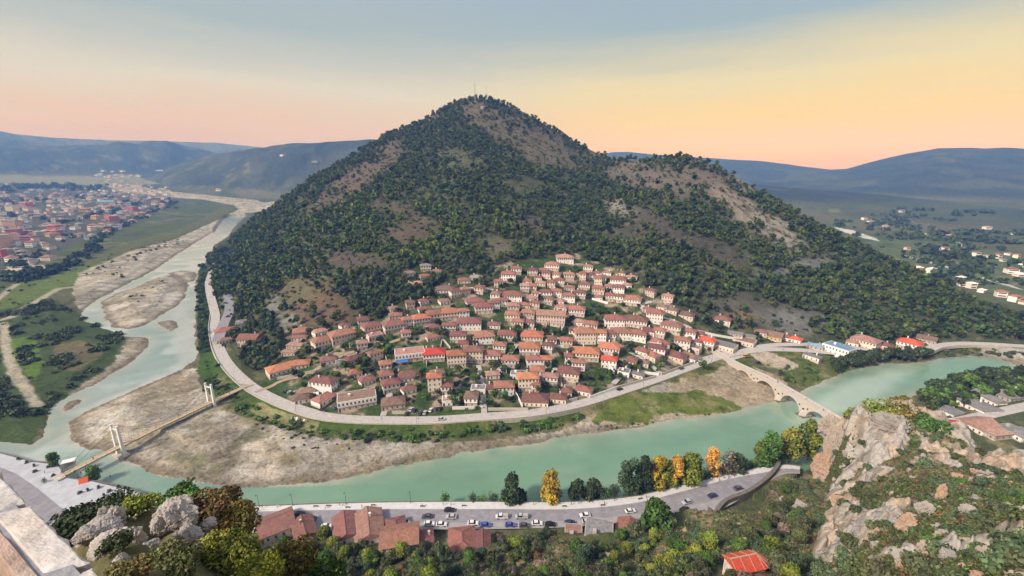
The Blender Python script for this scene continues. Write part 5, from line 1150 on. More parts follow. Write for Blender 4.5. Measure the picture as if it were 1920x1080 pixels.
# ---- far town across the valley
TWc = [Wh, Wh, Cr, Pi, Co, Wh]; TRf = [Pk, Pk, G_, Bn, G_, T, Pk, G_]
newmat('salmon_plaster', (0.72, 0.46, 0.34), var=0.12, scale=0.3); newmat('lilac_plaster', (0.45, 0.22, 0.34), var=0.12, scale=0.3); newmat('crimson_plaster', (0.62, 0.16, 0.16), var=0.12, scale=0.3)
for n_, w_ in (('salmon_plaster', 'salmon'), ('lilac_plaster', 'magenta'), ('crimson_plaster', 'crimson')): WALLW[n_] = w_
rt = random.Random(21); TOWN = []
def far_block(px, py, wpx, st, roof, wall, lab, hip=True, name='town_house'):
    g = hit(px, py, 500)
    if g is None: return None
    x, y, z = g; depth = y * CP - (z - CAMH) * SP; w = wpx * depth / FOC; d = min(w * .8, 22)
    rz = rt.uniform(-.5, .5)
    root = empty(name, (x, y, z), rz, lab, 'building', 'buildings of the far town')
    b = MB(); b.box(-w / 2, w / 2, -d / 2, d / 2, -3, 3.1 * st); wl2 = b.build('wall', wall, root)
    b = MB()
    if hip: hip_roof(b, -w / 2, w / 2, -d / 2, d / 2, 3.1 * st + .2, min(w, d) * .22, .6)
    else: b.box(-w / 2 - .3, w / 2 + .3, -d / 2 - .3, d / 2 + .3, 3.1 * st + .003, 3.1 * st + .5)
    b.build('roof', roof, root)
    for k in range(st):
        b = MB(); b.box(-w / 2 + 1, w / 2 - 1, -d / 2 - .06, -d / 2 + .02, 3.1 * k + 1.0, 3.1 * k + 2.2); b.build('window_band', 'window_glass', root)
    return root
SP_T = [(8, 462, 26, 7, 'salmon_plaster', 'Largest'), (26, 430, 20, 7, 'salmon_plaster', ''), (8, 425, 22, 7, Cr, ''), (24, 395, 14, 5, Cr, ''), (30, 452, 20, 3, Pi, ''), (55, 452, 18, 3, 'lilac_plaster', ''), (28, 440, 18, 4, 'crimson_plaster', ''), (104, 440, 18, 3, 'lilac_plaster', ''), (102, 430, 14, 3, 'crimson_plaster', ''), (182, 411, 14, 3, Ye, ''), (210, 413, 20, 4, 'crimson_plaster', ''), (248, 394, 16, 4, 'crimson_plaster', ''), (2, 482, 14, 4, 'crimson_plaster', ''), (208, 392, 20, 3, 'salmon_plaster', ''), (160, 397, 14, 3, Ye, ''), (55, 395, 14, 3, Pi, ''), (50, 385, 16, 3, 'crimson_plaster', ''), (100, 443, 20, 2, Ye, '')]
for k, (px, py, w, st, wall, _) in enumerate(SP_T):
    lab = f'{WALLW[wall]} {"tower block" if st > 4 else "block of flats"} in the far town at left, {ORD[k]} of its coloured blocks'
    far_block(px, py, w, st, G_ if st > 3 else T, wall, lab, hip=st < 4, name='apartment_block'); TOWN.append((px, py))
far_block(200, 381, 26, 2, Bl, Wh, 'long blue-roofed hall in the middle of the far town', name='town_hall'); TOWN.append((200, 381))
cand = []
tries = 0
while len(cand) < 270 and tries < 9000:
    tries += 1
    py = 346 + 148 * rt.random() ** 1.25; px = rt.uniform(-12, 325)
    lim = 322 - max(0, py - 385) * 2.1 if py > 385 else 322
    if px > lim or (py > 455 and px > 95): continue
    if any(abs(px - a) < 5 + (py - 340) * .05 and abs(py - b2) < 2.2 + (py - 340) * .03 for a, b2 in TOWN): continue
    TOWN.append((px, py)); cand.append((px, py))
ta = rank_labels([(i, c[0], c[1]) for i, c in enumerate(cand)], 9, 500, None)
for i, (px, py) in enumerate(cand):
    wall = rt.choice(TWc); roof = rt.choice(TRf); st = rt.choice([1, 2, 2, 3, 2]); s_ = .55 + (py - 345) / 150 * .9
    a, b_2 = ta[i]
    far_block(px, py, rt.uniform(8, 13) * s_, st, roof, wall, f'{ROOFW[roof]}-roofed {WALLW[wall]} house of the far town, {b_2} from left, {a} row from the fields', hip=rt.random() < .75)
# scattered farms and villages further off
rt2 = random.Random(5)
FARS = [(215 + rt2.gauss(0, 22), 323 + rt2.gauss(8, 4)) for _ in range(22)] + [(300, 320), (410, 356), (590, 304), (530, 292), (412, 357)]
FARR = [(1620, 412), (1632, 416), (1690, 398), (1740, 440), (1765, 441), (1782, 443), (1830, 480), (1850, 482), (1870, 484), (1890, 478), (1905, 484), (1880, 490), (1795, 462), (1720, 505), (1745, 512), (1725, 508), (1800, 528), (1806, 536), (1820, 540), (1840, 548), (1875, 556), (1910, 562), (1895, 512), (1912, 518), (1900, 565), (1918, 570), (1770, 470), (1660, 425), (1850, 430), (1900, 440), (1700, 470), (1915, 500)]
for i, (px, py) in enumerate(FARS + FARR):
    big = i >= len(FARS) and py > 500
    wall = rt2.choice([Wh, Wh, Cr]); roof = rt2.choice([G_, Pk, Wh if False else G_, T]) if i < len(FARS) or py < 500 else rt2.choice([G_, T, Wh])
    side = 'left' if px < 960 else 'right'; n2_ = i if i < len(FARS) else i - len(FARS)
    far_block(px, py, rt2.uniform(7, 11) if not big else rt2.uniform(10, 18), 1 + (i % 2), roof, wall, f'distant pale farm building in the {side} valley, number {n2_ + 1} by nearness' if False else f'pale {WALLW[wall]} farm building, {ORD[n2_ % 24]} of the scattered {"upper" if n2_ < 24 else "lower"} ones in the {side} valley', name='farm_building')
# masts on the summit
for k, (px, pyb, pyt) in enumerate([(891, 186, 156), (912, 188, 163), (906, 197, 190)]):
    g = hit(px, pyb + 6, 600) or at(px, pyb, 250); r_ = math.hypot(g[0], g[1]); x_, y_, dz_ = ray(px, pyt); top = CAMH + dz_ / math.hypot(x_, y_) * r_
    if k == 2:
        root = empty('summit_hut', g, 0, 'small pale hut at the foot of the summit masts', 'hut'); b = MB(); b.box(-5, 5, -3, 3, -2, 4); b.build('wall', 'concrete', root); b = MB(); b.box(-5.3, 5.3, -3.3, 3.3, 4.003, 4.4); b.build('roof', G_, root); continue
    root = empty('radio_mast', g, 0, ['slim lattice radio mast, left one on the hilltop', 'thicker radio mast with dishes, right one on the hilltop'][k], 'mast')
    b = MB(); Hh = top - g[2]; w_ = .9 + k * .5
    for sx_ in (-1, 1):
        for sy_ in (-1, 1): b.tube((sx_ * w_, sy_ * w_, -2), (sx_ * w_ * .45, sy_ * w_ * .45, Hh), .22, n=4)
    for j in range(14):
        z0 = Hh * j / 14; z1 = Hh * (j + 1) / 14; e0 = w_ * (1 - .55 * j / 14); e1 = w_ * (1 - .55 * (j + 1) / 14)
        for s_ in (-1, 1): b.tube((-e0, s_ * e0, z0), (e1, s_ * e1, z1), .12, n=3); b.tube((s_ * e0, -e0, z0), (s_ * e1, e1, z1), .12, n=3)
    b.build('lattice', 'concrete', root)
    if k: 
        for j in range(3): b = MB(); b.tube((0, -1.6, Hh - 3 - j * 3), (0, -.8, Hh - 3 - j * 3), 1.3, .5, n=10); b.build('dish', 'white_paint', root)
    b = MB(); b.tube((0, 0, Hh - 1), (0, 0, Hh + 3), .12, n=4); b.build('antenna', 'dark_metal', root)
# ---------------------------------------------------------------- vegetation
newmat('foliage', attr='tint', rough=0.8, spec=0.15, var=0.12, scale=0.6, objvar=0.25, hue=0.02, detail=2)
newmat('bark', (0.12, 0.09, 0.065), var=0.3, scale=3)
vr = np.random.RandomState(11)
def cloud(n, lobes, size, rs, col, colvar=0.3, lobevar=0.35, flat=0.6):
    """leaf clumps: n four-cornered leaves spread through the lobes (cx,cy,cz,rx,ry,rz)"""
    lb = np.array(lobes, float); wts = (lb[:, 3] * lb[:, 4] * lb[:, 5]) ** (2 / 3.); wts /= wts.sum()
    k = rs.choice(len(lb), n, p=wts)
    u = rs.normal(size=(n, 3)); u /= np.linalg.norm(u, axis=1)[:, None]
    rad = (0.55 + 0.5 * rs.rand(n) ** 0.6)[:, None]
    c = lb[k, :3] + u * rad * lb[k, 3:6]
    nrm = u + rs.normal(size=(n, 3)) * flat; nrm /= np.linalg.norm(nrm, axis=1)[:, None]
    a = np.cross(nrm, rs.normal(size=(n, 3))); a /= np.linalg.norm(a, axis=1)[:, None]; b = np.cross(nrm, a)
    s = (size * (0.6 + 0.8 * rs.rand(n)))[:, None]
    asp = (0.5 + 0.6 * rs.rand(n))[:, None]
    q = np.stack([c - a * s, c - b * s * asp + a * s * .15, c + a * s, c + b * s * asp - a * s * .15], 1)
    lobe_t = 1 + lobevar * (rs.rand(len(lb)) * 2 - 1)
    t = lobe_t[k] * (1 + colvar * (rs.rand(n) * 2 - 1))
    cc = np.array(col)
    if cc.ndim == 2: cc = cc[rs.randint(len(cc), size=n)] * 0.6 + cc[(k * 7) % len(cc)] * 0.4
    else: cc = np.tile(cc, (n, 1))
    return q, cc * t[:, None]
def leaf_mesh(name, q, c):
    n = len(q); me = np_mesh(name, q.reshape(-1, 3), np.arange(n * 4).reshape(n, 4), 'foliage')
    ca_ = me.color_attributes.new('tint', 'FLOAT_COLOR', 'POINT')
    cc = np.concatenate([np.repeat(c, 4, 0), np.ones((n * 4, 1))], 1).astype(np.float32); ca_.data.foreach_set('color', cc.ravel())
    return me
HGR = [(0.10, 0.125, 0.045), (0.075, 0.10, 0.04), (0.12, 0.135, 0.055)]
def lobes_for(kind, R, h, rs, n=8):
    L_ = []
    if kind == 'column':
        for k in range(6): f = k / 5; L_.append((rs.normal() * R * .1, rs.normal() * R * .1, h * (.15 + .8 * f), R * (.8 - .55 * f), R * (.8 - .55 * f), h * .14))
    elif kind == 'bush':
        for k in range(n): a = rs.rand() * 6.28; q_ = rs.rand() ** .5 * R * .62; L_.append((math.cos(a) * q_, math.sin(a) * q_, h * (.3 + .3 * rs.rand()), R * (.35 + .2 * rs.rand()), R * (.35 + .2 * rs.rand()), h * (.28 + .15 * rs.rand())))
    else:
        b0, b1 = (.14, .74) if kind == 'full' else (.42, .46)
        for k in range(n):
            a = rs.rand() * 6.28; f = rs.rand(); q_ = R * .62 * math.sin(math.pi * (.25 + .65 * f)) * (.4 + .6 * rs.rand())
            r_ = R * (.34 + .18 * rs.rand()); L_.append((math.cos(a) * q_, math.sin(a) * q_, h * (b0 + b1 * f), r_, r_, r_ * (1.1 if kind == 'full' else .8)))
    return L_
def trunk_mesh(h, r, R, rs, limbs=5):
    B = MB(); tip = (rs.normal() * .2 * r, rs.normal() * .2 * r, h * .62)
    B.tube((0, 0, -1.2), (tip[0] * .4, tip[1] * .4, h * .32), r, r * .75, 7, cap=False); B.tube((tip[0] * .4, tip[1] * .4, h * .32), tip, r * .75, r * .4, 7)
    for k in range(limbs):
        a = 6.28 * k / limbs + rs.rand(); z0 = h * (.28 + .25 * rs.rand()); B.tube((tip[0] * .4, tip[1] * .4, z0), (math.cos(a) * R * .6, math.sin(a) * R * .6, z0 + h * (.15 + .2 * rs.rand())), r * .4, r * .12, 5, cap=False)
    return B
PINE = [(0.05, 0.081, 0.04), (0.07, 0.109, 0.046), (0.093, 0.132, 0.05)]
OLIVE = [(0.106, 0.125, 0.069), (0.075, 0.1, 0.044), (0.138, 0.15, 0.081)]
DARK = [(0.035, 0.058, 0.029), (0.056, 0.08, 0.038), (0.072, 0.096, 0.048)]
GREEN = [(0.087, 0.16, 0.036), (0.123, 0.217, 0.043), (0.072, 0.123, 0.036)]
YEL = [(0.55, 0.43, 0.04), (0.38, 0.36, 0.045), (0.6, 0.42, 0.05)]
YGR = [(0.192, 0.24, 0.036), (0.132, 0.204, 0.036), (0.276, 0.264, 0.048)]
ORG = [(0.60, 0.36, 0.05), (0.48, 0.26, 0.07), (0.62, 0.42, 0.07)]
RUST = [(0.24, 0.13, 0.06), (0.18, 0.11, 0.05), (0.12, 0.11, 0.04)]
TAN = [(0.26, 0.19, 0.15), (0.20, 0.15, 0.12)]
def make_tree(name, R, h, col, kind='tree', n=1500, size=0.35, tr=0.22, seed=1, lobes=9, lobevar=.35):
    rs = np.random.RandomState(seed)
    root = empty(name, (0, 0, -500), 0)
    trunk_mesh(h, tr, R, rs).build('trunk', 'bark', root)
    q, c = cloud(n, lobes_for(kind, R, h, rs, lobes), size, rs, col, lobevar=lobevar); link('crown', leaf_mesh('crown', q, c), root)
    return root
def make_bush(name, R, h, col, n=500, size=0.25, seed=1, lobes=6):
    rs = np.random.RandomState(seed); q, c = cloud(n, lobes_for('bush', R, h, rs, lobes), size, rs, col)
    return link(name, leaf_mesh(name, q, c))
def free(x, y, m=2.0):
    return all((x - a) ** 2 + (y - b) ** 2 > (r_ + m) ** 2 for a, b, r_ in OCC)
rd_all = [np.array(NROAD)[:, :2], np.array(EROAD)[:, :2], np.array(UROAD)[:, :2], np.array(ERD2)[:, :2]]
def off_road(x, y, m=6.0):
    for p in rd_all:
        d = dist_line(np.array([x]), np.array([y]), p)[0]
        if d < m: return False
    return True
def place(proto, x, y, z, s=1.0, rz=None, label=None, group=None, cat='tree', first=[None]):
    c = copy_tree(proto); c.location = (x, y, z); c.rotation_euler = (0, 0, rz if rz is not None else random.uniform(0, 6.28)); c.scale = (s, s, s * random.uniform(.9, 1.12))
    tag(c, label, cat, group); return c
PROTOS = []
def proto(f, *a, **k):
    o = f(*a, **k); PROTOS.append(o); return o
# ---- woods on the hill
def gidx(x, y):
    a = np.degrees(np.arctan2(x, y)); r_ = np.hypot(x, y)
    return np.clip(np.searchsorted(RS, r_), 1, len(RS) - 1), np.clip(np.searchsorted(AZ, a), 1, len(AZ) - 1)
sp = 6.7
gx, gy = np.meshgrid(np.arange(-900, 800, sp), np.arange(170, 1180, sp)); gx = gx.ravel(); gy = gy.ravel()
gx = gx + vr.uniform(-.48, .48, gx.size) * sp; gy = gy + vr.uniform(-.48, .48, gy.size) * sp
gi, gj = gidx(gx, gy); tt = GT[gi, gj]; aa = GA[gi, gj]
keep = (tt > 0.02) & (tt < 1.06) & (aa > -35.2) & (aa < 60) & (GF[gi, gj] < 4)
dens = 0.98 - 0.95 * BW[gi, gj] + 0.25 * n1[gi, gj] * 2 + 0.12 * fbm(gx, gy, 110, 3, 71)
px_, py_ = PXX[gi, gj], PYY[gi, gj]
dens -= 0.16 * np.exp(-((px_ - 760) / 260) ** 2 - ((py_ - 420) / 110) ** 2) + 0.12 * np.exp(-((px_ - 1300) / 200) ** 2 - ((py_ - 480) / 80) ** 2)
dens += 0.35 * (tt > 0.93) 
vd = VIL[gi, gj]
keep &= vr.rand(gx.size) < np.clip(dens, 0.015, 1.0)
keep &= ~(vd > .3)
gx, gy, tt, px_, py_ = gx[keep], gy[keep], tt[keep], px_[keep], py_[keep]
ok = np.array([free(x, y, 2.5) and off_road(x, y, 7.5) if math.hypot(x, y) < 560 else True for x, y in zip(gx, gy)])
gx, gy, tt, px_, py_ = gx[ok], gy[ok], tt[ok], px_[ok], py_[ok]
gzv = np.array([hz(x, y) for x, y in zip(gx, gy)])
gr = np.hypot(gx, gy)
vis = (tt < 1.03)
order = np.argsort(np.where(vis, gr, 1e9))
near_ids = order[:285]; far_ids = order[285:]
HP = [proto(make_tree, 'hill_tree', 3.9, 8.2, c, n=420, size=.62, seed=s_, lobes=8) for s_, c in ((1, PINE), (2, DARK), (3, OLIVE), (4, HGR), (5, PINE), (6, HGR))]
for i in near_ids:
    k = random.choice([0, 0, 1, 1, 2, 3, 4, 5])
    place(HP[k], gx[i], gy[i], gzv[i] - .3, random.uniform(.75, 1.15), label=f'dense {["evergreen", "dark", "olive-green", "light green", "evergreen", "dark"][k]} hillside tree behind {landmark(px_[i], py_[i])}', group='nearest trees of the hillside wood')
allq, allc = [], []
protoq = []
for s_ in range(21):
    rs = np.random.RandomState(100 + s_); col_ = [PINE, HGR, DARK, OLIVE, PINE, OLIVE, HGR][s_ % 7]
    q, c = cloud(78 + 10 * (s_ % 3), lobes_for('tree', 3.8, 8.6, rs, 7), 1.08, rs, np.array(col_) * 1.05, lobevar=.3); protoq.append((q, c))
cool = np.array(PINE[0])
for i in far_ids:
    q, c = protoq[vr.randint(21)]
    a = vr.rand() * 6.28; s_ = vr.uniform(.55, 1.3); ca_, sa_ = math.cos(a) * s_, math.sin(a) * s_
    if tt[i] > .96: s_ *= 1.0
    q2 = np.stack([q[..., 0] * ca_ - q[..., 1] * sa_ + gx[i], q[..., 0] * sa_ + q[..., 1] * ca_ + gy[i], q[..., 2] * s_ * vr.uniform(.8, 1.15) + gzv[i] - 1.2 * s_], -1)
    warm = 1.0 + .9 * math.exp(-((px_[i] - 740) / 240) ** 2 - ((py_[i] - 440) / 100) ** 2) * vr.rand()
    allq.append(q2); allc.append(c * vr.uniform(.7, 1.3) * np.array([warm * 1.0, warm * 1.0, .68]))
# shrubs on the open slopes
sx_ = vr.uniform(-850, 780, 20000); sy_ = vr.uniform(200, 1150, 20000); si, sj = gidx(sx_, sy_)
ks = (GT[si, sj] > .05) & (GT[si, sj] < 1.0) & (GF[si, sj] < 4) & (GA[si, sj] > -35) & (VIL[si, sj] < .2)
sx_, sy_, si, sj = sx_[ks], sy_[ks], si[ks], sj[ks]
for x, y, a, b_ in zip(sx_[:9000], sy_[:9000], si, sj):
    rs = vr; R_s = vr.uniform(.8, 2.0)
    q, c = cloud(16, [(0, 0, R_s * .4, R_s, R_s, R_s * .6)], R_s * .55, vr, [OLIVE, HGR, OLIVE, DARK, PINE, RUST][vr.randint(6)])
    allq.append(q + np.array([x, y, GZ[a, b_] - .2])); allc.append(c)
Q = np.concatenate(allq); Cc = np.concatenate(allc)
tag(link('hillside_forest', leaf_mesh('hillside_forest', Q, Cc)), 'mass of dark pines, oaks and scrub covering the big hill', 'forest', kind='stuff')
# ---- trees and gardens among the houses
VP = [proto(make_tree, 'garden_tree', 2.6, 5.2, c, n=420, size=.40, seed=20 + s_, lobes=7, tr=.16) for s_, c in enumerate((DARK, GREEN, OLIVE, DARK, GREEN))]
VB = [proto(make_bush, 'garden_bush', 1.5, 1.9, c, n=160, size=.33, seed=30 + s_) for s_, c in enumerate((GREEN, DARK, OLIVE))]
nt_, nb_ = 0, 0
spots = []
for k in range(6000):
    if nt_ > 235 and nb_ > 260: break
    px = random.uniform(560, 1400); py = random.uniform(505, 765)
    # bias to the green parts seen in the photograph
    gx0 = [(880, 660, 60, 22), (760, 735, 60, 22), (850, 725, 26, 30), (880, 725, 30, 40), (1110, 720, 60, 40), (1130, 590, 60, 26), (1010, 630, 50, 14), (735, 660, 60, 22), (780, 615, 30, 20), (830, 625, 30, 18), (690, 700, 40, 40), (1180, 690, 60, 26), (1060, 690, 26, 22), (960, 690, 40, 60), (1010, 600, 90, 60), (1330, 640, 80, 30), (660, 640, 80, 20), (580, 660, 40, 40), (590, 730, 40, 20), (1240, 640, 80, 30), (990, 740, 60, 16)]
    c_ = random.choice(gx0)
    if random.random() < .75: px = random.gauss(c_[0], c_[2] * .6); py = random.gauss(c_[1], c_[3] * .6)
    g = hit(px, py, 200)
    if g is None: continue
    x, y, z = g
    if not free(x, y, -1.2) or not off_road(x, y, 6.5) or z < 3.8: continue
    if any((x - a) ** 2 + (y - b) ** 2 < 7 for a, b in spots): continue
    spots.append((x, y))
    kk = random.randrange(5); cw = ['dark green', 'bright green', 'olive-green', 'dark green', 'bright green'][kk]
    if random.random() < .48:
        if nt_ < 235: place(VP[kk], x, y, z - .2, random.uniform(.7, 1.4), label=f'{cw} garden tree near {landmark(px, py)}', group='garden trees of the village'); nt_ += 1
    elif nb_ < 260: place(VB[kk % 3], x, y, z - .2, random.uniform(.7, 1.5), label=f'low {["bright green", "dark green", "olive-green"][kk % 3]} garden bush near {landmark(px, py)}', group='garden bushes of the village', cat='bush'); nb_ += 1
CY = proto(make_tree, 'cypress', 1.5, 9.5, DARK, kind='column', n=500, size=.3, seed=44, tr=.15)
for px, py in ((1005, 628), (1026, 628), (1029, 630), (1050, 630), (1012, 629)):
    g = hit(px, py, 200); place(CY, g[0], g[1], g[2] - .2, random.uniform(.9, 1.2), label='dark pointed cypress in front of the large pink hall', group='cypresses before the pink hall')
BG = proto(make_tree, 'garden_tree', 3.2, 6.5, YGR, n=900, size=.34, seed=45)
for px, py, lab in ((721, 668, 'yellow-green tree in the garden left of the pink flat-roofed house'), (674, 702, 'yellow-green tree behind the big white quay block')):
    g = hit(px, py, 200); place(BG, g[0], g[1], g[2] - .2, 1.0, label=lab)
# ---- river banks
RBt = [proto(make_tree, 'riverbank_tree', 3.2, 6.5, c, n=500, size=.45, seed=50 + s_, lobes=8, tr=.18) for s_, c in enumerate((DARK, GREEN, PINE, OLIVE))]
RBb = [proto(make_bush, 'riverbank_bush', 2.0, 2.2, c, n=260, size=.36, seed=60 + s_) for s_, c in enumerate((GREEN, DARK, OLIVE, RUST))]
def along(pts, n, jx, jy, protos, s0, s1, label, group, cat, avoid_road=5.5, zoff=-.25):
    p = np.array(pts, float); d = np.r_[0, np.cumsum(np.hypot(*np.diff(p, axis=0).T))]
    for k in range(n):
        u = random.uniform(0, d[-1]); px = np.interp(u, d, p[:, 0]) + random.gauss(0, jx); py = np.interp(u, d, p[:, 1]) + random.gauss(0, jy)
        g = hit(px, py, 120)
        if g is None or g[2] < .1 or not off_road(g[0], g[1], avoid_road): continue
        place(random.choice(protos), g[0], g[1], g[2] + zoff, random.uniform(s0, s1), label=(f'green {cat} near {landmark(px, py)}, on the grassy belt' if 'belt' in label else f'{label}, {["left", "middle", "right"][min(2, int(3 * u / d[-1]))]} third' if len(label.split()) < 15 else label), group=group, cat=cat)
along([(378, 500), (376, 560), (380, 610), (384, 660)], 60, 5, 6, [RBt[0], RBt[2], RBt[1]], .7, 1.25, 'tree in the dark strip between the river and the road, far left', 'trees between the river and the road', 'tree')
along([(392, 470), (405, 500), (412, 560), (415, 590)], 34, 4, 6, RBt, .6, 1.1, 'roadside tree between the two roads at the left foot of the hill', 'trees between the two left roads', 'tree', 4.8)
along([(385, 690), (400, 720), (440, 745)], 50, 10, 8, [RBb[0], RBb[1]], .5, 1.0, 'low bush on the green bank beside the footbridge', 'bushes on the bank by the footbridge', 'bush')
along([(440, 762), (500, 785), (600, 812), (700, 822), (800, 818), (900, 806), (1000, 798), (1090, 785)], 130, 6, 6, [RBb[0], RBb[1], RBb[0]], .5, 1.35, 'green bush in the belt below the quay road', 'bushes below the quay road', 'bush')
along([(480, 795), (540, 812), (600, 838), (640, 842)], 24, 16, 7, [RBb[3], RBb[1]], .25, .6, 'small dark bush on the sandy river bank, left', 'small bushes on the sand', 'bush')
along([(1120, 800), (1200, 796), (1290, 782), (1380, 768)], 26, 6, 3, [RBb[0], RBb[2]], .3, .7, 'low bush at the edge of the green sandbank, right of centre', 'bushes at the sandbank edge', 'bush')
along([(1450, 690), (1500, 715), (1540, 705), (1500, 690)], 40, 14, 6, [RBb[0], RBb[2], RBb[1]], .5, 1.2, 'bush on the grassy bank right of the stone bridge', 'bushes right of the stone bridge', 'bush')
along([(1560, 696), (1590, 690), (1610, 684), (1660, 674), (1700, 674), (1735, 672)], 34, 6, 3, [RBt[0], RBt[2]], 1.0, 1.6, 'dark round tree on the far bank beside the blue-roofed depot', 'trees on the far bank by the depot', 'tree', 3)
along([(1760, 662), (1800, 660), (1860, 664), (1920, 668)], 34, 8, 3, [RBb[1], RBb[0], RBb[2]], .6, 1.4, 'bush on the bank under the right-hand road', 'bushes under the right-hand road', 'bush', 4)
along([(1735, 748), (1770, 734), (1800, 722), (1850, 712), (1915, 716)], 110, 12, 8, [RBt[0], RBt[2], RBt[1]], 1.0, 1.7, 'large bushy tree on the near bank beyond the rocky spur', 'trees on the near bank beyond the spur', 'tree', 3)
along([(1740, 765), (1790, 752), (1850, 742), (1920, 735)], 120, 16, 6, [RBb[0], RBb[1], RBt[1], RBt[0]], .7, 1.5, 'garden greenery between the sheds on the right bank', 'greenery between the right bank sheds', 'bush', 3.5)
# scrub on the left bank: one thicket, and the trees one can tell apart
scr_q, scr_c = [], []
SCR = W([(-90, 600), (30, 590), (90, 565), (150, 592), (228, 625), (232, 648), (205, 680), (150, 715), (115, 740), (92, 765), (80, 800), (50, 826), (-90, 822)])
trk = W([(0, 605), (14, 650), (20, 690), (45, 730), (70, 760)])
xs = vr.uniform(min(p[0] for p in SCR), max(p[0] for p in SCR), 9000); ys = vr.uniform(min(p[1] for p in SCR), max(p[1] for p in SCR), 9000)
ins = inpoly(xs, ys, SCR) & (dist_line(xs, ys, trk) > 5); xs, ys = xs[ins], ys[ins]
for x, y in zip(xs, ys):
    if fbm(np.array([x]), np.array([y]), 26, 3, 81)[0] < -.02: continue
    R_s = vr.uniform(1.0, 2.8); q, c = cloud(34, [(0, 0, R_s * .45, R_s, R_s, R_s * .7)], R_s * .34, vr, [DARK, HGR, OLIVE, PINE, DARK, HGR][vr.randint(6)]); scr_q.append(q + np.array([x, y, hz(x, y) - .2])); scr_c.append(c)
fields = W([(-60, 545), (120, 500), (180, 520), (150, 560), (60, 590), (-60, 600)])
for x, y in zip(vr.uniform(-700, -250, 900), vr.uniform(350, 900, 900)):
    i_, j_ = gidx(np.array([x]), np.array([y]))
    if GZ[i_[0], j_[0]] < 2.6 or fbm(np.array([x]), np.array([y]), 60, 3, 83)[0] < .12 or GT[i_[0], j_[0]] > 0 and GA[i_[0], j_[0]] > -35: continue
    R_s = vr.uniform(.8, 2.4); q, c = cloud(22, [(0, 0, R_s * .45, R_s, R_s, R_s * .6)], R_s * .4, vr, [DARK, GREEN, OLIVE][vr.randint(3)]); scr_q.append(q + np.array([x, y, hz(x, y) - .2])); scr_c.append(c)
# tree belts of the plain and round the far town
for ln, n_, R0 in (([(60, 520), (120, 505), (170, 470), (200, 440), (240, 420), (280, 400), (320, 385)], 150, 4.5), ([(0, 520), (40, 525), (60, 510)], 40, 5), ([(0, 358), (60, 352), (120, 352), (200, 352)], 60, 12), ([(20, 500), (100, 470), (130, 440)], 30, 5), ([(300, 385), (320, 378), (330, 388)], 16, 6), ([(0, 400), (120, 420), (260, 385), (180, 370), (60, 375), (0, 380)], 90, 6), ([(240, 535), (200, 500), (330, 455)], 20, 2)):
    p = np.array(ln, float); d = np.r_[0, np.cumsum(np.hypot(*np.diff(p, axis=0).T))]
    for k in range(n_):
        u = random.uniform(0, d[-1]); g = hit(np.interp(u, d, p[:, 0]) + random.gauss(0, 6), np.interp(u, d, p[:, 1]) + random.gauss(0, 2.5), 400)
        if g is None or g[2] < 1: continue
        R_s = R0 * random.uniform(.6, 1.4); q, c = cloud(40, [(0, 0, R_s * .7, R_s, R_s, R_s * .8)], R_s * .36, vr, [DARK, PINE][k % 2]); scr_q.append(q + np.array(g)); scr_c.append(c)
for k in range(420):   # hedges and groves of the right valley
    px = random.uniform(1560, 1990); py = random.uniform(392, 575)
    if fbm(np.array([px]), np.array([py * 3]), 60, 3, 85)[0] < 0.0: continue
    g = hit(px, py, 700)
    if g is None or math.hypot(g[0], g[1]) < 760: continue
    for m_ in range(5):
        R_s = random.uniform(3, 6.5) * (1 + math.hypot(g[0], g[1]) / 6000); q, c = cloud(16, [(0, 0, R_s * .6, R_s, R_s, R_s * .7)], R_s * .5, vr, [DARK, PINE][k % 2]); scr_q.append(q + np.array([g[0] + random.gauss(0, 22), g[1] + random.gauss(0, 12), g[2]])); scr_c.append(c)
tag(link('valley_scrub', leaf_mesh('valley_scrub', np.concatenate(scr_q), np.concatenate(scr_c))), 'scrub, hedges and tree belts over the flat valley floor', 'scrub', kind='stuff')
# ---- the trees of the near bank
def one_tree(px, py, top, wpx, col, lab, z=3.9, kind='full', n=3000, seed=0, name='riverside_tree', group=None, lobes=15, size=None, tr=None, lobevar=.35):
    x, y, _ = at(px, py, z); dep_ = y * CP - (z - CAMH) * SP; r_ = math.hypot(x, y); X_, Y_, Z_ = ray(px, top); h = CAMH + Z_ / math.hypot(X_, Y_) * r_ - z; R_ = wpx * dep_ / FOC / 2 * 1.12
    o = make_tree(name, R_, max(h, 1.5), col, kind, n, size or max(.12, R_ * .085), tr or max(.12, R_ * .06), 200 + seed, lobes, lobevar); o.location = (x, y, z); return tag(o, lab, 'tree', group)
one_tree(963, 941, 893, 46, DARK, 'round dark green tree between the promenade and the river, centre', z=2, seed=1)
one_tree(1034, 941, 885, 46, ORG, 'orange autumn tree standing alone on the river edge', z=2, seed=2)
one_tree(1081, 938, 897, 32, DARK, 'dark tree right of the orange autumn tree', z=2, seed=3); one_tree(1111, 936, 905, 38, DARK, 'lower dark bushy tree, second right of the orange autumn tree', z=2, seed=4)
one_tree(1180, 930, 850, 38, DARK, 'tall dark poplar-like tree, left end of the riverside group', z=2, seed=5, lobes=20); one_tree(1205, 926, 848, 34, DARK, 'tall dark tree next to the left end of the riverside group', z=2, seed=6, lobes=20)
one_tree(1233, 920, 855, 38, YEL, 'bright yellow tree in the riverside group', z=2, seed=7); one_tree(1252, 916, 866, 36, YGR, 'yellow-green tree right of the bright yellow one', z=2, seed=8)
one_tree(1262, 913, 852, 34, ORG, 'pale orange tree in the middle of the riverside group', z=2, seed=9); one_tree(1290, 908, 846, 52, YGR, 'big yellow-green tree in the middle of the riverside group', z=2, seed=10, lobes=20)
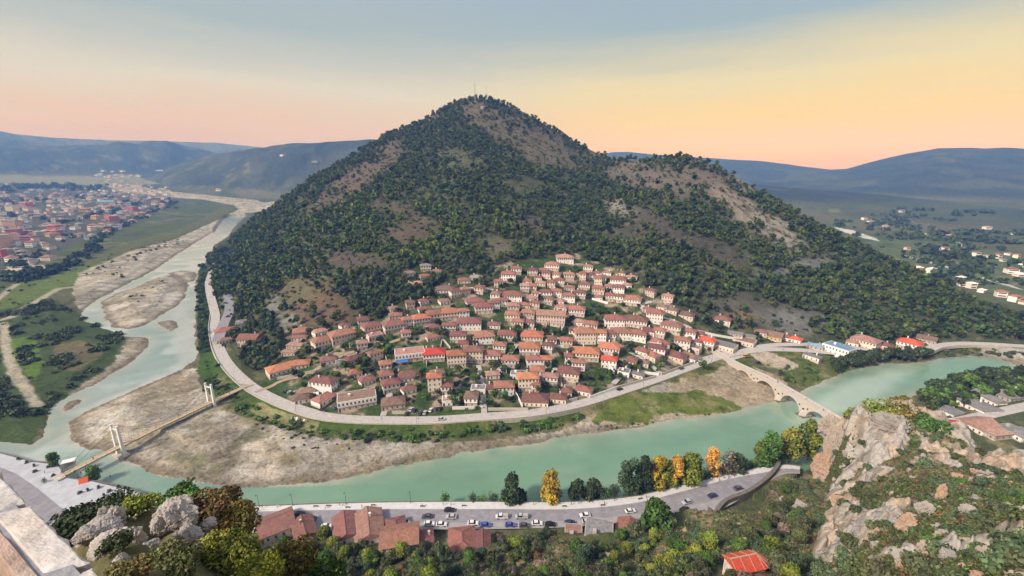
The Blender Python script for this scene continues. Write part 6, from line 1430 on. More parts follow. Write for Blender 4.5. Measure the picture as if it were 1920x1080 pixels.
one_tree(1310, 902, 858, 22, TAN, 'thin nearly bare tree right of the big yellow-green tree', z=2, seed=11, n=500); one_tree(1334, 897, 840, 34, ORG, 'light orange thin-crowned tree by the riverside road', z=2, seed=12, n=1100)
one_tree(1362, 892, 846, 34, TAN, 'bare pinkish tree by the riverside road', z=2, seed=13, n=700); one_tree(1384, 888, 850, 36, DARK, 'small dark tree right of the bare pinkish trees', z=2, seed=14)
one_tree(1436, 874, 805, 48, GREEN, 'tall green tree at the right end of the promenade', z=2, seed=15, lobes=20); one_tree(1425, 872, 830, 30, YGR, 'leafy lower tree beside the tall green promenade tree', z=2, seed=16)
one_tree(1480, 862, 800, 46, YGR, 'broad yellow-green tree by the water left of the cliff', z=2, seed=17, lobes=20); one_tree(1514, 858, 788, 44, YGR, 'olive-yellow tree against the cliff by the water', z=2, seed=18, lobes=12)
one_tree(1460, 872, 850, 20, GREEN, 'low dark tree between the green promenade trees', z=2, seed=19)
one_tree(1228, 1005, 940, 62, GREEN, 'large round green tree beside the riverside road, below it', z=6, seed=20, lobes=20)
one_tree(103, 872, 846, 20, GREEN, 'small green tree on the wall of the white riverside square', z=4.1, seed=21); one_tree(83, 905, 896, 10, DARK, 'tiny dark shrub on the white riverside square', z=4.1, seed=22, n=300)
one_tree(176, 900, 873, 26, GREEN, 'green tree right of the footbridge landing', z=1.5, seed=23)
for k, px in enumerate((835, 888, 905, 925, 945, 975)): one_tree(px, 943 - (k > 2), 925 + (k % 3) * 4, 22, [GREEN, DARK][k % 2], 'low shrub growing out of the quay wall, centre', z=2.2, seed=30 + k, n=500, name='quay_shrub', group='shrubs on the quay wall')
for k in range(16):
    px = 1110 + k * 23 + random.uniform(-6, 6); py = float(np.interp(px, [p[0] for p in PROM_N], [p[1] for p in PROM_N])) - 1
    one_tree(px, py, py - random.uniform(10, 24), 26, [DARK, GREEN, DARK][k % 3], 'dark shrub on the bank below the promenade trees', z=2.0, seed=50 + k, n=500, name='quay_shrub', group='shrubs below the promenade trees')
# ---- castle hill: bushes and small trees
DARKF = [tuple(v * 1.8 for v in c) for c in DARK]
FB = [proto(make_bush, 'shrub', 2.0, 2.3, c, n=1300, size=.17, seed=80 + s_, lobes=8) for s_, c in enumerate((DARKF, GREEN, OLIVE, HGR, OLIVE, RUST, TAN, YGR, DARKF))]
FT = [proto(make_tree, 'slope_tree', 3.0, 5.6, c, n=2200, size=.24, seed=95 + s_, lobes=10, tr=.16) for s_, c in enumerate((DARKF, GREEN, OLIVE, YGR, HGR))]
def fzone(px, py):
    if px < 700: a = 'below the left roadside roofs'
    elif px < 860: a = 'below the pale pink roof'
    elif px < 1000: a = 'around the hip-roofed house, bottom centre'
    elif px < 1160: a = 'around the flat grey roof'
    elif px < 1320: a = 'right of the flat grey roof'
    elif px < 1460: a = 'near the red chapel' if py > 1000 else 'under the curved stone wall'
    elif px < 1600: a = 'at the foot of the orange cliff' if py < 1000 else 'right of the red chapel'
    elif px < 1760: a = 'on the middle of the rocky spur' if py > 900 else 'on the top of the rocky spur'
    else: a = 'on the right side of the rocky spur' if py > 900 else 'on the right crest of the spur'
    return a
cnt = 0; ctt = 0; sp2 = []
for k in range(9000):
    if cnt >= 380: break
    if random.random() < .5: px, py = random.uniform(480, 1500), random.uniform(995, 1110)
    else: px, py = random.uniform(1440, 1960), random.uniform(780, 1110)
    g = hit(px, py, 45)
    if g is None: continue
    x, y, z = g; r_ = math.hypot(x, y)
    if r_ > 265 or (z < 4.1 and not (py > 1012 and px < 1300)): continue
    i_, j_ = gidx(np.array([x]), np.array([y]))
    if GF[i_[0], j_[0]] < 4.2 and not (py > 1012 and px < 1300): continue
    if not free(x, y, -.5): continue
    if px > 1440:
        # the spur is half bare: bushes in patches
        if crag_at(x, y) > -.4 and random.random() < (.9 if px > 1640 else .7): continue
    md = 2.6 if px < 1500 else 3.4
    if any((x - a) ** 2 + (y - b) ** 2 < md ** 2 for a, b in sp2): continue
    sp2.append((x, y)); cnt += 1
    if px < 1500 and random.random() < .42 and ctt < 130:
        kt = random.randrange(5); place(FT[kt], x, y, z - .3, random.uniform(.6, 1.15), label=f'small {["dark green", "bright green", "olive", "yellow-green", "evergreen"][kt]} tree {fzone(px, py)}', group='small trees on the castle slope'); ctt += 1
    else:
        pr = random.choice([0, 0, 1, 2, 3, 3, 4, 5, 6, 7, 8] if px < 1500 else [0, 0, 8, 3, 3, 2, 1, 8])
        place(FB[pr], x, y, z - .3 + max(0, min(2.5, crag_at(x, y))), random.uniform(.65, 1.5), label=f'{["dark green", "bright green", "olive", "evergreen", "grey-olive", "rust-brown", "dry tan", "yellow-green", "blackish green"][pr]} shrub {fzone(px, py)}', group='shrubs on the castle slope', cat='bush')
for k in range(70):      # small trees crowding against the lower side of the roadside houses
    px = random.uniform(470, 1010) if k % 4 else random.uniform(1150, 1240); g = at(px, random.uniform(1032, 1062), 4.5)
    if not free(g[0], g[1], -3.0): continue
    kt = random.randrange(5); place(FT[kt], g[0], g[1], 3.2, random.uniform(.65, 1.15), label=f'{["dark green", "bright green", "olive", "yellow-green", "leafy"][kt]} tree against the roadside houses, {fzone(px, 1040)}', group='trees against the roadside houses')
gq, gc = [], []           # dry grass and low growth between them
for k in range(22000):
    px, py = (random.uniform(430, 1960), random.uniform(900, 1110)) if k % 3 else (random.uniform(1480, 1960), random.uniform(770, 1100))
    x, y, dz_ = ray(px, py)
    g = hit(px, py, 25)
    if g is None or math.hypot(g[0], g[1]) > 262: continue
    i_, j_ = gidx(np.array([g[0]]), np.array([g[1]]))
    if GF[i_[0], j_[0]] < 4.2 or not free(g[0], g[1], -1): continue
    if crag_at(g[0], g[1]) > -.2 and random.random() < .85: continue
    if px < 640 and math.hypot(g[0], g[1]) < 60: continue
    nf_ = math.hypot(g[0], g[1]) < 105; R_s = random.uniform(.25, .95); q, c = cloud(30 if nf_ else 10, [(0, 0, R_s * .3, R_s, R_s, R_s * .5)], R_s * (.18 if nf_ else .42), vr, [OLIVE, HGR, GREEN, HGR, [(.24, .22, .12), (.19, .17, .09)], OLIVE, GREEN, RUST][k % 8]); gq.append(q + np.array(g)); gc.append(c)
tag(link('slope_undergrowth', leaf_mesh('slope_undergrowth', np.concatenate(gq), np.concatenate(gc))), 'low undergrowth and dry grass on the castle slope', 'undergrowth', kind='stuff')
def leafy(px, py, r_, R_, h, col, lab, n=5000, size=.07, seed=0, lobes=12, kind='bush', rz=0, name='leafy_bush', zo=0):
    x, y, dz_ = ray(px, py); t = r_ / math.hypot(x, y); rs = np.random.RandomState(300 + seed)
    q, c = cloud(n, lobes_for(kind, R_, h, rs, lobes), size, rs, col, colvar=.35); o = link(name, leaf_mesh(name, q, c)); o.location = (x * t, y * t, CAMH + dz_ * t - h * .5 + zo); return tag(o, lab, 'bush')
# nearest greenery round the rocks, lower left
leafy(150, 985, 42, 2.4, 2.4, DARK, 'dark shrub behind the corner of the parapet, lower left', n=5000, size=.13, seed=1)
leafy(205, 955, 42, 1.9, 2.0, DARK, 'dark twiggy shrub left of the grey boulders', n=3500, size=.12, seed=2)
leafy(330, 935, 41, 2.0, 1.8, GREEN, 'green bush behind the tallest boulder', n=3500, size=.11, seed=3)
leafy(262, 948, 38, 1.3, 1.6, YGR, 'yellow-green bush between two groups of boulders', n=2200, size=.09, seed=4)
leafy(395, 950, 36, 2.1, 2.4, RUST, 'rust and green bush right of the tallest boulder', n=6000, size=.11, seed=5)
leafy(440, 985, 33, 2.1, 2.8, [(0.16, 0.13, 0.04), (0.10, 0.13, 0.03), (0.26, 0.15, 0.04)], 'tall bush turning brown over the left end of the road', n=7000, size=.10, seed=6)
leafy(430, 1030, 28, 2.0, 2.4, [(0.13, 0.17, 0.03), (0.26, 0.26, 0.04), (0.09, 0.12, 0.03)], 'yellow-green leafy bush in front of the browning bush', n=6500, size=.085, seed=7)
leafy(530, 1058, 28, 2.2, 2.6, [(0.24, 0.22, 0.04), (0.11, 0.13, 0.03), (0.20, 0.12, 0.05)], 'yellowish bush at the bottom edge left of centre', n=6500, size=.09, seed=8)
leafy(310, 1062, 24, 1.9, 1.9, [(0.17, 0.19, 0.07), (0.12, 0.14, 0.05), (0.21, 0.20, 0.09)], 'grey-green bush below the boulders at the bottom edge', n=7000, size=.075, seed=9)
leafy(240, 1070, 22, 1.0, 1.1, [(0.12, 0.14, 0.05), (0.2, 0.15, 0.06)], 'small olive bush next to the parapet at the bottom edge', n=3000, size=.065, seed=10)
leafy(215, 1020, 28, .8, 1.0, OLIVE, 'small olive shrub between the lower boulders', n=1600, size=.07, seed=11)
leafy(600, 1075, 34, 2.0, 2.4, GREEN, 'green bush at the bottom edge right of the yellowish bush', n=4500, size=.11, seed=12)
leafy(480, 1075, 24, 1.4, 1.6, [(0.30, 0.28, 0.03), (0.12, 0.15, 0.03)], 'bright yellow-leaved bush at the bottom edge', n=4000, size=.08, seed=13)
leafy(1695, 760, 232, 11, 10, [(0.26, 0.22, 0.04), (0.14, 0.17, 0.035), (0.32, 0.24, 0.05)], 'yellowish tree crown behind the top of the rocky spur', n=4500, size=.42, seed=14, lobes=14, name='spur_tree', zo=-2)
leafy(1650, 762, 226, 7, 7, YGR, 'yellow-green bush behind the spur top, left part', n=2600, size=.4, seed=15, name='spur_tree', zo=-1)
leafy(1600, 776, 226, 4, 4, YGR, 'small yellow-green bush at the end of the stone bridge', n=1400, size=.35, seed=16, name='spur_tree')
leafy(1750, 785, 225, 6, 7, GREEN, 'green bush to the right of the yellowish spur tree', n=2600, size=.38, seed=17, name='spur_tree', zo=-2)
for o in PROTOS:
    for ch in list(o.children): bpy.data.objects.remove(ch)
    bpy.data.objects.remove(o)
# ---------------------------------------------------------------- rocks
newmat('limestone', (0.42, 0.39, 0.35), var=0.35, scale=0.5, objvar=0.12, bump=0.9, bscale=1.6, color2=(0.24, 0.215, 0.19), two=0.5, detail=9)
newmat('pink_limestone', (0.50, 0.42, 0.34), var=0.35, scale=0.5, objvar=0.1, bump=0.9, bscale=1.6, color2=(0.27, 0.24, 0.21), two=0.5, detail=9)
newmat('orange_rock', (0.48, 0.31, 0.20), var=0.4, scale=0.45, objvar=0.1, bump=0.9, bscale=1.4, color2=(0.33, 0.26, 0.215), two=0.52, detail=9)
newmat('near_limestone', (0.52, 0.475, 0.43), var=0.35, scale=1.6, objvar=0.08, bump=1.0, bscale=5, color2=(0.30, 0.26, 0.225), two=0.5, detail=10)
import bmesh
def rock_mesh(name, seed, mat, sub=4, crag=1.0, freq=1.6, tilt=0.5):
    bm = bmesh.new(); bmesh.ops.create_icosphere(bm, subdivisions=sub, radius=1.0)
    rs = random.Random(seed); planes = []
    for k in range(34):
        v = Vector((rs.gauss(0, 1), rs.gauss(0, 1), rs.gauss(0, .75))).normalized(); planes.append((v, rs.uniform(.66, .98)))
    off = Vector((seed * 3.1, seed * 1.7, seed * 2.3)); dirn = Vector((rs.gauss(0, 1), rs.gauss(0, 1), .4)).normalized()
    for v in bm.verts:
        n_ = v.co.normalized(); r_ = 1.05
        for p, d in planes:
            c = n_.dot(p)
            if c > .05: r_ = min(r_, d / c)
        p3 = n_ * freq + off
        # blocks split off along joints
        cell = mn.cell(n_ * 2.3 + off); cell2 = mn.cell(n_ * 5.1 + off * 1.3)
        r_ = r_ * (1 - .13 * crag * (cell * .5 + .5) * .8 - .06 * crag * (cell2 * .5 + .5))
        lay = .45 * (abs((n_.dot(dirn) * 4 + mn.noise(p3) * .8) % 1 - .5) - .25) * .16 * crag          # bedding
        rg = 0; a = .055 * crag; q_ = p3.copy()
        for o_ in range(6): rg += (abs(mn.noise(q_)) * -1.9 + .36) * a; q_ = q_ * 2.15; a *= .60
        v.co = n_ * (r_ + lay + rg)
    me = bpy.data.meshes.new(name); bm.to_mesh(me); bm.free(); me.materials.append(MAT[mat]); return me
def rock(px, py, wpx, hpx, r_, mat, seed, lab, name='limestone_crag', sub=5, crag=1.0, depth=None, group=None, freq=1.6, rz=None, sink=.25):
    x, y, dz_ = ray(px, py); t = r_ / math.hypot(x, y); X_, Y_, Z_ = x * t, y * t, CAMH + dz_ * t; dep_ = Y_ * CP - (Z_ - CAMH) * SP
    W_ = wpx * dep_ / FOC; H_ = hpx * dep_ / FOC * 1.05
    o = link(name, rock_mesh(name, seed, mat, sub, crag, freq)); o.location = (X_, Y_, Z_); o.scale = (W_ / 1.8, (depth or W_) / 1.8, H_ / 1.7)
    o.rotation_euler = (0, 0, rz if rz is not None else -math.atan2(X_, Y_) + random.Random(seed).uniform(-.4, .4)); return tag(o, lab, 'rock', group)
# near boulders, lower left
NB = [(325, 972, 105, 88, 33.5, 'tallest pale boulder in the lower left'), (352, 1010, 72, 70, 31, 'rounded pale boulder in front of the tallest one'), (300, 985, 40, 60, 33, 'narrow grey boulder left of the tallest one'), (390, 985, 46, 50, 33, 'weathered boulder at the right of the tallest one'),
      (248, 1012, 62, 66, 31, 'blocky pale boulder between the two rock groups'), (218, 968, 46, 62, 37, 'jagged upright boulder beside the dark shrub'), (196, 962, 34, 46, 38, 'small jagged boulder behind the upright one'), (185, 992, 110, 42, 36, 'low grey ledge next to the parapet'), (205, 1012, 96, 40, 33, 'long low boulder below the grey ledge'), (160, 1000, 60, 36, 35, 'grey rock touching the parapet edge'),
      (228, 1050, 40, 36, 27, 'small dark boulder near the bottom edge'), (285, 1020, 40, 34, 30, 'small boulder with orange stain between bigger ones'), (375, 1030, 50, 34, 29, 'flat pale rock under the rounded boulder'), (450, 1062, 26, 30, 27, 'small pale stone among the yellow leaves'), (340, 945, 60, 40, 36, 'flat-topped boulder behind the tallest one')]
for k, (px, py, w_, h_, r_, lab) in enumerate(NB): rock(px, py + 4, w_ * .8, h_ * .82, r_, 'near_limestone', 40 + k, lab, name='boulder', sub=6 if w_ > 55 else 5, crag=1.25, freq=1.7)
# crags of the spur
def hr(px, py):
    g = hit(px, py, 40); return math.hypot(g[0], g[1]) if g else 200
CR = [(1548, 880, 52, 100, 216, 'orange_rock', 'tall orange cliff face dropping towards the road'), (1572, 850, 60, 120, 218, 'pink_limestone', 'pinkish cliff pillar beside the orange face'), (1540, 925, 44, 60, 212, 'orange_rock', 'orange rock foot at the bottom of the cliff'), (1600, 820, 70, 90, 220, 'pink_limestone', 'top block of the cliff near the bridge end'), (1625, 870, 60, 100, 212, 'limestone', 'dark-creviced grey buttress right of the orange cliff'),
      (1560, 800, 50, 46, 222, 'pink_limestone', 'notched block at the very edge of the cliff top'), (1582, 920, 44, 70, 207, 'orange_rock', 'cream and orange lower buttress of the cliff'),
      (1672, 800, 78, 66, 228, 'limestone', 'big rounded grey dome at the spur top'), (1652, 862, 60, 72, 205, 'limestone', 'pitted grey crag below the rounded dome'), (1732, 850, 76, 72, 212, 'limestone', 'slanting grey crag in the middle of the spur crest'), (1712, 880, 46, 60, 200, 'pink_limestone', 'pinkish crag left below the slanting one'), (1760, 872, 50, 50, 205, 'limestone', 'grey rib right of the slanting crag'),
      (1840, 836, 60, 34, 225, 'limestone', 'grey slab on the right part of the crest'), (1870, 820, 60, 34, 230, 'limestone', 'grey ridge slab behind, near the right houses'), (1888, 848, 50, 30, 222, 'limestone', 'low grey slab at the right of the crest'), (1800, 872, 70, 34, 200, 'limestone', 'bright grey rib crossing the right part of the spur'), (1852, 868, 80, 40, 195, 'limestone', 'long pale rib in the right part of the spur'), (1895, 885, 54, 40, 188, 'limestone', 'pale crag close to the right edge'),
      (1765, 928, 26, 56, 150, 'orange_rock', 'small tan pinnacle in the right foreground'), (1735, 955, 46, 40, 142, 'limestone', 'grey lump below the tan pinnacle'), (1700, 985, 44, 66, 128, 'orange_rock', 'yellowish pointed rock in the lower right'), (1640, 900, 60, 40, 185, 'limestone', 'grey ledge below the buttress'), (1660, 935, 50, 30, 160, 'pink_limestone', 'pinkish ledge in the middle of the slope'), (1580, 945, 60, 36, 175, 'orange_rock', 'cream rock ledge under the orange cliff'),
      (1592, 1018, 40, 50, 118, 'limestone', 'white-grey rock between bushes right of the chapel'), (1570, 1002, 30, 30, 124, 'limestone', 'small grey rock above the white-grey one'), (1700, 1052, 60, 56, 104, 'limestone', 'big pale crag at the bottom edge, lower right'), (1660, 1070, 70, 36, 102, 'limestone', 'low pale crag at the bottom edge'), (1740, 1030, 50, 40, 108, 'pink_limestone', 'pinkish crag next to the big pale one'), (1785, 1050, 60, 40, 100, 'limestone', 'pale broken rock near the bottom right'), (1850, 1040, 50, 36, 98, 'pink_limestone', 'pinkish rock in dry grass, bottom right'), (1905, 1000, 50, 44, 100, 'limestone', 'pale rock at the right edge'),
      (1880, 940, 60, 36, 135, 'limestone', 'grey rock band at the right edge'), (1820, 960, 50, 30, 138, 'limestone', 'grey rock among bushes right of the tan pinnacle'), (1800, 1000, 40, 26, 120, 'limestone', 'small grey rock in the right foreground'), (1500, 950, 40, 26, 170, 'limestone', 'low grey rock below the curved wall'), (1470, 940, 26, 18, 178, 'limestone', 'tiny grey rock beside the curved wall'), (1690, 905, 40, 40, 180, 'limestone', 'grey block under the pinkish crag'), (1760, 900, 60, 36, 185, 'pink_limestone', 'pinkish rib in the middle of the spur'), (1500, 1010, 26, 40, 135, 'limestone', 'upright grey rock above the chapel')]
drop = ('slanting', 'left below the slanting', 'grey rib right', 'grey slab', 'ridge slab', 'low grey slab', 'bright grey rib', 'long pale rib', 'pale crag close', 'grey ledge below', 'pinkish ledge', 'low pale crag', 'grey rock band', 'pinkish rib', 'grey block under', 'pitted')
CR = [c for c in CR if not any(d in c[6] for d in drop)]
for k, (px, py, w_, h_, r_, mat, lab) in enumerate(CR):
    r2_ = r_ * 1.02 if k < 7 else hr(px, py + h_ * .25) + 2.5
    rock(px, py, w_ * (1.0 if k < 7 else .80), h_ * (1.05 if k < 7 else .78), r2_, mat, 90 + k, lab, sub=6 if w_ > 65 or k < 7 else 5, crag=1.7, freq=1.9, depth=None if k > 6 else w_ * .22)
RPm = [rock_mesh('limestone_outcrop', 200 + k, ['limestone', 'pink_limestone', 'limestone', 'orange_rock'][k % 4], 4, 1.8, 2.0) for k in range(8)]
rr_ = random.Random(9); nr_ = 0
for k in range(2400):
    if nr_ >= 120: break
    px, py = (rr_.uniform(1560, 1950), rr_.uniform(790, 1100)) if rr_.random() < .8 else (rr_.uniform(1000, 1560), rr_.uniform(960, 1100))
    g = hit(px, py, 45)
    if g is None or g[2] < 6 or math.hypot(g[0], g[1]) > 262: continue
    if px > 1560 and rr_.random() < .55: continue
    i_, j_ = gidx(np.array([g[0]]), np.array([g[1]]))
    if GF[i_[0], j_[0]] < 6 or not free(g[0], g[1], 0): continue
    s_ = rr_.uniform(.6, 2.3) if px > 1560 else rr_.uniform(.5, 1.5); kk = rr_.randrange(8)
    o = link('limestone_outcrop', RPm[kk]); o.location = (g[0], g[1], g[2] - s_ * .3); o.scale = (s_ * rr_.uniform(.8, 1.6), s_, s_ * rr_.uniform(.6, 1.4)); o.rotation_euler = (rr_.uniform(-.3, .3), rr_.uniform(-.3, .3), rr_.uniform(0, 6.28))
    tag(o, f'{["small", "middling"][s_ > 1.6]} {["grey", "pinkish", "grey", "tan"][kk % 4]} limestone outcrop {fzone(px, py)}', 'rock', 'limestone outcrops of the castle slope'); nr_ += 1
# ---------------------------------------------------------------- cars
def paint(name, c, metal=.1): return newmat(name, c, rough=.28, spec=.5, var=.03, metal=metal)
for n_, c in (('black', (0.02, 0.02, 0.022)), ('white', (0.78, 0.78, 0.78)), ('silver', (0.50, 0.51, 0.53)), ('dark blue', (0.03, 0.05, 0.13)), ('blue', (0.08, 0.12, 0.42)), ('dark grey', (0.09, 0.09, 0.10)), ('yellow', (0.75, 0.48, 0.03)), ('red', (0.5, 0.04, 0.03))): paint('paint ' + n_, c)
newmat('car_glass', (0.02, 0.025, 0.03), rough=.1, spec=.6); newmat('tyre_rubber', (0.02, 0.02, 0.02), rough=.9); newmat('wheel_metal', (0.45, 0.45, 0.46), rough=.35, metal=.8); newmat('tail_lamp', (0.45, 0.02, 0.02), rough=.3); newmat('head_lamp', (0.8, 0.8, 0.78), rough=.15)
def car_proto(col, kind):
    root = empty('parked_car', (0, 0, -500), 0); L_ = {'car': 4.4, 'van': 5.0, 'pickup': 5.2}[kind]; w = .9
    if kind == 'car': prof = [(-2.2, .35), (-2.2, .78), (-2.05, .92), (-1.55, .97), (2.0, .82), (2.15, .62), (2.2, .35)]; cab = [(-1.75, .96), (-1.2, 1.44), (.25, 1.46), (1.05, .90)]
    elif kind == 'van': prof = [(-2.5, .35), (-2.5, 1.1), (1.7, 1.1), (2.4, .85), (2.5, .35)]; cab = [(-2.45, 1.1), (-2.35, 2.05), (1.0, 2.05), (1.75, 1.1)]
    else: prof = [(-2.6, .45), (-2.6, 1.0), (2.5, .95), (2.6, .45)]; cab = [(-.3, 1.0), (-.1, 1.75), (1.1, 1.75), (1.7, .97)]
    b = MB()
    b.loft([[(x_, yy * (w if z_ < .95 else w * .97), z_) for x_, z_ in prof] for yy in (-1, 1)][::-1]); b.build('body', 'paint ' + col, root)
    if kind != 'pickup' or True:
        b = MB(); b.loft([[(x_, yy * (w - (.04 if z_ < cab[1][1] - .1 else .16)), z_ + .002) for x_, z_ in cab] for yy in (-1, 1)][::-1]); b.build('cabin_glass', 'car_glass', root)
        b = MB(); b.box(cab[1][0] - .02, cab[2][0] + .04, -.76, .76, cab[1][1] - .01, cab[1][1] + .045); b.build('cabin_roof', 'paint ' + col, root)
    if kind == 'pickup': b = MB(); b.box(-2.5, -.5, -.85, .85, 1.005, 1.6); b.build('load', 'concrete', root)
    for sx_ in (-1, 1):
        for sy_ in (-1, 1):
            b = MB(); b.tube((sx_ * L_ * .3, sy_ * .72, .33), (sx_ * L_ * .3, sy_ * .94, .33), .33, n=12); wh = b.build('wheel', 'tyre_rubber', root)
            b = MB(); b.tube((sx_ * L_ * .3, sy_ * .935, .33), (sx_ * L_ * .3, sy_ * .955, .33), .19, n=10); b.build('rim', 'wheel_metal', wh)
        b = MB(); b.box(L_ / 2 - .06, L_ / 2 + .015, sx_ * .68 - .16, sx_ * .68 + .16, .60, .76); b.build('headlight', 'head_lamp', root)
        b = MB(); b.box(-L_ / 2 - .015, -L_ / 2 + .05, sx_ * .70 - .13, sx_ * .70 + .13, .62, .84); b.build('tail_light', 'tail_lamp', root)
    return root
CPR = {}
def tangent(pa_, x, y):
    d = np.hypot(pa_[:, 0] - x, pa_[:, 1] - y); i = int(np.clip(d.argmin(), 1, len(pa_) - 2)); t = pa_[i + 1] - pa_[i - 1]; return math.atan2(t[1], t[0])
nroad_p = resample([p[:2] for p in NROAD], 200); eroad_p = resample([p[:2] for p in EROAD], 80); uroad_p = resample([p[:2] for p in UROAD], 60)
def car(px, py, col, kind, lab, z, path=None, ang=0.0, flip=0):
    key = (col, kind)
    if key not in CPR: CPR[key] = car_proto(col, kind); PROTO2.append(CPR[key])
    g = at(px, py, z); a = (tangent(path, g[0], g[1]) if path is not None else 0) + math.radians(ang) + (math.pi if flip else 0)
    c = copy_tree(CPR[key]); c.location = g; c.rotation_euler = (0, 0, a); tag(c, lab, 'van' if kind == 'van' else 'car' if kind == 'car' else 'pickup', 'cars in the valley')
PROTO2 = []
SC = [(562, 966, 'black', 'car', 'black car driving on the riverside road, leftmost of the moving ones', 0), (583, 975, 'dark blue', 'car', 'dark blue car behind the leftmost black car', 1), (528, 990, 'dark grey', 'car', 'dark grey car parked at the left end above the low roofs', 0), (581, 988, 'black', 'car', 'black car parked above the low left roofs', 0), (612, 989, 'white', 'car', 'white car parked left of the pale pink roof', 0), (633, 985, 'dark grey', 'car', 'dark grey car touching the left edge of the pink roof', 0), (731, 984, 'dark blue', 'car', 'dark car parked right of the pale pink roof', 0), (757, 983, 'white', 'van', 'white van parked beside the tall terracotta roof', 0),
      (801, 970, 'dark grey', 'car', 'dark grey car passing the tall terracotta roof', 1), (843, 958, 'black', 'car', 'black car in the far lane above the silver car, centre', 0), (846, 971, 'silver', 'car', 'silver car in the near lane, centre', 1), (805, 984, 'white', 'car', 'white car parked right of the tall terracotta roof', 0), (828, 985, 'white', 'car', 'white car parked among bushes, second right of the terracotta roof', 0), (887, 983, 'white', 'car', 'white car parked above the bottom centre house', 0), (911, 986, 'blue', 'car', 'blue car parked next to the white one, bottom centre', 0), (941, 971, 'white', 'pickup', 'white pickup driving near the centre', 1), (978, 971, 'silver', 'pickup', 'loaded silver pickup following the white one', 1), (957, 986, 'blue', 'car', 'blue car parked right of centre, partly hidden by a bush', 0), (984, 987, 'dark grey', 'car', 'dark grey car parked right of the second blue car', 0),
      (1007, 983, 'white', 'car', 'white car in the parking row right of centre', 0), (1032, 985, 'black', 'car', 'black car in the parking row right of centre', 0), (1069, 982, 'dark blue', 'car', 'dark blue car parked left of the flat grey roof', 0), (1097, 968, 'white', 'car', 'white car driving above the flat grey roof', 1), (1101, 980, 'silver', 'car', 'silver car parked just above the flat grey roof', 0), (1182, 960, 'white', 'car', 'white car at the roadside under bare twigs', 0), (1288, 943, 'silver', 'car', 'silver car at the bend near the dark bush', 1), (1336, 931, 'dark blue', 'car', 'dark blue car driving round the bend', 0), (1384, 917, 'dark grey', 'car', 'dark grey car near the end of the visible road', 0), (1284, 957, 'black', 'car', 'black car parked under the bend', 0)]
for px, py, col, kind, lab, fl_ in SC: car(px, py, col, kind, lab, 4.02, ra, flip=fl_)
NC = [(828, 787, 'silver', 'car', 'silver-blue car on the quay road below the tower house', 4.53, 0), (763, 777, 'black', 'car', 'black car parked on the quay, leftmost of the car park', 4.53, 80), (771, 769, 'silver', 'car', 'silver car, second from left in the quay car park', 4.53, 80), (777, 771, 'black', 'car', 'black car, third from left in the quay car park', 4.53, 80), (788, 776, 'dark blue', 'car', 'dark blue car in the middle of the quay car park', 4.53, 80), (797, 775, 'silver', 'car', 'silver car in the middle of the quay car park', 4.53, 80), (808, 770, 'white', 'car', 'white car in the quay car park below the tower', 4.53, 75), (817, 768, 'dark grey', 'car', 'dark grey car in the quay car park', 4.53, 75), (825, 768, 'black', 'car', 'black car, rightmost in the quay car park', 4.53, 75),
      (902, 757, 'white', 'car', 'white car parked at the lane mouth, left of two', 4.6, 85), (910, 757, 'silver', 'car', 'silver car parked at the lane mouth, right of two', 4.6, 85), (1162, 731, 'black', 'car', 'black car driving on the right half of the quay road', 4.53, 0), (1278, 692, 'dark grey', 'car', 'dark grey car nearing the bridge square', 4.53, 0), (1311, 680, 'white', 'car', 'white car parked before the low roofs by the bridge square', 4.53, 5), (632, 765, 'blue', 'car', 'blue car parked beside the big white block', 4.53, 60), (546, 737, 'silver', 'car', 'silver car parked in the left lot above the quay road', 4.9, 40), (536, 735, 'dark grey', 'car', 'dark grey car parked in the left lot above the quay road', 4.9, 40), (605, 770, 'black', 'car', 'black car at the quay corner left of the white block', 4.53, 0), (418, 648, 'black', 'car', 'black car by the roadside huts on the far left road', 4.53, 0)]
for px, py, col, kind, lab, z_, ang in NC: car(px, py, col, kind, lab, z_, nroad_p, ang)
for k, (px, py, col, lab) in enumerate(((1772, 764, 'silver', 'silver car in the cluster beside the yellow trees on the right'), (1779, 769, 'dark blue', 'dark blue car in the cluster on the right'), (1784, 762, 'white', 'white car in the cluster on the right'), (1790, 771, 'silver', 'silver car at the right end of the right-hand cluster'), (1776, 757, 'black', 'black car at the back of the right-hand cluster'))): car(px, py, col, 'car', lab, 3.6, None, 30 + k * 12)
car(1399, 669, 'yellow', 'van', 'yellow van on the open ground by the stone bridge', 4.6, None, 20); car(1143, 699, 'white', 'car', 'white car left of two below the striped house', 8.0, None, 80); car(1150, 699, 'white', 'car', 'white car right of two below the striped house', 8.0, None, 80); car(433, 590, 'dark blue', 'car', 'dark blue car at the lower end of the upper road', 7.08, uroad_p); car(1422, 681, 'black', 'car', 'black car on the ground right of the stone bridge', 4.3, None, -30)
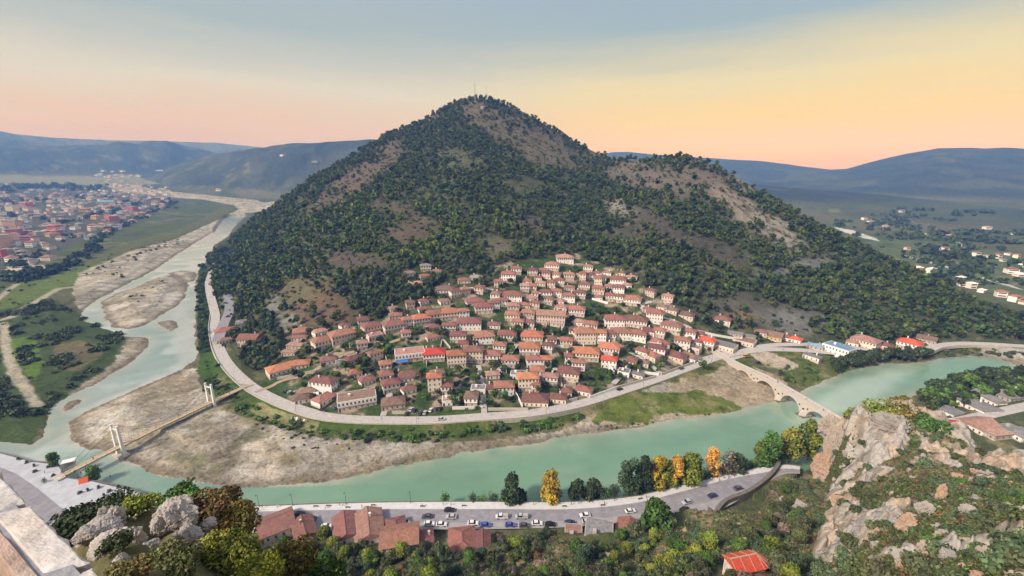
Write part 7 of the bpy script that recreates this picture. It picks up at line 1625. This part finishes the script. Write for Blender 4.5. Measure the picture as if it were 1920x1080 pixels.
# ---------------------------------------------------------------- people
for n_, c in (('skin', (0.45, 0.28, 0.2)), ('shirt white', (0.7, 0.7, 0.7)), ('shirt red', (0.45, 0.05, 0.05)), ('shirt dark', (0.04, 0.04, 0.05)), ('shirt blue', (0.08, 0.14, 0.35)), ('trousers dark', (0.03, 0.03, 0.04)), ('trousers blue', (0.07, 0.1, 0.2)), ('hair', (0.03, 0.02, 0.015))): newmat(n_, c, var=.05)
def person_mesh(step, shirt, trou):
    s = step
    J = {'pel': (0, 0, .94, .13), 'wst': (0, 0, 1.08, .115), 'chs': (0, .0, 1.32, .15), 'nek': (0, 0, 1.48, .055), 'hd0': (0, .02, 1.58, .085), 'hd1': (0, .02, 1.70, .075),
         'hl': (-.09, 0, .90, .10), 'kl': (-.10, .18 * s, .50, .065), 'al': (-.10, .10 * s + (-.0), .08, .042), 'tl': (-.10, .10 * s + .15, .04, .035), 'hr': (.09, 0, .90, .10), 'kr': (.10, -.02 * s, .50, .065), 'ar': (.10, -.32 * s, .12, .042), 'tr': (.10, -.32 * s + .14, .05, .035),
         'sl': (-.19, 0, 1.40, .062), 'el': (-.24, -.10 * s, 1.14, .045), 'wl': (-.23, -.02 * s + .05, .90, .032), 'fl': (-.23, .03, .80, .03), 'sr': (.19, 0, 1.40, .062), 'er': (.24, .12 * s, 1.14, .045), 'wr': (.23, .22 * s + .05, .92, .032), 'fr': (.23, .25 * s + .06, .83, .03)}
    names = list(J); E = [('pel', 'wst'), ('wst', 'chs'), ('chs', 'nek'), ('nek', 'hd0'), ('hd0', 'hd1'), ('pel', 'hl'), ('hl', 'kl'), ('kl', 'al'), ('al', 'tl'), ('pel', 'hr'), ('hr', 'kr'), ('kr', 'ar'), ('ar', 'tr'), ('chs', 'sl'), ('sl', 'el'), ('el', 'wl'), ('wl', 'fl'), ('chs', 'sr'), ('sr', 'er'), ('er', 'wr'), ('wr', 'fr')]
    me = bpy.data.meshes.new('p'); me.from_pydata([J[k][:3] for k in names], [(names.index(a), names.index(b)) for a, b in E], []); o = bpy.data.objects.new('p', me); scene.collection.objects.link(o)
    md = o.modifiers.new('s', 'SKIN'); sv = me.skin_vertices[0].data
    for i, k in enumerate(names): sv[i].radius = (J[k][3], J[k][3] * (.8 if k in ('chs', 'pel', 'wst') else 1)); sv[i].use_root = (k == 'pel')
    o.modifiers.new('b', 'SUBSURF').levels = 1
    dg = bpy.context.evaluated_depsgraph_get(); m2 = bpy.data.meshes.new_from_object(o.evaluated_get(dg)); bpy.data.objects.remove(o)
    m2.materials.clear()
    for m in ('skin', shirt, trou, 'hair'): m2.materials.append(MAT[m])
    for p in m2.polygons:
        c = p.center; mi = 1
        if c.z > 1.50: mi = 3 if (c.z > 1.66 or c.y < -.02) else 0
        elif c.z < .96 and abs(c.x) < .2: mi = 2
        elif c.z < .90: mi = 0
        p.material_index = mi
    m2.polygons.foreach_set('use_smooth', [True] * len(m2.polygons)); return m2
PM = [(person_mesh(st_, sh, tr), w_) for st_, sh, tr, w_ in ((1, 'shirt dark', 'trousers dark', 'in dark clothes walking'), (0, 'shirt white', 'trousers blue', 'in a white top standing'), (1, 'shirt red', 'trousers dark', 'in a red top walking'), (0, 'shirt dark', 'trousers blue', 'in a dark top standing'), (1, 'shirt blue', 'trousers dark', 'in a blue top walking'))]
rp = random.Random(15); npn = 0
def person(x, y, z, a, where, k):
    global npn
    m_, w_ = PM[k]; o = link('person', m_); o.location = (x, y, z); o.rotation_euler = (0, 0, a); tag(o, f'person {w_} {where}', 'person', 'people out for a walk'); npn += 1
pc = (pa + pb) / 2
PP = [486, 492, 520, 610, 637, 643, 679, 792, 831, 846, 1000, 1035, 1071, 1085, 1133, 1152, 1212, 1268, 1288, 1312, 1333, 1348, 1357, 1365, 1377]
for i, px in enumerate(PP):
    py = float(np.interp(px, [p[0] for p in PROM_N], [p[1] for p in PROM_N])) + rp.uniform(3.5, 10); g = at(px, py, 4.14); a = tangent(pc, g[0], g[1])
    person(g[0], g[1], 4.14, a - math.pi / 2 + (math.pi if rp.random() < .5 else 0), f'on the white promenade, {ORD[i] if i < 24 else "last"} from left', rp.randrange(5))
for i in range(26):
    u = rp.uniform(.08, .97); q_ = nroad_p[int(u * 199)]; nn_ = rp.uniform(-3, 2.6); t = tangent(nroad_p, *q_); x, y = q_[0] - math.sin(t) * nn_, q_[1] + math.cos(t) * nn_
    d_ = u; where = 'on the left curve of the quay road' if u < .38 else 'on the quay road by the white block' if u < .55 else 'on the quay road below the gardens' if u < .8 else 'on the quay road near the bridge square'
    person(x, y, 4.52, t + rp.choice((-1, 1)) * math.pi / 2, where, rp.randrange(5))
for i, (s_, v_) in enumerate(((30, .5), (44, -1), (52, 1.2), (66, 0), (76, .8), (90, -.6))): x, y, z = bridge_point(s_ * BL / 110, v_ * .7); person(x, y, z, rp.uniform(0, 6), f'on the stone bridge, {ORD[i]} from the village', rp.randrange(5))
for i, s_ in enumerate((.12, .3, .42, .55, .68, .86)): x, y, z = foot_point(s_ * fl, rp.uniform(-1, 1)); person(x, y, z, rp.uniform(0, 6), f'on the suspension footbridge, {ORD[i]} from the square', rp.randrange(5))
for i in range(14):
    px, py = rp.uniform(30, 230), rp.uniform(868, 915)
    if py < 860 + abs(px - 110) * .1 + 12 or py > 880 + px * .13: continue
    g = at(px, py, 4.12); person(g[0], g[1], 4.12, rp.uniform(0, 6), f'on the white riverside square, {ORD[i]} of the strollers', rp.randrange(5))
# ---------------------------------------------------------------- lamps, signs and small things
def lamp(x, y, z, a, lab, H_=6.0):
    root = empty('street_lamp', (x, y, z), a, lab, 'street lamp', 'street lamps along the river')
    b = MB(); b.tube((0, 0, 0), (0, 0, H_), .09, .05, 6); b.tube((0, 0, 0), (0, 0, .5), .16, .12, 6); b.build('pole', 'dark_metal', root)
    b = MB(); b.tube((0, 0, H_), (0, .9, H_ + .25), .04, .04, 5); b.build('arm', 'dark_metal', root)
    b = MB(); b.box(-.14, .14, .7, 1.3, H_ + .2, H_ + .34); b.build('lamp_head', 'dark_metal', root)
for i, px in enumerate((486, 549, 649, 770, 888, 1010, 1130, 1250, 1345, 1425)):
    py = float(np.interp(px, [p[0] for p in PROM_N], [p[1] for p in PROM_N])) + 1.6; g = at(px, py, 4.14); lamp(g[0], g[1], 4.14, tangent(pc, g[0], g[1]) + math.pi, f'dark lamp post on the river edge of the promenade, {ORD[i]} from left')
for i in range(12):
    q_ = nroad_p[24 + i * 14]; t = tangent(nroad_p, *q_); lamp(q_[0] + math.sin(t) * 4.1, q_[1] - math.cos(t) * 4.1, 4.52, t, f'lamp post along the quay road parapet, {ORD[i]} from the far left')
for i, (px, py) in enumerate(((592, 950), (652, 952), (616, 949), (700, 948), (792, 950), (870, 949), (1058, 950), (1130, 948), (1200, 936), (1300, 911))):
    g = at(px, py, 4.14); root = empty('promenade_bench', g, tangent(pc, g[0], g[1]), f'dark bench on the promenade, {ORD[i]} from left', 'bench', 'benches on the promenade')
    b = MB(); b.box(-.9, .9, -.22, .22, .42, .48); b.build('seat', 'brown_wood', root); b = MB(); b.box(-.9, .9, -.26, -.2, .55, .9); b.build('backrest', 'brown_wood', root)
    for sx_ in (-1, 1): b = MB(); b.box(sx_ * .75 - .04, sx_ * .75 + .04, -.24, .2, 0, .415); b.build('leg', 'dark_metal', root)
# kiosk, red boat-like awning and hut by the footbridge
g = at(131, 872, 4.12); root = empty('kiosk', g, math.radians(30), 'small white-roofed kiosk at the footbridge landing', 'kiosk'); b = MB(); b.box(-2, 2, -1.3, 1.3, 0, 2.3); b.build('wall', 'concrete', root); b = MB(); b.box(-2.5, 2.5, -1.8, 1.8, 2.303, 2.5); b.build('roof', 'white_paint', root)
g = at(158, 903, 4.12); root = empty('orange_tent', g, math.radians(30), 'orange-red tent on the white square by the footbridge', 'tent'); b = MB(); b.loft([[(x_, -1.5, 0), (x_, 0, 2.2), (x_, 1.5, 0)] for x_ in (-1.6, 1.6)]); newmat('orange_cloth', (0.75, 0.14, 0.06), var=.08); b.build('canopy', 'orange_cloth', root)
b = MB(); b.tube((-1.7, 0, 0), (-1.7, 0, 2.4), .04, n=5); b.build('pole', 'dark_metal', root)
for i, (px, py) in enumerate(((35, 862), (50, 868), (64, 874), (92, 876), (66, 885), (100, 893), (165, 920), (185, 915), (205, 922), (222, 914), (150, 925), (195, 930))):
    g = at(px, py, 4.12); root = empty('planter', g, rp.uniform(0, 3), f'dark planter with shrub on the white square, {ORD[i]} from the far end', 'planter', 'planters on the riverside square')
    b = MB(); b.box(-.9, .9, -.4, .4, 0, .55); b.build('tub', 'dark_stone', root); q, c = cloud(90, [(0, 0, .9, .8, .4, .45)], .16, vr, DARK); link('shrub', leaf_mesh('shrub', q, c), root)
for i, (px, py) in enumerate(((1440, 930), (1260, 1005), (478, 690), (866, 640), (1065, 655), (1180, 620))):
    g = hit(px, py, 100)
    if g is None: continue
    root = empty('utility_pole', g, rp.uniform(0, 3), f'wooden utility pole near {landmark(px, py) if px < 1400 and py < 800 else "the curved stone wall" if px > 1400 else "the round roadside tree"}', 'pole'); b = MB(); b.tube((0, 0, -1), (0, 0, 8), .14, .1, 6); b.build('post', 'brown_wood', root); b = MB(); b.box(-.9, .9, -.06, .06, 7.2, 7.35); b.build('crossarm', 'brown_wood', root)
for o in PROTO2:
    for ch in list(o.children):
        for g2 in list(ch.children): bpy.data.objects.remove(g2)
        bpy.data.objects.remove(ch)
    bpy.data.objects.remove(o)
# ---------------------------------------------------------------- haze
hm = bpy.data.materials.new('haze_air'); hm.use_nodes = True
N, L = hm.node_tree.nodes, hm.node_tree.links
N.remove(N['Principled BSDF'])
pv = N.new('ShaderNodeVolumePrincipled'); pv.inputs['Color'].default_value = (0.10, 0.23, 0.68, 1); pv.inputs['Density'].default_value = 3.0e-4
pv.inputs['Absorption Color'].default_value = (1, 1, 1, 1)
L.new(pv.outputs[0], N['Material Output'].inputs['Volume'])
MAT['haze_air'] = hm
hb = MB(); hb.box(-7650, 7650, -900, 7650, -8, 640)
tag(hb.build('haze', 'haze_air'), 'thin blue evening haze filling the valley air', 'haze', kind='stuff')
